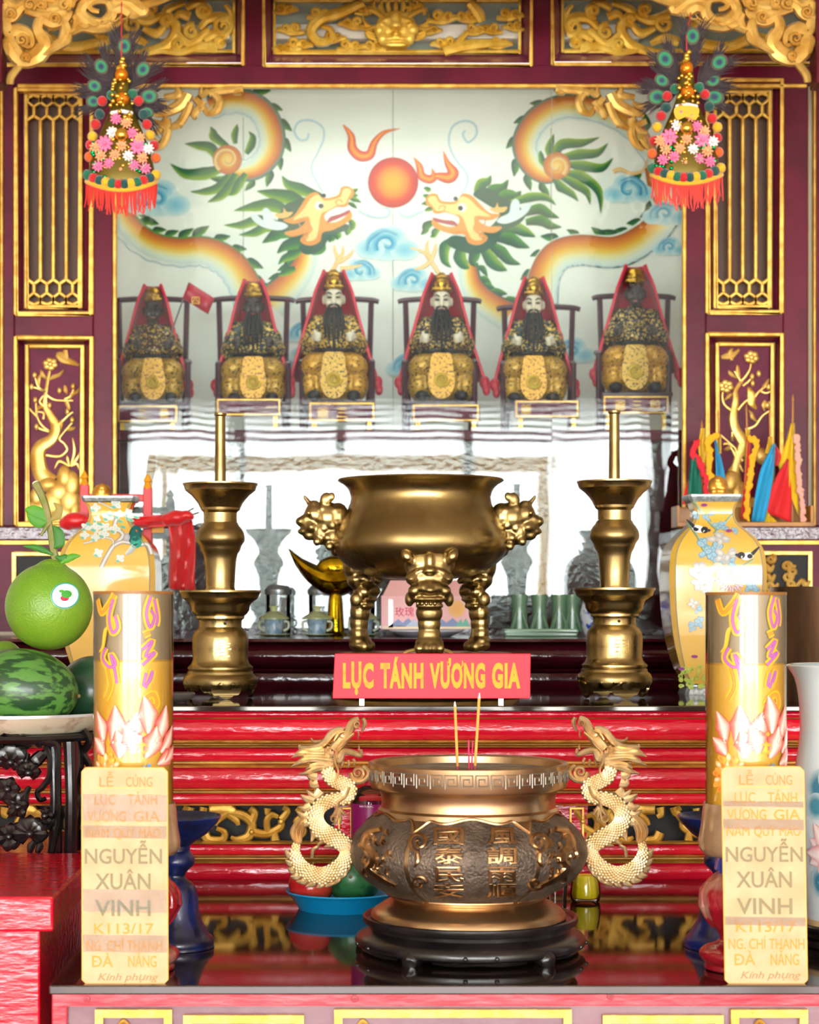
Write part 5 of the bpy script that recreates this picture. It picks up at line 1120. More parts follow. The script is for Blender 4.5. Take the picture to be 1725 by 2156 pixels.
vd(t, M, 'painted_bird', u, v - 2, 14, ['#145a52', '#12605a', '#0e4a48'], 22, .15); vd(t, M, 'painted_bird', u + 2, v + 12, 12, ['#3fa58c', '#2f8c7c'], 13); vd(t, M, 'painted_bird', u - 18, v + 2, 7, ['#b9b4b8', '#9a98a0'], 9)
vp(t, M, 'painted_bird', [(u - 2, v + 20), (u - 10, v + 30), (u - 20, v + 38)], [6, 6, 3], ['#c5c8c4', '#8f9a96']); vp(t, M, 'painted_bird', [(u - 2, v - 20), (u + 4, v - 10)], [2, 1], ['#d8502c'])
t, M = vase(1500, [(v - 3 if v < 1400 else v, w_) for v, w_ in VP], 'yellow enamel square vase painted with magpies and a purple chrysanthemum'); hp[0] = .0004
for pts, w_ in (([(470, 190), (530, 270), (600, 360), (640, 420), (590, 600)], 3), ([(760, 285), (690, 360), (620, 430)], 2.5), ([(430, 350), (500, 450), (540, 540), (590, 610)], 3), ([(910, 620), (820, 670), (770, 700)], 2.2), ([(600, 350), (560, 290), (500, 280)], 2)):
    vp(t, M, 'painted_branch', [zvr(*p) for p in pts], w_, ['#5d7a52', '#a9b79a'])
rnd = random.Random(3)
for x, y, s, cs in ([(x, y, s, ['#6f9cb4', '#9ab8c4', '#5f8aa2']) for x, y, s in ((500, 290, 1), (560, 320, .9), (650, 360, 1.1), (690, 370, 1), (610, 290, .8), (550, 520, 1.6), (600, 560, 1.6), (640, 540, 1.5), (560, 570, 1.4), (740, 640, 1.3), (640, 600, 1.3), (690, 620, 1.2), (700, 400, .9), (770, 410, .8), (480, 1100, 1.2), (520, 1080, 1.2), (500, 980, 1), (905, 815, 1.5), (870, 820, 1.1), (460, 1120, .9))] +
                     [(x, y, s, ['#cfccc6', '#b8b6b0', '#9fa09e']) for x, y, s in ((640, 470, 1.8), (680, 460, 1.6), (690, 590, 1.8), (730, 580, 1.6), (600, 700, 1.9), (560, 690, 1.7), (500, 700, 1.6), (510, 790, 1.5), (560, 760, 1.8), (480, 740, 1.3), (600, 820, 1.6), (540, 850, 1.2), (470, 940, 1.1))] + [(690, 690, 2.0, ['#d9b98a', '#e6d2b0', '#cfae7f']), (720, 720, 1.8, ['#d9b98a', '#e6d2b0', '#cfae7f'])]):
    u, v = zvr(x, y)
    for k in range(4):
        a = rnd.uniform(0, 6.28); vd(t, M, 'painted_petal', u + 5 * s * math.cos(a), v + 5 * s * math.sin(a), 6.5 * s, cs, 3.8 * s, a, 12)
u, v = zvr(745, 780)
for k in range(40):
    a = k * 2.4; r = 3 + 26 * math.sqrt(k / 40); vp(t, M, 'painted_petal', [(u + r * .7 * math.cos(a), v + r * .6 * math.sin(a)), (u + r * 1.15 * math.cos(a), v + r * .95 * math.sin(a))], [2.2, 1.6], ['#8c4c7e', '#e8dce4', '#a86a98'], 2)
for (x, y, s) in ((525, 395, 1), (850, 595, -1)):                 # two magpies
    u, v = zvr(x, y); vd(t, M, 'painted_magpie', u - 5 * s, v, 14, ['#f2f2f0', '#dcdcdc'], 8, .25 * s); vd(t, M, 'painted_magpie', u + 8 * s, v + 2 * s, 8, ['#202228', '#2c2f36'], 7)
    vp(t, M, 'painted_magpie', [(u - 14 * s, v - 4), (u - 22 * s, v - 12), (u - 30 * s, v - 20)], [4, 3, 1], ['#1c1f24', '#343a44']); vd(t, M, 'painted_magpie', u - 10 * s, v, 6, ['#202228', '#2c2f36'], 5); vd(t, M, 'painted_magpie', u + 17 * s, v + 3 * s, 4, ['#202228', '#3a3f48'], 3)
for k in range(40):
    x, y = rnd.uniform(370, 560), rnd.uniform(1400, 1560); vd(t, M, 'painted_grass', *zvr(x, y), rnd.uniform(2.5, 6), [rnd.choice(('#a9b84a', '#8aa846', '#d0c060', '#5b7a3c', '#33452c')), '#b6bd58'], None, 0, 10)
for x, y in ((480, 1330), (385, 1420), (730, 408), (550, 220)): vd(t, M, 'painted_flower', *zvr(x, y), 7, ['#7a3a6c', '#a0508c'], 3.5)
# gilded round finials that rise behind the vases
for cx, y0, y1, Y, lab in ((215, 1020, 1050, 4.56, 'gilded round finial rising behind the vase with the teal bird'), (1512, 1004, 1046, 4.56, 'gilded lobed finial rising behind the vase with magpies')):
    t = thing('gilded_finial', lab, 'finial', (P(cx, 0, Y).x, Y, UT), 'gilded finials behind the vases'); q = MB()
    q.pell(cx, y0 + 20, Y, 22, 22, 22)
    for a, b in ((-9, 8), (9, 8), (0, -8), (-8, 22), (8, 22)): q.pell(cx + a, y0 + 16 + b, Y - .014, 11, 11, 10)
    q.blob('head', mat('amber_gilding', '#d39a3c', .3, .6, col2='#a86a20', nscale=20), t, .003, 2)
    MB().plathe(cx, Y, [(y0 + 34, 14), (y0 + 60, 10), (1400, 10), (1420, 26), (HY - (UT - CZ) * F / Y, 30)], 20).build('shaft', GILT, t)

# ==== red weapon rack and sash (on the step shelf, left) ==================================
YK = 5.1; RK = mat('red_paint', '#c81420', .4); YK2 = mat('ochre_paint', '#d8930e', .45); SATIN = mat('red_satin', '#cf0d16', .3, sheen=.5, bump=.2, bscale=10)
t = thing('red_weapon_rack', 'red painted rack with ochre finial posts, tied with a red sash', 'rack', (P(250, 0, YK).x, YK, ST))
for x, y0 in ((178, 990), (311, 997)):
    pst = MB().pbox(x - 10, y0 + 30, x + 9, 1290, YK, .02).build('post', RK, t, False, bevel=.002)
    a = P(x, 0, YK); b = P(x - 10, 1290, YK); MB().box(b.x - .004, b.x + .028, YK - .03, YK + .05, ST, b.z + .001).build('foot', RK, t, False)
    MB().plathe(x, YK + .01, [(y0, 0), (y0 + 2, 2), (y0 + 14, 9), (y0 + 17, 9), (y0 + 19, 6), (y0 + 24, 7), (y0 + 27, 9), (y0 + 33, 9)], 8).build('finial', YK2, t, True)
MB().pbox(170, 1040, 318, 1056, YK + .004, .012).build('rail', RK, t, False, bevel=.002); MB().pbox(170, 1100, 400, 1112, YK + .004, .012).build('rail', RK, t, False, bevel=.002)
MB().pbox(320, 1100, 345, 1122, YK - .006, .01).build('rail_end', YK2, t, False)
for x0, y0, x1, y1 in ((378, 1086, 408, 1070), (380, 1090, 420, 1079), (380, 1096, 420, 1112)):
    MB().tube([P(x0, y0, YK - .01), P(x1, y1, YK - .04)], .002, 6).build('weapon_tip', mat('dark_steel', '#4a3a28', .4, .6), t)
t = thing('satin_cloth', 'shiny red satin cloth draped along the rack and hanging down', 'cloth', P(370, 1240, YK - .03))
def cloth(rows, nm, m, t, sol=.002): return MB().sheet(rows).build(nm, m, t, solid=sol)
rows = []
for i in range(25):
    f = i / 24; x = 140 + 260 * f; yc = 1094 + 10 * math.sin(f * PI) - 6 * f; hgt = 22 - 4 * math.sin(f * 7)
    rows.append([P(x, yc + hgt * g_, YK - .03 - .02 * math.cos(g_ * 1.4) - .006 * math.sin(g_ * 9 + f * 11)) for g_ in [j / 6 - .5 for j in range(7)]])
cloth(rows, 'drape', SATIN, t)
rows = []
for i in range(17):
    f = i / 16; rows.append([P((350 + 10 * f + 4 * math.sin(f * 5)) + (52 + 4 * f) * g_, 1080 + 160 * f + 6 * g_, YK - .04 + .012 * math.sin(g_ * 9 + f * 3) - .008 * f) for g_ in [j / 10 for j in range(11)]])
cloth(rows, 'tail', SATIN, t)
q = MB(); q.pell(372, 1090, YK - .05, 22, 17, 16); q.pell(395, 1085, YK - .05, 16, 10, 12, .4); q.pell(356, 1094, YK - .045, 18, 14, 14); q.blob('knot', SATIN, t, .004, 3)
q = MB(); q.pell(160, 1096, YK - .04, 30, 18, 16); q.pell(140, 1104, YK - .035, 18, 12, 12, .4); q.blob('gather', SATIN, t, .004, 3)

# ==== five command pennants in a box on the right ledge ===================================
YN = 5.28; zn = P(0, 1108, YS - .2).z; OCH = mat('ochre_lacquered_box', '#8f5a14', .4, col2='#b5781e', nscale=10)
t = thing('flag_box', 'ochre lacquered wooden box holding five coloured pennants', 'box', (P(1560, 0, YN).x, YN, zn))
bx0, bx1 = P(1420, 0, YN).x, P(1706, 0, YN).x; ztop = P(0, 1066, YN).z
for nm, a in (('front_board', (bx0, bx1, YN - .05, YN - .042, zn, zn + .012)), ('back_board', (bx0, bx1, YN + .042, YN + .05, zn, ztop)), ('end_board', (bx0, bx0 + .008, YN - .042, YN + .042, zn, ztop)), ('end_board', (bx1 - .008, bx1, YN - .042, YN + .042, zn, ztop))):
    MB().box(*a).build(nm, OCH, t, False, bevel=.001)
FY = mat('yellow_cloth', '#e0b400', .7, sheen=.2); FR = mat('red_cloth', '#d4141c', .7, sheen=.2); FB = mat('blue_cloth', '#159ad0', .7, sheen=.2); FG = mat('green_cloth', '#0f6a58', .7); FO = mat('orange_fringe', '#f0a818', .8); FRR = mat('red_fringe', '#d02030', .8); FP = mat('pink_fringe', '#d8a090', .8)
def zf(x, y): return (1325 + x / 3.92, 700 + y / 3.92)
def pennant(label, pole, panels, fringe, fm):
    a, b = pole; t = thing('pennant', label, 'flag', P(*zf(*a), YN), 'furled pennants in the ochre box')
    MB().tube([P(zf(*a)[0], 1098, YN), P(*zf(*a), YN), P(*zf(*b), YN)], [.0035, .0032, .0026, .0022], 7).build('pole', mat('varnished_stick', '#b0701c', .4), t)
    q = MB(); q.tube([P(*zf(*b), YN), P(zf(*b)[0], zf(*b)[1] - 14, YN)], [.0035, .0006], 6); q.build('spear_tip', mat('varnished_stick'), t)
    for i, (m, pts) in enumerate(panels):
        p4 = [zf(*p) for p in pts]; rows = []                       # left edge and right edge polylines, top to bottom
        n = len(p4) // 2; Lx, Rx = p4[:n], p4[n:]; Ls, _ = cr(Lx, 5); Rs, _ = cr(Rx, 5)
        for k in range(len(Ls)):
            rows.append([P(Ls[k][0] + (Rs[k][0] - Ls[k][0]) * g_, Ls[k][1] + (Rs[k][1] - Ls[k][1]) * g_, YN - .008 - .006 * i - .012 * math.sin(g_ * PI) - .004 * math.sin(g_ * 12 + k * .3)) for g_ in [j / 8 for j in range(9)]])
        cloth(rows, 'cloth', m, t, .0012)
    if fringe:
        q = MB(); sp, par = cr([zf(*p) for p in fringe], 8)
        for k, p in enumerate(sp):
            for d in range(3): q.pell(p[0] + random.uniform(-5, 5), p[1] + random.uniform(-4, 4), YN - .028, random.uniform(3, 5), random.uniform(4, 7), 3, random.uniform(-1, 1), 6, 4)
        q.blob('fringe', fm, t, .003, 1)
pennant('green and yellow pennant with red tasselled edge', ((600, 900), (600, 780)), [(FR, [(520, 1150), (460, 1300), (440, 1420), (560, 1180), (560, 1300), (520, 1420)]), (FY, [(590, 790), (570, 950), (600, 1100), (628, 790), (634, 950), (630, 1100)]), (FG, [(510, 1030), (490, 1250), (480, 1440), (570, 1030), (595, 1250), (610, 1440)])], [(560, 900), (520, 1000), (560, 1040), (600, 1100), (630, 1200), (640, 1320)], FRR)
pennant('blue and yellow pennant with orange fringe', ((740, 850), (735, 680)), [(FY, [(735, 840), (735, 920), (735, 1000), (760, 840), (762, 920), (760, 1000)]), (FB, [(705, 890), (715, 1080), (720, 1240), (720, 890), (770, 1080), (800, 1240)])], [(720, 850), (650, 900), (670, 1000), (660, 1090), (680, 1200)], FO)
pennant('red pennant edged with a thick orange fringe', ((975, 820), (968, 640)), [(FY, [(960, 800), (955, 1000), (950, 1300), (1000, 800), (980, 1000), (960, 1300)]), (FR, [(970, 860), (950, 1200), (920, 1540), (1000, 860), (1010, 1200), (980, 1540)])], [(1000, 870), (1050, 920), (1020, 1050), (1000, 1200), (980, 1350), (970, 1540)], FO)
pennant('sky blue pennant with a yellow sleeve and red lining', ((1165, 860), (1160, 680)), [(FY, [(1150, 860), (1140, 930), (1120, 1000), (1180, 860), (1190, 930), (1170, 1000)]), (FR, [(1200, 930), (1205, 1000), (1200, 1100), (1210, 930), (1255, 1010), (1230, 1100)]), (FB, [(1190, 920), (1080, 1150), (1010, 1560), (1212, 920), (1180, 1250), (1120, 1560)])], None, None)
pennant('large red and yellow pennant with pale pink fringe', ((1350, 750), (1352, 560)), [(FY, [(1335, 750), (1280, 950), (1230, 1100), (1365, 750), (1385, 1150), (1410, 1540)]), (FY, [(1130, 1460), (1100, 1520), (1080, 1570), (1160, 1500), (1200, 1540), (1230, 1570)]), (FR, [(1310, 1040), (1210, 1200), (1110, 1480), (1315, 1050), (1340, 1300), (1340, 1570)])], [(1380, 850), (1395, 1000), (1400, 1200), (1425, 1400), (1440, 1550)], FP)
# ==== tall printed candle jars on red ceramic holders =====================================
YJ = 2.93; jy = HY + (CZ - LT) * F / YJ
def clearmat(nm, tint, rough=.03, ior=1.5):
    m = bpy.data.materials.new(nm); m.use_nodes = True; N = m.node_tree.nodes; L = m.node_tree.links; N.remove(N['Principled BSDF'])
    t_ = N.new('ShaderNodeBsdfTransparent'); t_.inputs[0].default_value = tint; g_ = N.new('ShaderNodeBsdfGlossy'); g_.inputs['Roughness'].default_value = rough
    f_ = N.new('ShaderNodeFresnel'); f_.inputs[0].default_value = ior; x_ = N.new('ShaderNodeMixShader')
    L.new(f_.outputs[0], x_.inputs[0]); L.new(t_.outputs[0], x_.inputs[1]); L.new(g_.outputs[0], x_.inputs[2]); L.new(x_.outputs[0], N['Material Output'].inputs[0]); MATS[nm] = m; return m
SLEEVE = clearmat('smoked_clear_sleeve', (.95, .92, .86, 1), .04); CLEAR = clearmat('clear_glass', (.95, .96, .96, 1))
SLIN = mat('frosted_lining', '#a8987e', .5, alpha=.85)
WAX = mat('yellow_wax', '#eeb52c', .35, col2='#f0c250', nscale=10, sss=.15, coat=.6, croug=.04); WAXT = mat('pale_wax', '#f0d898', .5)
HOLDR = mat('red_ceramic', '#8e1420', .15, col2='#b08a78', nscale=14, nlo=.55, nhi=.7, coat=.5, bump=.3, bscale=40); COLLAR = mat('waxy_brown_collar', '#a98a6e', .2, col2='#8a6a4c', nscale=15, bump=.4, bscale=25, coat=.5)
def jar(cx, ytop, ywax, label, hl, seed):
    t = thing('candle_jar', label, 'candle', P(cx, 1702, YJ), 'tall printed candle jars')
    MB().plathe(cx, YJ, [(1700, 0), (1700, 84), (ytop, 84)], 64).build('clear_sleeve', SLEEVE, t)
    MB().plathe(cx, YJ, [(ywax, 80.5), (ytop + 4, 80.5)], 48).build('frosted_lining', SLIN, t)
    MB().plathe(cx, YJ, [(1698, 0), (1698, 83.2), (ywax + 4, 83.2), (ywax, 80), (ywax + 2, 60), (ywax + 4, 0)], 64).build('wax', WAX, t)
    MB().plathe(cx, YJ, [(ytop, 84.6), (ytop + 6, 84.6)], 48).build('rim_band', mat('brown_rim', '#8a5a20', .4), t)
    M = cyl_map(cx, YJ, 84.4); hp = [.0003]
    def vp(nm, pts, wd, cols, seg=5): hp[0] += .00002; MB().paint(pts, wd, M, hp[0], [C(c) for c in cols], seg).build(nm, PRINT, t, False)
    def vd(nm, x, y, r, cols, ry=None, rot=0): hp[0] += .00002; MB().disc(x, y, r, M, hp[0], [C(c) for c in cols], 16, ry, rot).build(nm, PRINT, t, False)
    # flowing calligraphy: purple core inside a gold outline
    calls = [[(-80, 1262), (-66, 1290), (-44, 1272), (-30, 1252)], [(-34, 1262), (-44, 1300), (-36, 1330), (-24, 1320), (-30, 1296)], [(-52, 1362), (-62, 1384), (-44, 1402), (-28, 1396), (-40, 1376), (-30, 1410), (-26, 1436)], [(-48, 1404), (-40, 1440), (-54, 1470)],
             [(46, 1256), (36, 1290), (44, 1320), (54, 1300), (46, 1284)], [(54, 1262), (62, 1300), (58, 1316)], [(30, 1336), (44, 1330)], [(28, 1366), (50, 1348), (34, 1380), (56, 1372), (28, 1398)], [(36, 1414), (30, 1440), (44, 1430), (50, 1410), (34, 1446)], [(24, 1480), (40, 1462), (54, 1460), (60, 1480), (48, 1484)]]
    for pts in calls: vp('gold_lettering', [(cx + a, b) for a, b in pts], 8.5, ['#c99a1c', '#e6b81e', '#c99a1c'])
    for i, pts in enumerate(calls): vp('gold_lettering', [(cx + a, b) for a, b in pts], 3.4, (['#7d2f7c', '#b86ab0', '#7d2f7c'] if i % 3 else ['#a8402c', '#d8a02c', '#a8402c']))
    rnd = random.Random(seed)
    for dx, dy, L_, W_, a in [(-60, 1560, 70, 20, -1.9), (-36, 1560, 80, 24, -1.5), (-8, 1560, 70, 22, -1.2), (-58, 1584, 50, 20, -2.4), (-20, 1590, 60, 24, -1.7), (56, 1560, 84, 22, -1.2), (40, 1540, 80, 24, -1.7), (70, 1580, 70, 18, -.9), (34, 1590, 70, 26, -1.2), (62, 1604, 60, 20, -.5), (10, 1580, 60, 24, -1.9), (84, 1600, 50, 16, -.7)]:
        x, y = cx + dx * hl, dy; e = (x + hl * L_ * math.cos(a), y + L_ * math.sin(a)); m_ = ((x + e[0]) / 2 + 5, (y + e[1]) / 2)
        vp('lotus_petal', [(x, y), m_, e], [4, W_, 0], ['#c84438', '#e0a898', '#ead8cc', '#d88474', '#b82c34'])
    vd('lotus_centre', cx + 26 * hl, 1570, 15, ['#e0b024', '#d8902c'], 12)
    for k in range(46):
        a = k * 2.4; r = 44 * math.sqrt(k / 46); vd('chrysanthemum_petal', cx - 52 * hl + r * .8 * math.cos(a), 1628 + r * math.sin(a), 9, [('#f8e8c8', '#f2a83c', '#e8701c') [k % 3], '#f0a040'], 5.5, a)
    for k in range(26):
        a = k * 2.4; r = 26 * math.sqrt(k / 26); vd('blue_petal', cx + 34 * hl + r * 1.2 * math.cos(a), 1628 + r * .8 * math.sin(a), 7.5, [('#f0f4f8', '#8cc0e4', '#3a7cc0')[k % 3], '#6aa4d8'], 4.5, a)
    vp('gold_scroll', [(cx - 70 * hl, 1372), (cx - 58 * hl, 1360), (cx - 52 * hl, 1330), (cx - 46 * hl, 1320)], [1, 4, 5, 2], ['#c99a1c', '#e0b43c'])
    t2 = thing('red_candle_holder', label.replace('tall yellow candle jar', 'bulbous red ceramic holder under the candle jar').split(' printed')[0] + (' near the fruit tray' if cx < 800 else ' near the porcelain vase'), 'candle holder', P(cx, jy, YJ), 'red ceramic candle holders')
    pr = [(1701, 0), (1701, 84), (1694, 86), (1690, 88), (1700, 90), (1740, 94), (1768, 99), (1784, 98), (1796, 90), (1800, 84), (1800, 0)]
    MB().plathe(cx, YJ, pr, 48).build('collar', COLLAR, t2)
    MB().plathe(cx, YJ, [(1800, 60), (1812, 62), (1830, 66), (1838, 60)], 40).build('blue_neck', mat('blue_glaze', '#1f2f8a', .2, coat=.5), t2)
    MB().plathe(cx, YJ, cr([(1836, 60), (1850, 76), (1875, 94), (1905, 97), (1935, 82), (1960, 62), (1975, 55), (1985, 66), (1992, 84), (2003, 97), (2016, 95), (2026, 86), (jy, 80), (jy, 0)], 4)[0], 56).build('body', HOLDR, t2)
    hb = [(1836, 60), (1850, 76), (1875, 94), (1905, 97), (1935, 82), (1960, 62)]
    def rb_(v):
        for (a, ra), (b, rb) in zip(hb, hb[1:]):
            if a <= v <= b: return ra + (rb - ra) * (v - a) / (b - a)
        return 60
    c_ = P(cx, 0, YJ)
    def Mb(u, v, h=0): r = rb_(v) * YJ / F + h; return Vector((c_.x + r * math.sin(u / 90), YJ - r * math.cos(u / 90), CZ + (HY - v) * YJ / F))
    for k in range(12):
        MB().stroke([(k * 47, 1950), (k * 47 + 12, 1905), (k * 47 + 4, 1856)], [8, 17, 3], Mb, .004).build('raised_petal', HOLDR, t2)
jar(281, 1245, 1388, 'tall yellow candle jar printed with lotus flowers beside the striped watermelon', 1, 1)
jar(1571, 1247, 1395, 'tall yellow candle jar printed with lotus flowers in front of the magpie vase', 1, 2)
# ---- blue ceramic lamp stands behind the jars
BLUE = mat('deep_blue_glaze', '#142058', .3, col2='#0e1228', nscale=22, bump=.3, bscale=50, coat=.3); SOOT = mat('sooty_glaze', '#2a2c38', .5, col2='#4a4440', nscale=12)
for cx, lab in ((366, 'dark blue ceramic oil lamp stand with wide dish next to the red chest'), (1527, 'dark blue ceramic oil lamp stand with wide dish next to the gold dragon handle')):
    Y = 3.12; yb = HY + (CZ - LT) * F / Y; t = thing('blue_lamp_stand', lab, 'lamp stand', P(cx, yb, Y), 'blue ceramic oil lamp stands')
    MB().plathe(cx, Y, [(1745, 0), (1742, 50), (1730, 84), (1722, 95), (1716, 98), (1719, 100), (1732, 92), (1755, 70), (1772, 44), (1780, 34), (1790, 34), (1792, 0)], 48).build('dish', BLUE, t)
    MB().plathe(cx, Y, cr([(1788, 30), (1796, 38), (1808, 44), (1820, 42), (1832, 30), (1842, 24), (1850, 28), (1862, 42), (1880, 50), (1910, 52), (1935, 58), (1955, 68), (1966, 74), (yb - 18, 84), (yb - 6, 84), (yb, 78), (yb, 0)], 3)[0], 48).build('stem_and_base', BLUE, t)
    MB().plathe(cx, Y, [(1741, 0), (1738, 56), (1731, 78)], 32).build('dried_oil', SOOT, t)
# ---- two name cards leaning on the holders
CARD = mat('pale_card', '#c69f78', .5, col2='#bc936a', nscale=20, spec=.3); CEDGE = mat('card_edge', '#e0a44c', .5)
TAPE = clearmat('clear_tape', (.995, .99, .985, 1), .1, 1.8)
_n = TAPE.node_tree.nodes; _b = _n.new('ShaderNodeBump'); _x = _n.new('ShaderNodeTexNoise'); _x.inputs['Scale'].default_value = 55; _b.inputs['Distance'].default_value = .004; _b.inputs['Strength'].default_value = .3
TAPE.node_tree.links.new(_x.outputs[0], _b.inputs['Height'])
for n_ in _n:
    if n_.type in ('BSDF_GLOSSY', 'FRESNEL'): TAPE.node_tree.links.new(_b.outputs[0], n_.inputs['Normal'])
def card(x0, x1, xb0, xb1, y0, label, lines, tapes):
    Yb, Yt = 2.815, 2.832; yb = HY + (CZ - LT) * F / Yb; t = thing('name_card', label, 'card', P((x0 + x1) / 2, yb, Yb), 'lettered name cards')
    def M(u, v, h=0):
        f = (yb - v) / (yb - y0); return P(u, v, Yb + (Yt - Yb) * f - h)
    def MU(u, v, h=0): return M(u + (xb0 - x0) * (v - y0) / (yb - y0), v, h)
    r = 8; out = [(x0 + r, y0), (x1 - r, y0), (x1, y0 + r), (x1, yb - r), (x1 - r, yb), (x0 + r, yb), (x0, yb - r), (x0, y0 + r)]
    MB().fill(out, MU, 0, None, .005, 0).build('card', CARD, t, False)
    q = MB(); q.tube([MU(a, b, -.001) for a, b in out + [out[0]]], .0014, 6); q.build('card_edge', CEDGE, t)
    for txt, a, b, y, hgt, col, sh in lines:
        MB().text(txt, 0, y, hgt, MU, .0003, C(col), fit=(x0 + a, x0 + b), bold=.02 if hgt > 28 else .012, shear=sh).build('lettering', PRINTM, t, False)
    MB().paint([(x0 + 30, y0 + 42), (x1 - 30, y0 + 42)], 1, MU, .0003, [C('#e0a850')], 1).build('rule_line', PRINTM, t, False)
    for a, b in tapes:
        MB().fill([(x0 + 1, a), (x1 - 1, a + 2), (x1 - 1, b), (x0 + 1, b - 3)], MU, .0008, None, .0003).build('clear_tape', TAPE, t, False)
O, G_ = '#c8862c', '#7d7250'
LN = lambda o: [('LỄ', 36, 66, 1652 + o, 20, '#a07c3c', 0), ('CÚNG', 92, 148, 1652 + o, 20, '#a07c3c', 0), ('LỤC', 26, 70, 1690 + o, 22, O, 0), ('TÁNH', 96, 158, 1690 + o, 22, O, 0), ('VƯƠNG', 10, 92, 1726 + o, 22, O, 0), ('GIA', 108, 164, 1726 + o, 22, O, 0), ('NĂM', 8, 56, 1760 + o, 20, O, 0), ('QUÝ', 66, 112, 1760 + o, 20, O, 0), ('MÃO', 120, 164, 1760 + o, 20, O, 0),
               ('NGUYỄN', 5, 168, 1814 + o, 31, G_, 0), ('XUÂN', 26, 144, 1868 + o, 33, G_, 0), ('VINH', 26, 144, 1924 + o, 33, G_, 0), ('K113/17', 24, 150, 1962 + o, 22, O, 0), ('NG. CHÍ THANH', 8, 168, 1998 + o, 22, O, 0), ('ĐÀ', 20, 64, 2032 + o, 24, O, 0), ('NẴNG', 96, 156, 2032 + o, 24, O, 0), ('Kính phụng', 32, 160, 2060 + o, 15, '#93794a', .3)]
card(173, 352, 174, 354, 1617, 'cream name card with washed-out lettering and shiny tape by the red chest', LN(4), ((1672, 1730), (1738, 1766), (1872, 1922), (1968, 2006)))
card(1520, 1692, 1528, 1700, 1615, 'cream name card with clear lettering in front of the porcelain vase', LN(0), ((1686, 1700), (1724, 1748), (1930, 1950)))

# ==== fruit on a tray, on a black carved stand ============================================
YP = 3.62
zt_ = P(0, 1499, YP).z
t = thing('black_carved_stand', 'black carved openwork wooden stand under the fruit tray', 'stand', P(20, 1800, YP)); zfl = 1.115
cxT, cyT = P(20, 0, YP).x, YP; rT = .19; ztop = P(0, 1538, YP).z
MB().lathe([(0, -.012), (rT * .96, -.012), (rT * .98, -.006), (rT * .96, 0), (0, 0)], (cxT, cyT, ztop), 48).build('top_board', BLACKW, t)
Mf = plane(YP - .15)
def zs(x, y): return (x / 3.189, 1480 + y / 3.189)
fr = MB().stroke([zs(20, 200), zs(120, 260), zs(240, 260), zs(330, 270), zs(385, 300), zs(385, 500), zs(385, 740), zs(370, 860), zs(340, 1010)], [8, 9, 9, 9, 8, 8, 8, 9, 7], Mf, .014).build('carved_frame', BLACKW, t)
def bs(nm, pts, wd, rl=.01, hh=0): MB().stroke([zs(*p) for p in pts], wd, Mf, rl, h=hh).build(nm, BLACKW, t)
for pts, wd in (([(300, 290), (330, 340), (335, 480), (290, 560), (250, 600), (270, 650), (310, 640)], [6, 7, 7, 7, 6, 6, 4]), ([(330, 700), (345, 780), (320, 850)], [6, 7, 5]), ([(0, 260), (60, 220), (130, 240), (200, 300)], [10, 12, 10, 6])): bs('carved_stem', pts, wd)
MB().spiral(*zs(160, 240), 11, 1.6, 0, [4, 4, 2.5], Mf, .008, h=.008).build('carved_curl', BLACKW, t); MB().spiral(*zs(265, 265), 9, 1.5, 1, [3.5, 3.5, 2], Mf, .008, h=.008).build('carved_curl', BLACKW, t)
for cx_, cy_, n_, r_, a0, sp in ((190, 470, 11, 90, -3.1, 3.3), (200, 880, 15, 130, -3.4, 3.7), (50, 580, 11, 90, -2.8, 5.5), (70, 400, 7, 150, -2.8, 2.4), (60, 900, 9, 100, 1.2, 4.2), (300, 760, 7, 70, -1.5, 3), (120, 700, 7, 80, -1, 4)):
    for k in range(n_):
        a = a0 + sp * k / (n_ - 1); r2 = r_ * (1 if k % 2 else .8)
        bs('carved_petal', [(cx_, cy_), (cx_ + r2 * .6 * math.cos(a), cy_ + r2 * .6 * math.sin(a)), (cx_ + r2 * math.cos(a), cy_ + r2 * math.sin(a))], [3, r_ * .12 + 3, 1.6], .011, .004 * (k % 2))
    MB().pell(*zs(cx_, cy_), YP - .168, 8, 8, 7).build('carved_flower_centre', BLACKW, t)
for pts in ([(60, 440), (20, 380), (0, 300), (-40, 290)], [(110, 450), (80, 380), (30, 350), (-10, 380)], [(170, 450), (150, 390), (170, 330), (180, 320)], [(210, 450), (240, 390), (290, 340), (300, 310)], [(100, 700), (60, 640), (20, 560), (0, 540)], [(180, 600), (130, 640), (60, 640), (30, 660)], [(130, 930), (90, 960), (60, 940)], [(200, 1010), (210, 960), (230, 930)], [(250, 1010), (270, 960), (290, 950)], [(200, 560), (170, 620), (180, 690)]): bs('carved_leaf', pts, [5, 15, 12, 2] if len(pts) == 4 else [5, 9, 5], .009)
for x in (-80, 118, 150):
    c = P(x, 0, YP - .12); MB().tube([(c.x, YP - .14, ztop - .012), (c.x + .004, YP - .15, (ztop + zfl) / 2), (c.x, YP - .13, zfl)], [.012, .010, .013], 10, 5).build('leg', BLACKW, t)
for pts in ([(560, 180), (600, 260), (560, 340), (600, 420), (570, 520), (600, 640), (560, 720), (590, 800), (560, 900), (580, 1000)], [(520, 250), (540, 400), (510, 560), (530, 720), (510, 860), (520, 990)]): bs('carved_side', pts, [7, 10, 8, 11, 8, 10, 7], .02, -.06)
for x in (-.12, .1): MB().tube([(cxT + x, cyT + .13, ztop - .012), (cxT + x, cyT + .13, zfl)], .012, 10).build('leg', BLACKW, t)
t = thing('fruit_tray', 'round metal tray with a rust-stained side holding the fruit', 'tray', (cxT, cyT, ztop))
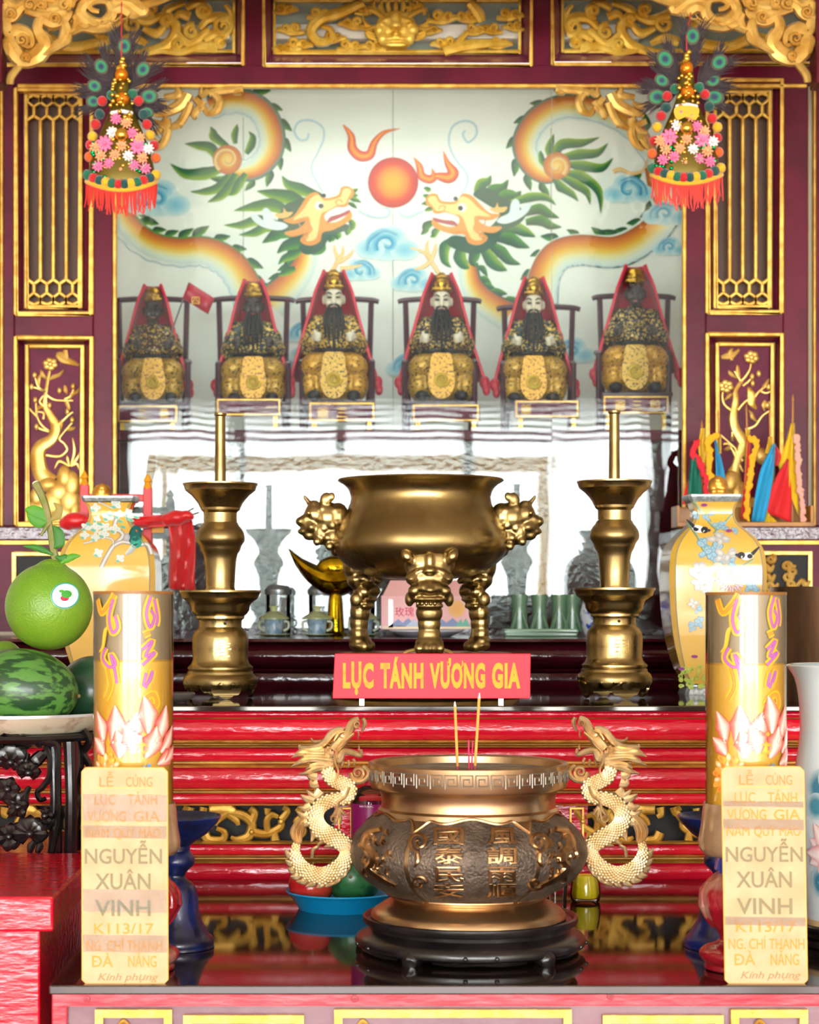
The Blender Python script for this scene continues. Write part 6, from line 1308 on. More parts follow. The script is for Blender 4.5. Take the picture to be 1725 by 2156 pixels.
ENM = mat('rusty_enamel', '#d9cbb0', .4, col2='#8a4e1e', nscale=26, nlo=.5, nhi=.72, detail=6); SILV = mat('silver_rim_enamel', '#d8dade', .2, .6)
MB().lathe([(0, 0), (rT * .8, 0), (rT * .86, .004), (rT * .99, .03), (rT * 1.0, .032)], (cxT, cyT, ztop), 64).build('dish', ENM, t)
MB().lathe([(rT * .985, .031), (rT * 1.0, .036), (rT * 1.012, .036), (rT * 1.012, .031), (rT * .985, .031)], (cxT, cyT, ztop), 64).build('rim', SILV, t)
zb_ = ztop + .006
def fruitmat(nm, c1, c2, sc, st, bump, bs_, lo=.45, hi=.52, rough=.35):
    return mat(nm, c1, rough, col2=c2, nscale=sc, nlo=lo, nhi=hi, stretch=st, bump=bump, bscale=bs_, detail=5, coat=.15)
WM = fruitmat('striped_melon_rind', '#4f8038', '#1c4020', 75, (.3, 1, 1), .05, 60, .46, .55); WD = fruitmat('dark_melon_rind', '#31543a', '#1d3a2a', 20, (.4, 1, 1), .05, 60, .4, .6, .3); PM = fruitmat('pomelo_rind', '#638f20', '#78a02a', 7, (1, 1, 1), .35, 260, .4, .65)
def melon(px, py, Y, rx, ry, m, label, rot=0, ydir=0, cat='watermelon'):
    sc = Y / F; c = P(px, py, Y); o = thing('watermelon', label, cat, (c.x, c.y, c.z - ry * sc)); q = MB(); q.pell(px, py, Y, rx, ry, ry, rot, 40, 24); q.build('rind', m, o)
    e = c + Vector((math.cos(rot) * rx * sc, 0, -math.sin(rot) * rx * sc)) * 1.0; MB().ell(e, .004).build('blossom_scar', mat('brown_scar', '#7a6a3a', .7), o); return o
zy = lambda ry, Y: HY - (zb_ + ry * Y / F - CZ) * F / Y
melon(48, zy(86, 3.53), 3.53, 118, 86, WM, 'light green striped watermelon lying at the front of the metal tray', .12)
melon(196, zy(74, 3.66), 3.66, 74, 74, WD, 'dark green watermelon tucked behind the candle jar on the tray')
def pomelo(px, py, Y, r, label, full):
    sc = Y / F; c = P(px, py, Y); t = thing('pomelo', label, 'pomelo', (c.x, c.y, c.z - r * sc)); q = MB(); q.pell(px, py, Y, r, r * 1.0, r, 0, 48, 28); q.pell(px + 5, py - r * .8, Y, r * .4, r * .3, r * .4); q.blob('rind', PM, t, .004, 4)
    if not full: return
    STEM = mat('woody_stem', '#8a8052', .7, col2='#6f7a3c', nscale=30, bump=.5, bscale=60); LEAF = mat('citrus_leaf', '#4f8e1c', .45, col2='#3d7a1c', nscale=10, spec=.3); LEAFD = mat('dark_citrus_leaf', '#2e6a1c', .45, spec=.3); DRY = mat('dry_leaf', '#8a7a34', .6)
    s = MB(); s.tube([P(x, y, Y + d) for x, y, d in ((122, 1190, 0), (114, 1165, -.005), (108, 1130, -.01), (103, 1095, -.01), (96, 1065, -.008), (86, 1040, -.004), (75, 1018, 0))], [.010, .007, .006, .0055, .0065, .007, .008], 8, 4); s.build('stem', STEM, t)
    MB().ell(P(75, 1017, Y), (.007, .006, .004), rot=(0, -.4, 0)).build('cut_end', mat('cut_wood', '#d8cfb4', .8), t)
    MB().tube([P(106, 1100, Y - .01), P(96, 1112, Y - .02), P(86, 1128, Y - .02)], [.005, .004, .002], 6).build('broken_twig', STEM, t)
    for pts, w_, m in (([(104, 1100), (86, 1084), (66, 1076), (52, 1072)], 15, LEAF), ([(100, 1098), (84, 1100), (70, 1092), (56, 1082)], 13, LEAF), ([(104, 1096), (120, 1086), (124, 1070), (112, 1058)], 9, DRY), ([(112, 1154), (124, 1142), (122, 1122), (110, 1106)], 13, LEAFD), ([(112, 1168), (90, 1158), (70, 1152), (48, 1150)], 7, LEAFD), ([(116, 1172), (130, 1176), (138, 1174), (110, 1150)][:3] + [(144, 1182)], 8, LEAFD), ([(128, 1186), (140, 1178), (154, 1172), (170, 1170)], 8, LEAF)):
        MB().stroke(pts, [2, w_, w_ * .9, .5], plane(Y - .012), .0016, hs=None).build('leaf', m, t)
    # round sticker on the skin, with a tiny fruit drawn on it
    sx, sy, rr = 147, 1255, 27; sc2 = (r + .8) * sc
    def Ms(u, v, h=0):
        a, b = (u - px) / r, (py - v) / r; k = math.sqrt(max(.02, 1 - a * a - b * b)); return c + Vector((a, -k, b)) * (sc2 + h)
    st = MB().disc(sx, sy, rr, Ms, .0002, [C('#f4f4ee')] * 5 + [C('#f4f4ee')], 28); st.build('sticker', PRINT, t, False)
    q = MB(); q.tube([Ms(sx + (rr - 1.5) * math.cos(a * PI / 18), sy + (rr - 1.5) * math.sin(a * PI / 18), .0004) for a in range(37)], .0012, 5); q.build('sticker_ring', mat('teal_ink', '#2a9a8c', .4), t)
    q = MB(); q.tube([Ms(sx + 15 * math.cos(a * PI / 18), sy + 15 * math.sin(a * PI / 18), .0004) for a in range(37)], .0003, 4); q.build('sticker_line', mat('teal_ink'), t)
    for x, y, a_, b_, cl in ((3, -3, 10, 8, '#3f9a3c'), (0, 5, 8, 6, '#d83050'), (-6, -9, 5, 3, '#4a9a3c')): MB().disc(sx + x, sy + y, a_, Ms, .0006 + b_ * .00004, [C(cl)] * 3, 14, b_).build('sticker_fruit', PRINT, t, False)
pomelo(4, zy(84, 3.71), 3.71, 84, 'green pomelo half hidden under the stickered pomelo', False)
pomelo(103, 1277, 3.6, 92, 'large green pomelo with leafy stem and round sticker on top of the melons', True)
# small dark bowl beside the tray
t = thing('dark_bowl', 'small dark shallow bowl beside the brass candlestick', 'bowl', P(372, 1480, 4.02)); 
MB().plathe(372, 3.98, [(1478, 0), (1477, 22), (1468, 36), (1461, 40), (1458, 38), (1466, 30), (1474, 0)], 32).build('body', mat('dark_pottery', '#3a3230', .5, col2='#57504a', nscale=10), t)

# ==== offerings behind the burner ==========================================================
def ty(Y): return HY + (CZ - LT) * F / Y
YQ = 3.52; yq = ty(YQ)
t = thing('blue_plate', 'bright blue plastic plate behind the bronze burner', 'plate', P(722, yq, YQ)); BL = mat('blue_plastic', '#0f8fc4', .3)
MB().plathe(722, YQ, [(yq - 8, 0), (yq - 8, 90), (yq - 34, 108), (yq - 40, 120), (yq - 37, 121), (yq - 28, 108), (yq, 92), (yq, 0)], 56).build('body', BL, t)
t = thing('red_apple', 'shiny red apple on the blue plate', 'apple', P(654, yq - 8, YQ)); AP = mat('apple_skin', '#b3121e', .2, col2='#c8402c', nscale=14, coat=.4)
q = MB(); q.plathe(655, YQ - .0, cr([(yq - 10, 0), (yq - 8, 20), (yq - 14, 34), (yq - 36, 46), (yq - 62, 45), (yq - 80, 34), (yq - 86, 18), (yq - 78, 0)], 4)[0], 32); q.build('skin', AP, t)
MB().tube([P(655, yq - 78, YQ), P(660, yq - 98, YQ)], .0016, 6).build('stalk', mat('woody_stem'), t)
q = MB(); t = thing('watermelon', 'small round dark watermelon on the blue plate', 'watermelon', P(745, yq - 8, YQ)); 
q.pell(745, yq - 8 - 58, YQ + .01, 58, 58, 58, 0, 36, 22); q.build('rind', fruitmat('round_melon_rind', '#2f6a3a', '#174026', 30, (1, .5, 1), .05, 60, .46, .56), t)
MB().ell(P(738, yq - 66, YQ - .039), .003).build('blossom_scar', mat('brown_scar'), t)
t = thing('drink_bottle', 'clear domed drink bottle with purple label behind the burner', 'bottle', P(785, ty(3.68), 3.68)); yq2 = ty(3.68)
MB().plathe(782, 3.68, cr([(1652, 8), (1655, 20), (1664, 34), (1678, 40), (1700, 42), (yq2 - 6, 42), (yq2, 38), (yq2, 0)], 3)[0], 40).build('bottle', clearmat('pink_tinted_plastic', (.86, .6, .68, 1), .05), t)
MB().plathe(782, 3.68, [(1690, 42.8), (1790, 42.8)], 40).build('label', mat('purple_label', '#8a0f60', .3), t); MB().plathe(782, 3.68, [(1638, 0), (1638, 13), (1653, 13), (1653, 0)], 24).build('cap', mat('red_cap', '#b01838', .4), t)
MB().text('NATURAL', 770, 1696, 4, cyl_map(782, 3.68, 43.2), .0002, C('#f0e8f0'), fit=(756, 786)).build('lettering', PRINTM, t, False)
YY = 3.6; yy = ty(YY)
t = thing('yellow_cup', 'small clear glass cup filled with yellow wax beside the burner', 'cup', P(1233, yy, YY))
MB().plathe(1233, YY, cr([(yy, 0), (yy, 26), (yy - 14, 32), (yy - 40, 30), (yy - 60, 26)], 3)[0], 36).build('glass', CLEAR, t); MB().plathe(1233, YY, [(yy - 8, 0), (yy - 9, 25), (yy - 18, 29), (yy - 40, 27), (yy - 56, 23), (yy - 55, 0)], 30).build('wax', mat('lemon_wax', '#f0d400', .4), t)
t = thing('drinking_glass', 'small clear drinking glass behind the burner foot', 'glass', P(1172, ty(3.45), 3.45)); y3 = ty(3.45)
MB().plathe(1172, 3.45, [(y3, 0), (y3, 20), (y3 - 70, 24)], 32).build('glass', CLEAR, t)

# ==== right edge: porcelain vase on a stand, bronze pot ===================================
t = thing('black_vase_stand', 'low black ribbed wooden stand under the porcelain vase', 'stand', P(1800, ty(3.14), 3.14)); y4 = ty(3.14)
MB().plathe(1800, 3.14, [(y4 - 46, 0), (y4 - 46, 108), (y4 - 42, 114), (y4 - 36, 114), (y4 - 32, 108), (y4 - 28, 114), (y4 - 22, 114), (y4 - 18, 108), (y4 - 14, 118), (y4 - 4, 120), (y4, 114), (y4, 0)], 48).build('body', BLACKW, t)
t = thing('porcelain_vase', 'white porcelain vase with relief blue leaves and pink lotus', 'vase', P(1800, y4 - 46, 3.14)); PW = mat('white_porcelain', '#d5dee0', .12, coat=.5)
vpz = cr([(1398, 136), (1401, 141), (1406, 138), (1430, 124), (1470, 116), (1530, 113), (1580, 117), (1630, 125), (1700, 128), (1780, 122), (1850, 112), (1900, 106), (y4 - 52, 103)], 4)[0]
MB().plathe(1800, 3.14, [(1400, 130)] + vpz + [(y4 - 52, 0)], 64).build('body', PW, t); MB().plathe(1800, 3.14, [(y4 - 58, 104.5), (y4 - 46, 105), (y4 - 46, 0)], 48).build('unglazed_foot', mat('buff_clay', '#c9a878', .7), t)
def rv(v):
    for (a, ra), (b, rb) in zip(vpz, vpz[1:]):
        if a <= v <= b: return ra + (rb - ra) * (v - a) / max(1e-6, b - a)
    return 104
cv = P(1800, 0, 3.14)
def Mv(u, v, h=0):
    a = (u - 1800) / 125; r = rv(v) * 3.14 / F + h; return Vector((cv.x + r * math.sin(a), 3.14 - r * math.cos(a), CZ + (HY - v) * 3.14 / F))
for i, (u, v, r, cl) in enumerate(((1700, 1650, 36, '#3b7f98'), (1722, 1630, 30, '#5a9aae'), (1690, 1690, 26, '#4a8ca2'), (1716, 1826, 40, '#2f748e'), (1690, 1850, 30, '#3b7f98'), (1735, 1860, 30, '#5a9aae'), (1740, 1700, 30, '#7fb0bd'))):
    MB().disc(u, v, r, Mv, .001 + i * .0001, [C(cl), C(cl), C('#bcd2d8')], 24, r * 1.1).build('painted_leaf', PRINT, t, False)
for i, (a, L_) in enumerate(((-2.6, 60), (-2.1, 74), (-1.6, 70), (-1.1, 60), (2.8, 60), (2.3, 50), (-3.1, 62))):
    x, y = 1722, 1790; MB().paint([(x, y), (x + L_ * .5 * math.cos(a), y + L_ * .5 * math.sin(a)), (x + L_ * math.cos(a), y + L_ * math.sin(a))], [6, 20, 2], Mv, .002 + i * .0002, [C('#d88a90'), C('#f0d4d2'), C('#f4e6e2'), C('#e0a0a2')], 5).build('painted_petal', PRINT, t, False)
YR = 4.1; yr = HY - (UT - CZ) * F / YR
t = thing('bronze_cylinder_pot', 'large dark brown cylindrical metal pot behind the porcelain vase', 'pot', P(1762, yr, YR))
BRO = mat('dark_brown_bronze', '#5a4230', .32, .75, col2='#3a281c', nscale=6, stretch=(4, 4, .6))
MB().plathe(1762, YR, [(1240, 128), (1236, 132), (1236, 138), (1244, 138), (1300, 135), (1400, 134), (yr - 12, 136), (yr, 138), (yr, 0)], 56).build('body', BRO, t); MB().plathe(1762, YR, [(1240, 128), (1300, 126), (1310, 0)], 40).build('lining', mat('black_recess'), t)

# ==== row of small things on the step shelf ================================================
def sy(Y): return HY + (CZ - ST) * F / Y
CELG = mat('celadon_glaze', '#a8b48c', .25, col2='#8a9a6c', nscale=30); CBL = mat('blue_white_cup', '#a9c0cc', .2, col2='#6f93b0', nscale=60); BRZ = mat('brown_lid', '#6a5040', .3)
def cup(cx, label, Y=5.08):
    y = sy(Y); t = thing('lidded_tea_cup', label, 'cup', P(cx, y, Y), 'lidded tea cups on the step shelf')
    MB().plathe(cx, Y, [(y, 0), (y, 18), (y - 4, 34), (y - 6, 34), (y - 5, 18), (y - 5, 0)], 36).build('saucer', CELG, t)
    MB().plathe(cx, Y, [(y - 5, 0), (y - 5, 17), (y - 34, 21), (y - 36, 20), (y - 34, 0)], 32).build('cup', CBL, t)
    MB().plathe(cx, Y, [(y - 36, 32), (y - 39, 32), (y - 44, 24), (y - 52, 12), (y - 54, 0)], 36).build('lid', CELG, t); MB().plathe(cx, Y, [(y - 52, 5), (y - 58, 6), (y - 64, 11), (y - 64, 0)], 20).build('knob', mat('pale_green_knob', '#c8d098', .3), t)
    for s in (-1, 1): MB().tube([P(cx + s * 20, y - 32, Y), P(cx + s * 30, y - 30, Y), P(cx + s * 30, y - 18, Y), P(cx + s * 20, y - 12, Y)], .0035, 6, 4).build('handle', CELG, t)
cup(577, 'blue and white lidded tea cup by the left candlestick'); cup(668, 'blue and white lidded tea cup before the gold foil boat'); cup(766, 'blue and white lidded tea cup behind the censer leg')
DOME = mat('steel_jar_lid', '#8f979c', .3, .8)
for cx, lab in ((586, 'clear glass jar with a grey lid behind the cup by the candlestick'), (676, 'clear glass jar with a grey lid behind the middle cup'), (764, 'clear glass jar with a grey lid behind the censer leg')):
    Y = 5.24; y = sy(Y); t = thing('glass_jar', lab, 'jar', P(cx, y, Y), 'glass jars with grey lids')
    MB().plathe(cx, Y, [(y, 0), (y, 25), (1252, 26), (1250, 26)], 32).build('glass', CLEAR, t); MB().plathe(cx, Y, [(1252, 28), (1246, 29), (1242, 29), (1234, 22), (1231, 0)], 32).build('lid', DOME, t)
# gold foil boat
Y = 5.16; FOIL = mat('gold_foil', '#d9b820', .15, 1, col2='#8a6a08', nscale=20, bump=.5, bscale=30)
t = thing('gold_foil_boat', 'shiny gold foil ingot boat rising behind the tea cups', 'offering', P(690, 1240, Y)); q = MB(); rows = []
secs = []
for i in range(15):
    f = i / 14 * 2 - 1; x = 706 + 100 * f; yt = 1196 - 44 * f * f; dp = 56 * (1 - f * f) ** .7 + 2; wd_ = .05 * (1 - f * f) ** .6 + .002
    secs.append([P(x, yt + dp * (1 - math.cos(a)) * .5, Y) + Vector((0, -wd_ * math.sin(a), 0)) for a in [2 * PI * k / 12 for k in range(12)]])
q.loft(secs); q.build('hull', FOIL, t); MB().pell(706, 1196, Y, 40, 26, 30).build('dome', FOIL, t)
yb = sy(Y); MB().plathe(706, Y, [(1246, 10), (1262, 14), (yb - 10, 18), (yb, 30), (yb, 0)], 24).build('base', FOIL, t)
# pink box on a white dish
Y = 4.98; y = sy(Y); t = thing('white_dish', 'white china dish under the pink gift box', 'dish', P(898, y, Y)); MB().plathe(898, Y, [(y - 3, 0), (y - 3, 50), (y - 14, 78), (y - 16, 80), (y - 12, 78), (y, 50), (y, 0)], 40).build('body', mat('white_china', '#dfe2ea', .2), t)
t = thing('pink_gift_box', 'pale pink gift box printed with hills seen between the censer legs', 'box', P(898, y - 14, Y)); PK = mat('pink_card', '#eeb9bc', .5)
yb = y - 16; MB().pbox(803, 1254, 992, yb, Y - .02, .07).build('box', PK, t, False, bevel=.001)
a = [P(806, 1254, Y - .018), P(989, 1254, Y - .018), P(975, 1222, Y + .01), P(822, 1222, Y + .01), P(806, 1254, Y + .048), P(989, 1254, Y + .048), P(975, 1222, Y + .02), P(822, 1222, Y + .02)]
MB().add(a, [(0, 1, 2, 3), (4, 7, 6, 5), (0, 3, 7, 4), (1, 5, 6, 2), (3, 2, 6, 7)]).build('handle_lid', PK, t, False)
Mx = plane(Y - .0205); MB().text('玫瑰', 0, 1296, 15, Mx, .0003, C('#d83060'), fit=(832, 872)).build('lettering', PRINTM, t, False)
MB().disc(962, 1282, 18, Mx, .0002, [C('#f0b060'), C('#f0c080')], 20).build('printed_moon', PRINTM, t, False)
for i, (x, w_, cl) in enumerate(((848, 30, '#8a9ac4'), (880, 26, '#b8c4dc'), (940, 34, '#8a9ac4'), (975, 16, '#7ac0b0'))): MB().fill([(x - w_, yb - 6), (x - w_ * .3, yb - 22), (x, yb - 14), (x + w_ * .4, yb - 24), (x + w_, yb - 6)], Mx, .0003 + i * .0001, C(cl)).build('printed_hill', PRINTM, t, False)
MB().pbox(806, yb - 7, 990, yb - 1, Y - .0208, .0004).build('printed_band', mat('cream_band', '#f0e0c0', .5), t, False); MB().pbox(818, 1262, 828, yb - 4, Y - .0208, .0004).build('white_strip', mat('white_strip', '#f4f2f4', .2, coat=.5), t, False)
# celadon incense tubes on a tray
Y = 5.06; y = sy(Y); CG = mat('green_celadon', '#5f8468', .18, coat=.4, col2='#547a5e', nscale=8)
t = thing('green_tray', 'long pale green ceramic tray carrying four flared tubes', 'tray', P(1140, y, Y)); MB().pbox(1064, y - 10, 1217, y, Y - .035, .08).build('tray', mat('pale_celadon', '#84ab8c', .2, coat=.4), t, False, bevel=.004); MB().frame(1062, y - 15, 1219, y - 9, 3, Y - .037, .084).build('tray_lip', mat('pale_celadon'), t, False, bevel=.002)
for i, x in enumerate((1094, 1136, 1178, 1206)):
    q = MB(); t = thing('green_tube_cup', ('flared green ceramic cup on the long tray, next to the censer leg', 'flared green ceramic cup second from the censer leg on the tray', 'flared green ceramic cup third from the censer leg on the tray', 'flared green ceramic cup by the right candlestick')[i], 'cup', P(x, y - 10, Y), 'green ceramic cups in a row')
    yy_ = y - 10; MB().plathe(x, Y, [(1254, 16), (1252, 18), (1256, 18), (1275, 15.5), (1300, 16), (yy_ - 1, 18), (yy_ - 1, 0)], 28).build('cup', CG, t)
    for s in (-1, 1): MB().tube([P(x + s * 6, 1290, Y - .018), P(x + s * 14, yy_ - 14, Y - .022), P(x + s * 18, yy_ - 2, Y - .022)], [.004, .005, .004], 8, 3).build('root_foot', CG, t)
Y = 5.02; y = sy(Y); t = thing('blue_white_jar', 'small blue and white porcelain jar half behind the candlestick', 'jar', P(1262, y, Y)); MB().plathe(1262, Y, cr([(1256, 28), (1262, 32), (1290, 40), (1320, 36), (y, 26), (y, 0)], 4)[0], 32).build('body', mat('cobalt_porcelain', '#d8e2ea', .15, col2='#2a4fae', nscale=30, nlo=.48, nhi=.55, coat=.5), t)
# ==== gilded brackets at the top corners, hanging posts ====================================
YZ = 4.95
HP = mat('canopy_post_lacquer', '#5c1226')
t0 = struct(MB().box(-4.5, 4.5, YZ - .05, YZ + .07, P(0, -20, YZ).z, P(0, -150, YZ).z).build('trim_3', MAROON, smooth=False))
def bracket(fl, label):
    X = (lambda x: x) if fl < 0 else (lambda x: 1722 - x)
    Mk = plane(YZ); t = thing('carved_bracket', label, 'bracket', P(X(120), -10, YZ), 'gilded carved corner brackets')
    yoff = 0 if fl < 0 else -4
    a = P(X(-60), 182, YZ); b = P(X(8), 182, YZ); x0, x1 = min(a.x, b.x), max(a.x, b.x)
    MB().box(x0, x1, YZ - .03, YZ + .05, a.z, P(0, -22, YZ).z).build('hanging_post', MAROON, t, False, bevel=.006)
    def s(nm, pts, wd, rl=.022, hh=0): MB().stroke([(X(x / 2.875), y / 2.875 + yoff) for x, y in pts], wd, Mk, rl, h=hh).build(nm, GILT, t)
    s('carved_stem', [(20, 20), (40, 160), (60, 200), (110, 180), (170, 210), (180, 270), (120, 260)], [10, 14, 15, 14, 14, 12, 5])
    s('carved_leaf', [(60, 330), (50, 250), (100, 330), (150, 370), (230, 330), (270, 260), (230, 180), (250, 100)], [10, 20, 20, 16, 22, 18, 14, 10]); s('carved_tail', [(230, 330), (190, 350), (130, 390), (70, 460), (60, 510)], [18, 12, 8, 10, 8])
    s('carved_leaf', [(0, 110), (70, 100), (120, 40), (180, 20), (300, 50), (380, 30)], [12, 16, 16, 14, 18, 10]); s('carved_leaf', [(150, 60), (250, 80), (350, 70), (400, 20), (300, -20)], [9, 14, 15, 13, 8])
    s('carved_leaf', [(250, 100), (320, 130), (400, 100), (430, 60)], [14, 18, 14, 6]); s('carved_leaf', [(260, 330), (340, 280), (400, 240), (420, 190)], [8, 12, 14, 6]); s('carved_leaf', [(380, 110), (400, 180), (380, 250), (330, 290)], [10, 14, 13, 6])
    s('carved_scroll', [(600, 70), (560, 60), (540, 30), (590, 0), (660, 10), (680, 80), (640, 140), (580, 150), (520, 120), (490, 70), (520, 10), (600, -40)], [5, 7, 8, 10, 12, 14, 15, 16, 16, 15, 13, 9])
    s('carved_leaf', [(430, 200), (500, 160), (580, 170), (680, 160), (740, 120)], [8, 14, 14, 10, 4]); s('carved_leaf', [(680, 60), (740, 40), (800, 80), (850, 90)], [14, 20, 16, 6]); s('carved_leaf', [(680, 0), (780, 10), (860, 60), (880, 30), (960, 10), (1040, -10)], [14, 20, 18, 12, 8, 2])
    s('carved_leaf', [(420, 40), (450, -20), (520, -40)], [12, 14, 10]); s('carved_leaf', [(30, -10), (90, 30), (150, -10)], [12, 12, 6]); s('carved_leaf', [(440, 190), (470, 130), (450, 90)], [6, 12, 8])
    s('carved_leaf', [(700, -40), (800, -30), (900, -50)], [14, 16, 10]); s('carved_leaf', [(200, -40), (320, -20), (420, -50)], [14, 16, 10])
    for x, y, r in ((180, 25, 14), (330, 110, 12), (390, 30, 14), (130, 240, 14), (60, 80, 12), (250, 30, 10), (420, 20, 10), (150, 350, 10)):
        MB().spiral(X(x / 2.875), y / 2.875 + yoff, r, 1.5, 1, [4.5, 4.5, 3], Mk, .012, h=.02, dr=fl).build('carved_curl', GILT, t)
    q = MB()
    for k in range(5): MB().stroke([(X((470 + 60 * k) / 2.875), (150 - 10 * k) / 2.875), (X((520 + 60 * k) / 2.875), (170 - 14 * k) / 2.875), (X((560 + 60 * k) / 2.875), (140 - 18 * k) / 2.875)], [1.5, 2.5, 1], Mk, .005, h=.02).build('carved_vein', GILT, t)
bracket(-1, 'gilded carved corner bracket with its tail curling above the panel beside the broad dark-faced statue'); bracket(1, 'gilded carved corner bracket with a red string hanging from it')

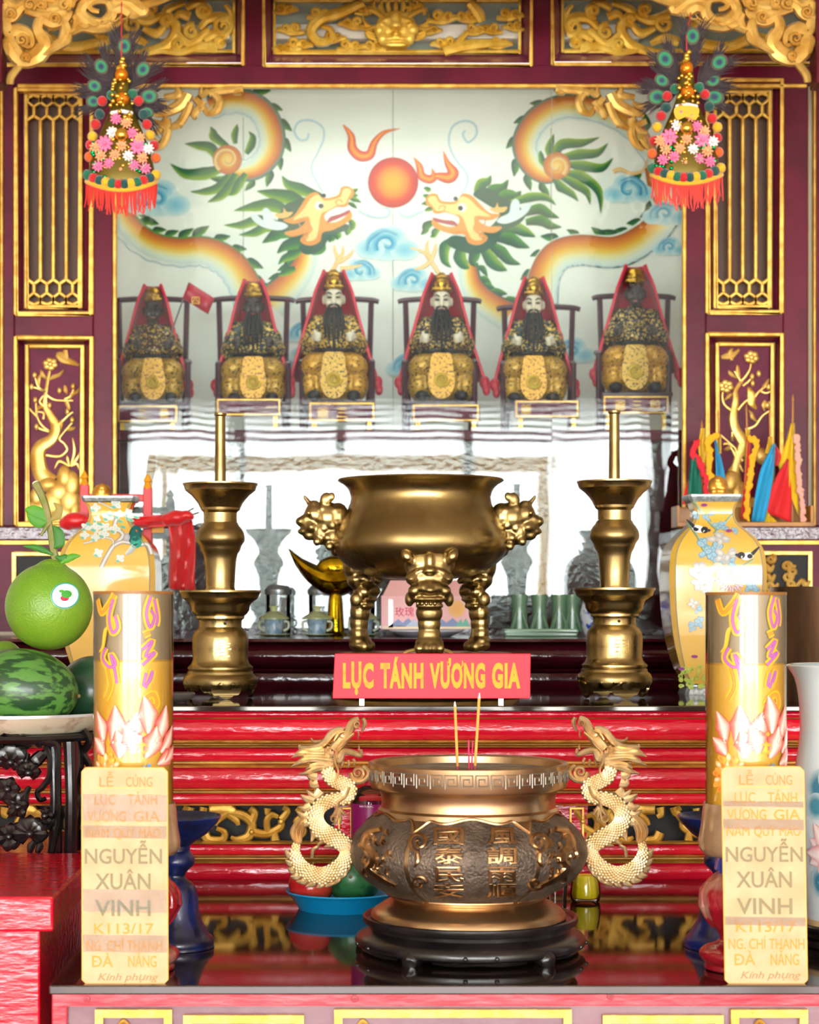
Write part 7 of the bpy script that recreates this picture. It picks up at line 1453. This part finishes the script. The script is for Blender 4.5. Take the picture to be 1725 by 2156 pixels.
# ==== hanging ornaments with peacock feathers ==============================================
BARB = mat('feather_barbs', '#3a3036', .6, sheen=.2); BEAD = mat('gold_beads', '#e8bc4c', .15, .9); 
PC = {k: mat(k + '_pompom', c, .8, sheen=.5, bump=.8, bscale=200) for k, c in (('red', '#c8141c'), ('green', '#0c6a4c'), ('yellow', '#e8b418'), ('orange', '#e8641c'), ('teal', '#0c4a48'))}
PINK = mat('pink_petals', '#f07aa8', .6); WHT = mat('white_petals', '#f0e8ea', .6); PCH = mat('peach_petals', '#f0a878', .6); SEQ = mat('green_sequin', '#10a060', .1, .8); FRG = mat('scarlet_fringe', '#e03024', .6, sheen=.3); STR = mat('red_string', '#d83040', .6); FOILO = mat('orange_foil', '#e88a20', .2, .6)
def ornament(cx, cy, label, eyes, YO, tilt, tip):
    t = thing('feathered_ornament', label, 'ornament', P(cx, cy + 130, YO), 'hanging peacock-feather ornaments'); rnd = random.Random(cx)
    o0 = (cx, cy + 60)
    MB().tube([P(tip[0], tip[1], 4.945), P(cx, cy - 60, YO + .004), P(cx, cy + 20, YO)], .0014, 5).build('string', STR, t)
    for i, (ex, ey, er) in enumerate(eyes):                           # each feather: rachis, barbs, eye
        dx, dy = ex - o0[0], ey - o0[1]; L_ = math.hypot(dx, dy); ux, uy = dx / L_, dy / L_; nx, ny = -uy, ux; Yf = YO + .012 + .002 * i
        f = MB().tube([P(*o0, Yf), P(ex, ey, Yf), P(ex + ux * 14, ey + uy * 14, Yf)], [.0012, .0007], 5).build('feather', BARB, t)
        q = MB()
        for k in range(170):
            s_ = rnd.uniform(.35, 1.02); sd = rnd.choice((-1, 1)); bx, by = o0[0] + dx * s_, o0[1] + dy * s_; ln = rnd.uniform(30, 56) * (.55 + .5 * min(1, s_)); sp = rnd.uniform(.25, 1.0)
            ex_, ey_ = bx + ux * ln * .9 + nx * sd * ln * sp * .8, by + uy * ln * .9 + ny * sd * ln * sp * .8
            q.stroke([(bx, by), ((bx + ex_) / 2 + nx * sd * 3, (by + ey_) / 2 + ny * sd * 3), (ex_, ey_)], [1.3, 1.1, .3], plane(Yf + rnd.uniform(-.004, .004)), .0006, n=4, seg=2)
        o = q.build('barbs', BARB, f); o['kind'] = 'stuff'
        r_ = math.atan2(uy, ux)
        MB().disc(ex, ey, er * 1.5, plane(Yf - .006), 0, [C('#4a5a2c'), C('#5a5c34'), C('#38332e')], 20, er * 1.2, r_).build('eye_halo', mat('feather_print', attr=True, rough=.4), f, False)
        MB().disc(ex, ey, er * 1.05, plane(Yf - .0068), 0, [C('#06204a'), C('#06284e'), C('#06765a'), C('#0a9048')], 20, er * .92, r_).build('eye_spot', MATS['feather_print'], f, False)
    def e(nm, x, y, r, m, d=0, ry=None): MB().pell(cx + x, cy + y, YO - d, r, ry or r, r, 0, 12, 8).build(nm, m, t)
    core = MB(); core.plathe(cx, YO, cr([(cy - 24, 0), (cy - 22, 3), (cy + 10, 14), (cy + 50, 17), (cy + 90, 28), (cy + 140, 50), (cy + 190, 66), (cy + 230, 70), (cy + 236, 60), (cy + 236, 0)], 3)[0], 24, sy=.5); core.build('cone', mat('olive_foil', '#6a5a18', .3, .5), t)
    for k in range(5): e('gold_bead', rnd.uniform(-5, 5), -26 + k * 7, 6 + k, BEAD, .012)
    e('foil_ball', 0, 8, 15, FOILO, .018); e('foil_ball', 2, 58, 15, FOILO, .022)
    for k in range(60):
        a = rnd.uniform(-1, 1); yy_ = rnd.uniform(10, 205); e('gold_bead', a * (12 + yy_ * .22), yy_, rnd.uniform(3, 5.5), BEAD, .02 + .016 * (1 - a * a))
    for k in range(9): e('white_bead', (k - 4) * 5, 84 + abs(k - 4), 4.5, WHT, .03)
    for sd in (-1, 1):
        for k, (x, y, cl) in enumerate(((38, 66, 'red'), (46, 90, 'teal'), (54, 112, 'red'), (62, 134, 'yellow'), (66, 158, 'red'), (70, 184, 'orange'), (24, 50, 'green'))): e('pompom', sd * x + rnd.uniform(-3, 3), y + rnd.uniform(-4, 4), 11, PC[cl], .008)
        for k in range(12): e('sequin', sd * rnd.uniform(20, 66), rnd.uniform(150, 230), 4.5, SEQ, .034)
    for k, (x, y, m) in enumerate([(-36, 152, PINK), (34, 158, PINK), (-44, 178, PCH), (44, 182, PCH), (-26, 194, PINK), (26, 198, PINK), (-2, 206, PCH), (14, 178, WHT), (-12, 100, PINK), (10, 108, PCH), (-50, 200, PINK), (50, 204, PINK), (-14, 176, PCH), (-56, 160, PCH), (56, 162, WHT), (0, 156, PCH), (-20, 128, WHT), (22, 130, PINK), (38, 140, PCH)]):
        f = MB(); n_ = 9; r_ = 17 if k < 2 else 12
        for j in range(n_):
            a = 2 * PI * j / n_; f.pell(cx + x + r_ * .6 * math.cos(a), cy + y + r_ * .6 * math.sin(a), YO - .036, r_ * .5, r_ * .24, 3, a, 8, 5)
        f.pell(cx + x, cy + y, YO - .042, 4, 4, 4); f.build('fabric_flower', m, t)
    e('mirror_ball', 0, 134, 15, BEAD, .036)
    if tilt: MB().fill([(cx - 26, cy + 92), (cx, cy + 86), (cx + 26, cy + 92), (cx + 20, cy + 116), (cx, cy + 110), (cx - 20, cy + 116)], plane(YO - .045), 0, None, .003, 3).build('gold_fan', BEAD, t)
    nfr = 46; trim = []
    for k in range(nfr):
        f = k / (nfr - 1) * 2 - 1; x = cx + 74 * f; y = cy + 232 + 18 * (1 - f * f) + tilt * 0; trim.append((x, y)); ln = rnd.uniform(44, 60); yo = YO - .042 * math.sqrt(max(0, 1 - f * f)) - .004
        MB().tube([P(x, y, yo), P(x + rnd.uniform(-3, 3), y + ln * .6, yo - .002), P(x + rnd.uniform(-5, 5), y + ln, yo)], [.0024, .0022, .0012], 5, 2).build('fringe_strand', FRG, t)
    q = MB(); q.tube([P(x, y, YO - .044 * math.sqrt(max(0, 1 - ((x - cx) / 74) ** 2)) - .006) for x, y in trim], .0055, 7); q.build('yellow_trim', PC['yellow'], t)
    for k in range(12):
        f = k / 11 * 2 - 1; e('pompom', 72 * f, 218 + 20 * (1 - f * f), 11, PC[('green', 'red', 'teal', 'yellow')[k % 4]], .02 + .03 * (1 - f * f))
EL = [(262, 97, 12), (213, 140, 12), (301, 146, 12), (199, 181, 11), (314, 203, 13), (197, 213, 11), (310, 237, 10)]
ornament(256, 150, 'hanging beaded ornament with peacock feathers above the small red flag', EL, 4.84, 0, (256, -10))
ER = [(1459, 76, 13), (1401, 124, 14), (1515, 131, 13), (1394, 169, 11), (1502, 169, 11), (1384, 204, 14), (1505, 204, 14)]
ornament(1446, 136, 'hanging beaded ornament with peacock feathers and a small gold fan, on a red string', ER, 4.84, 1, (1456, 20))
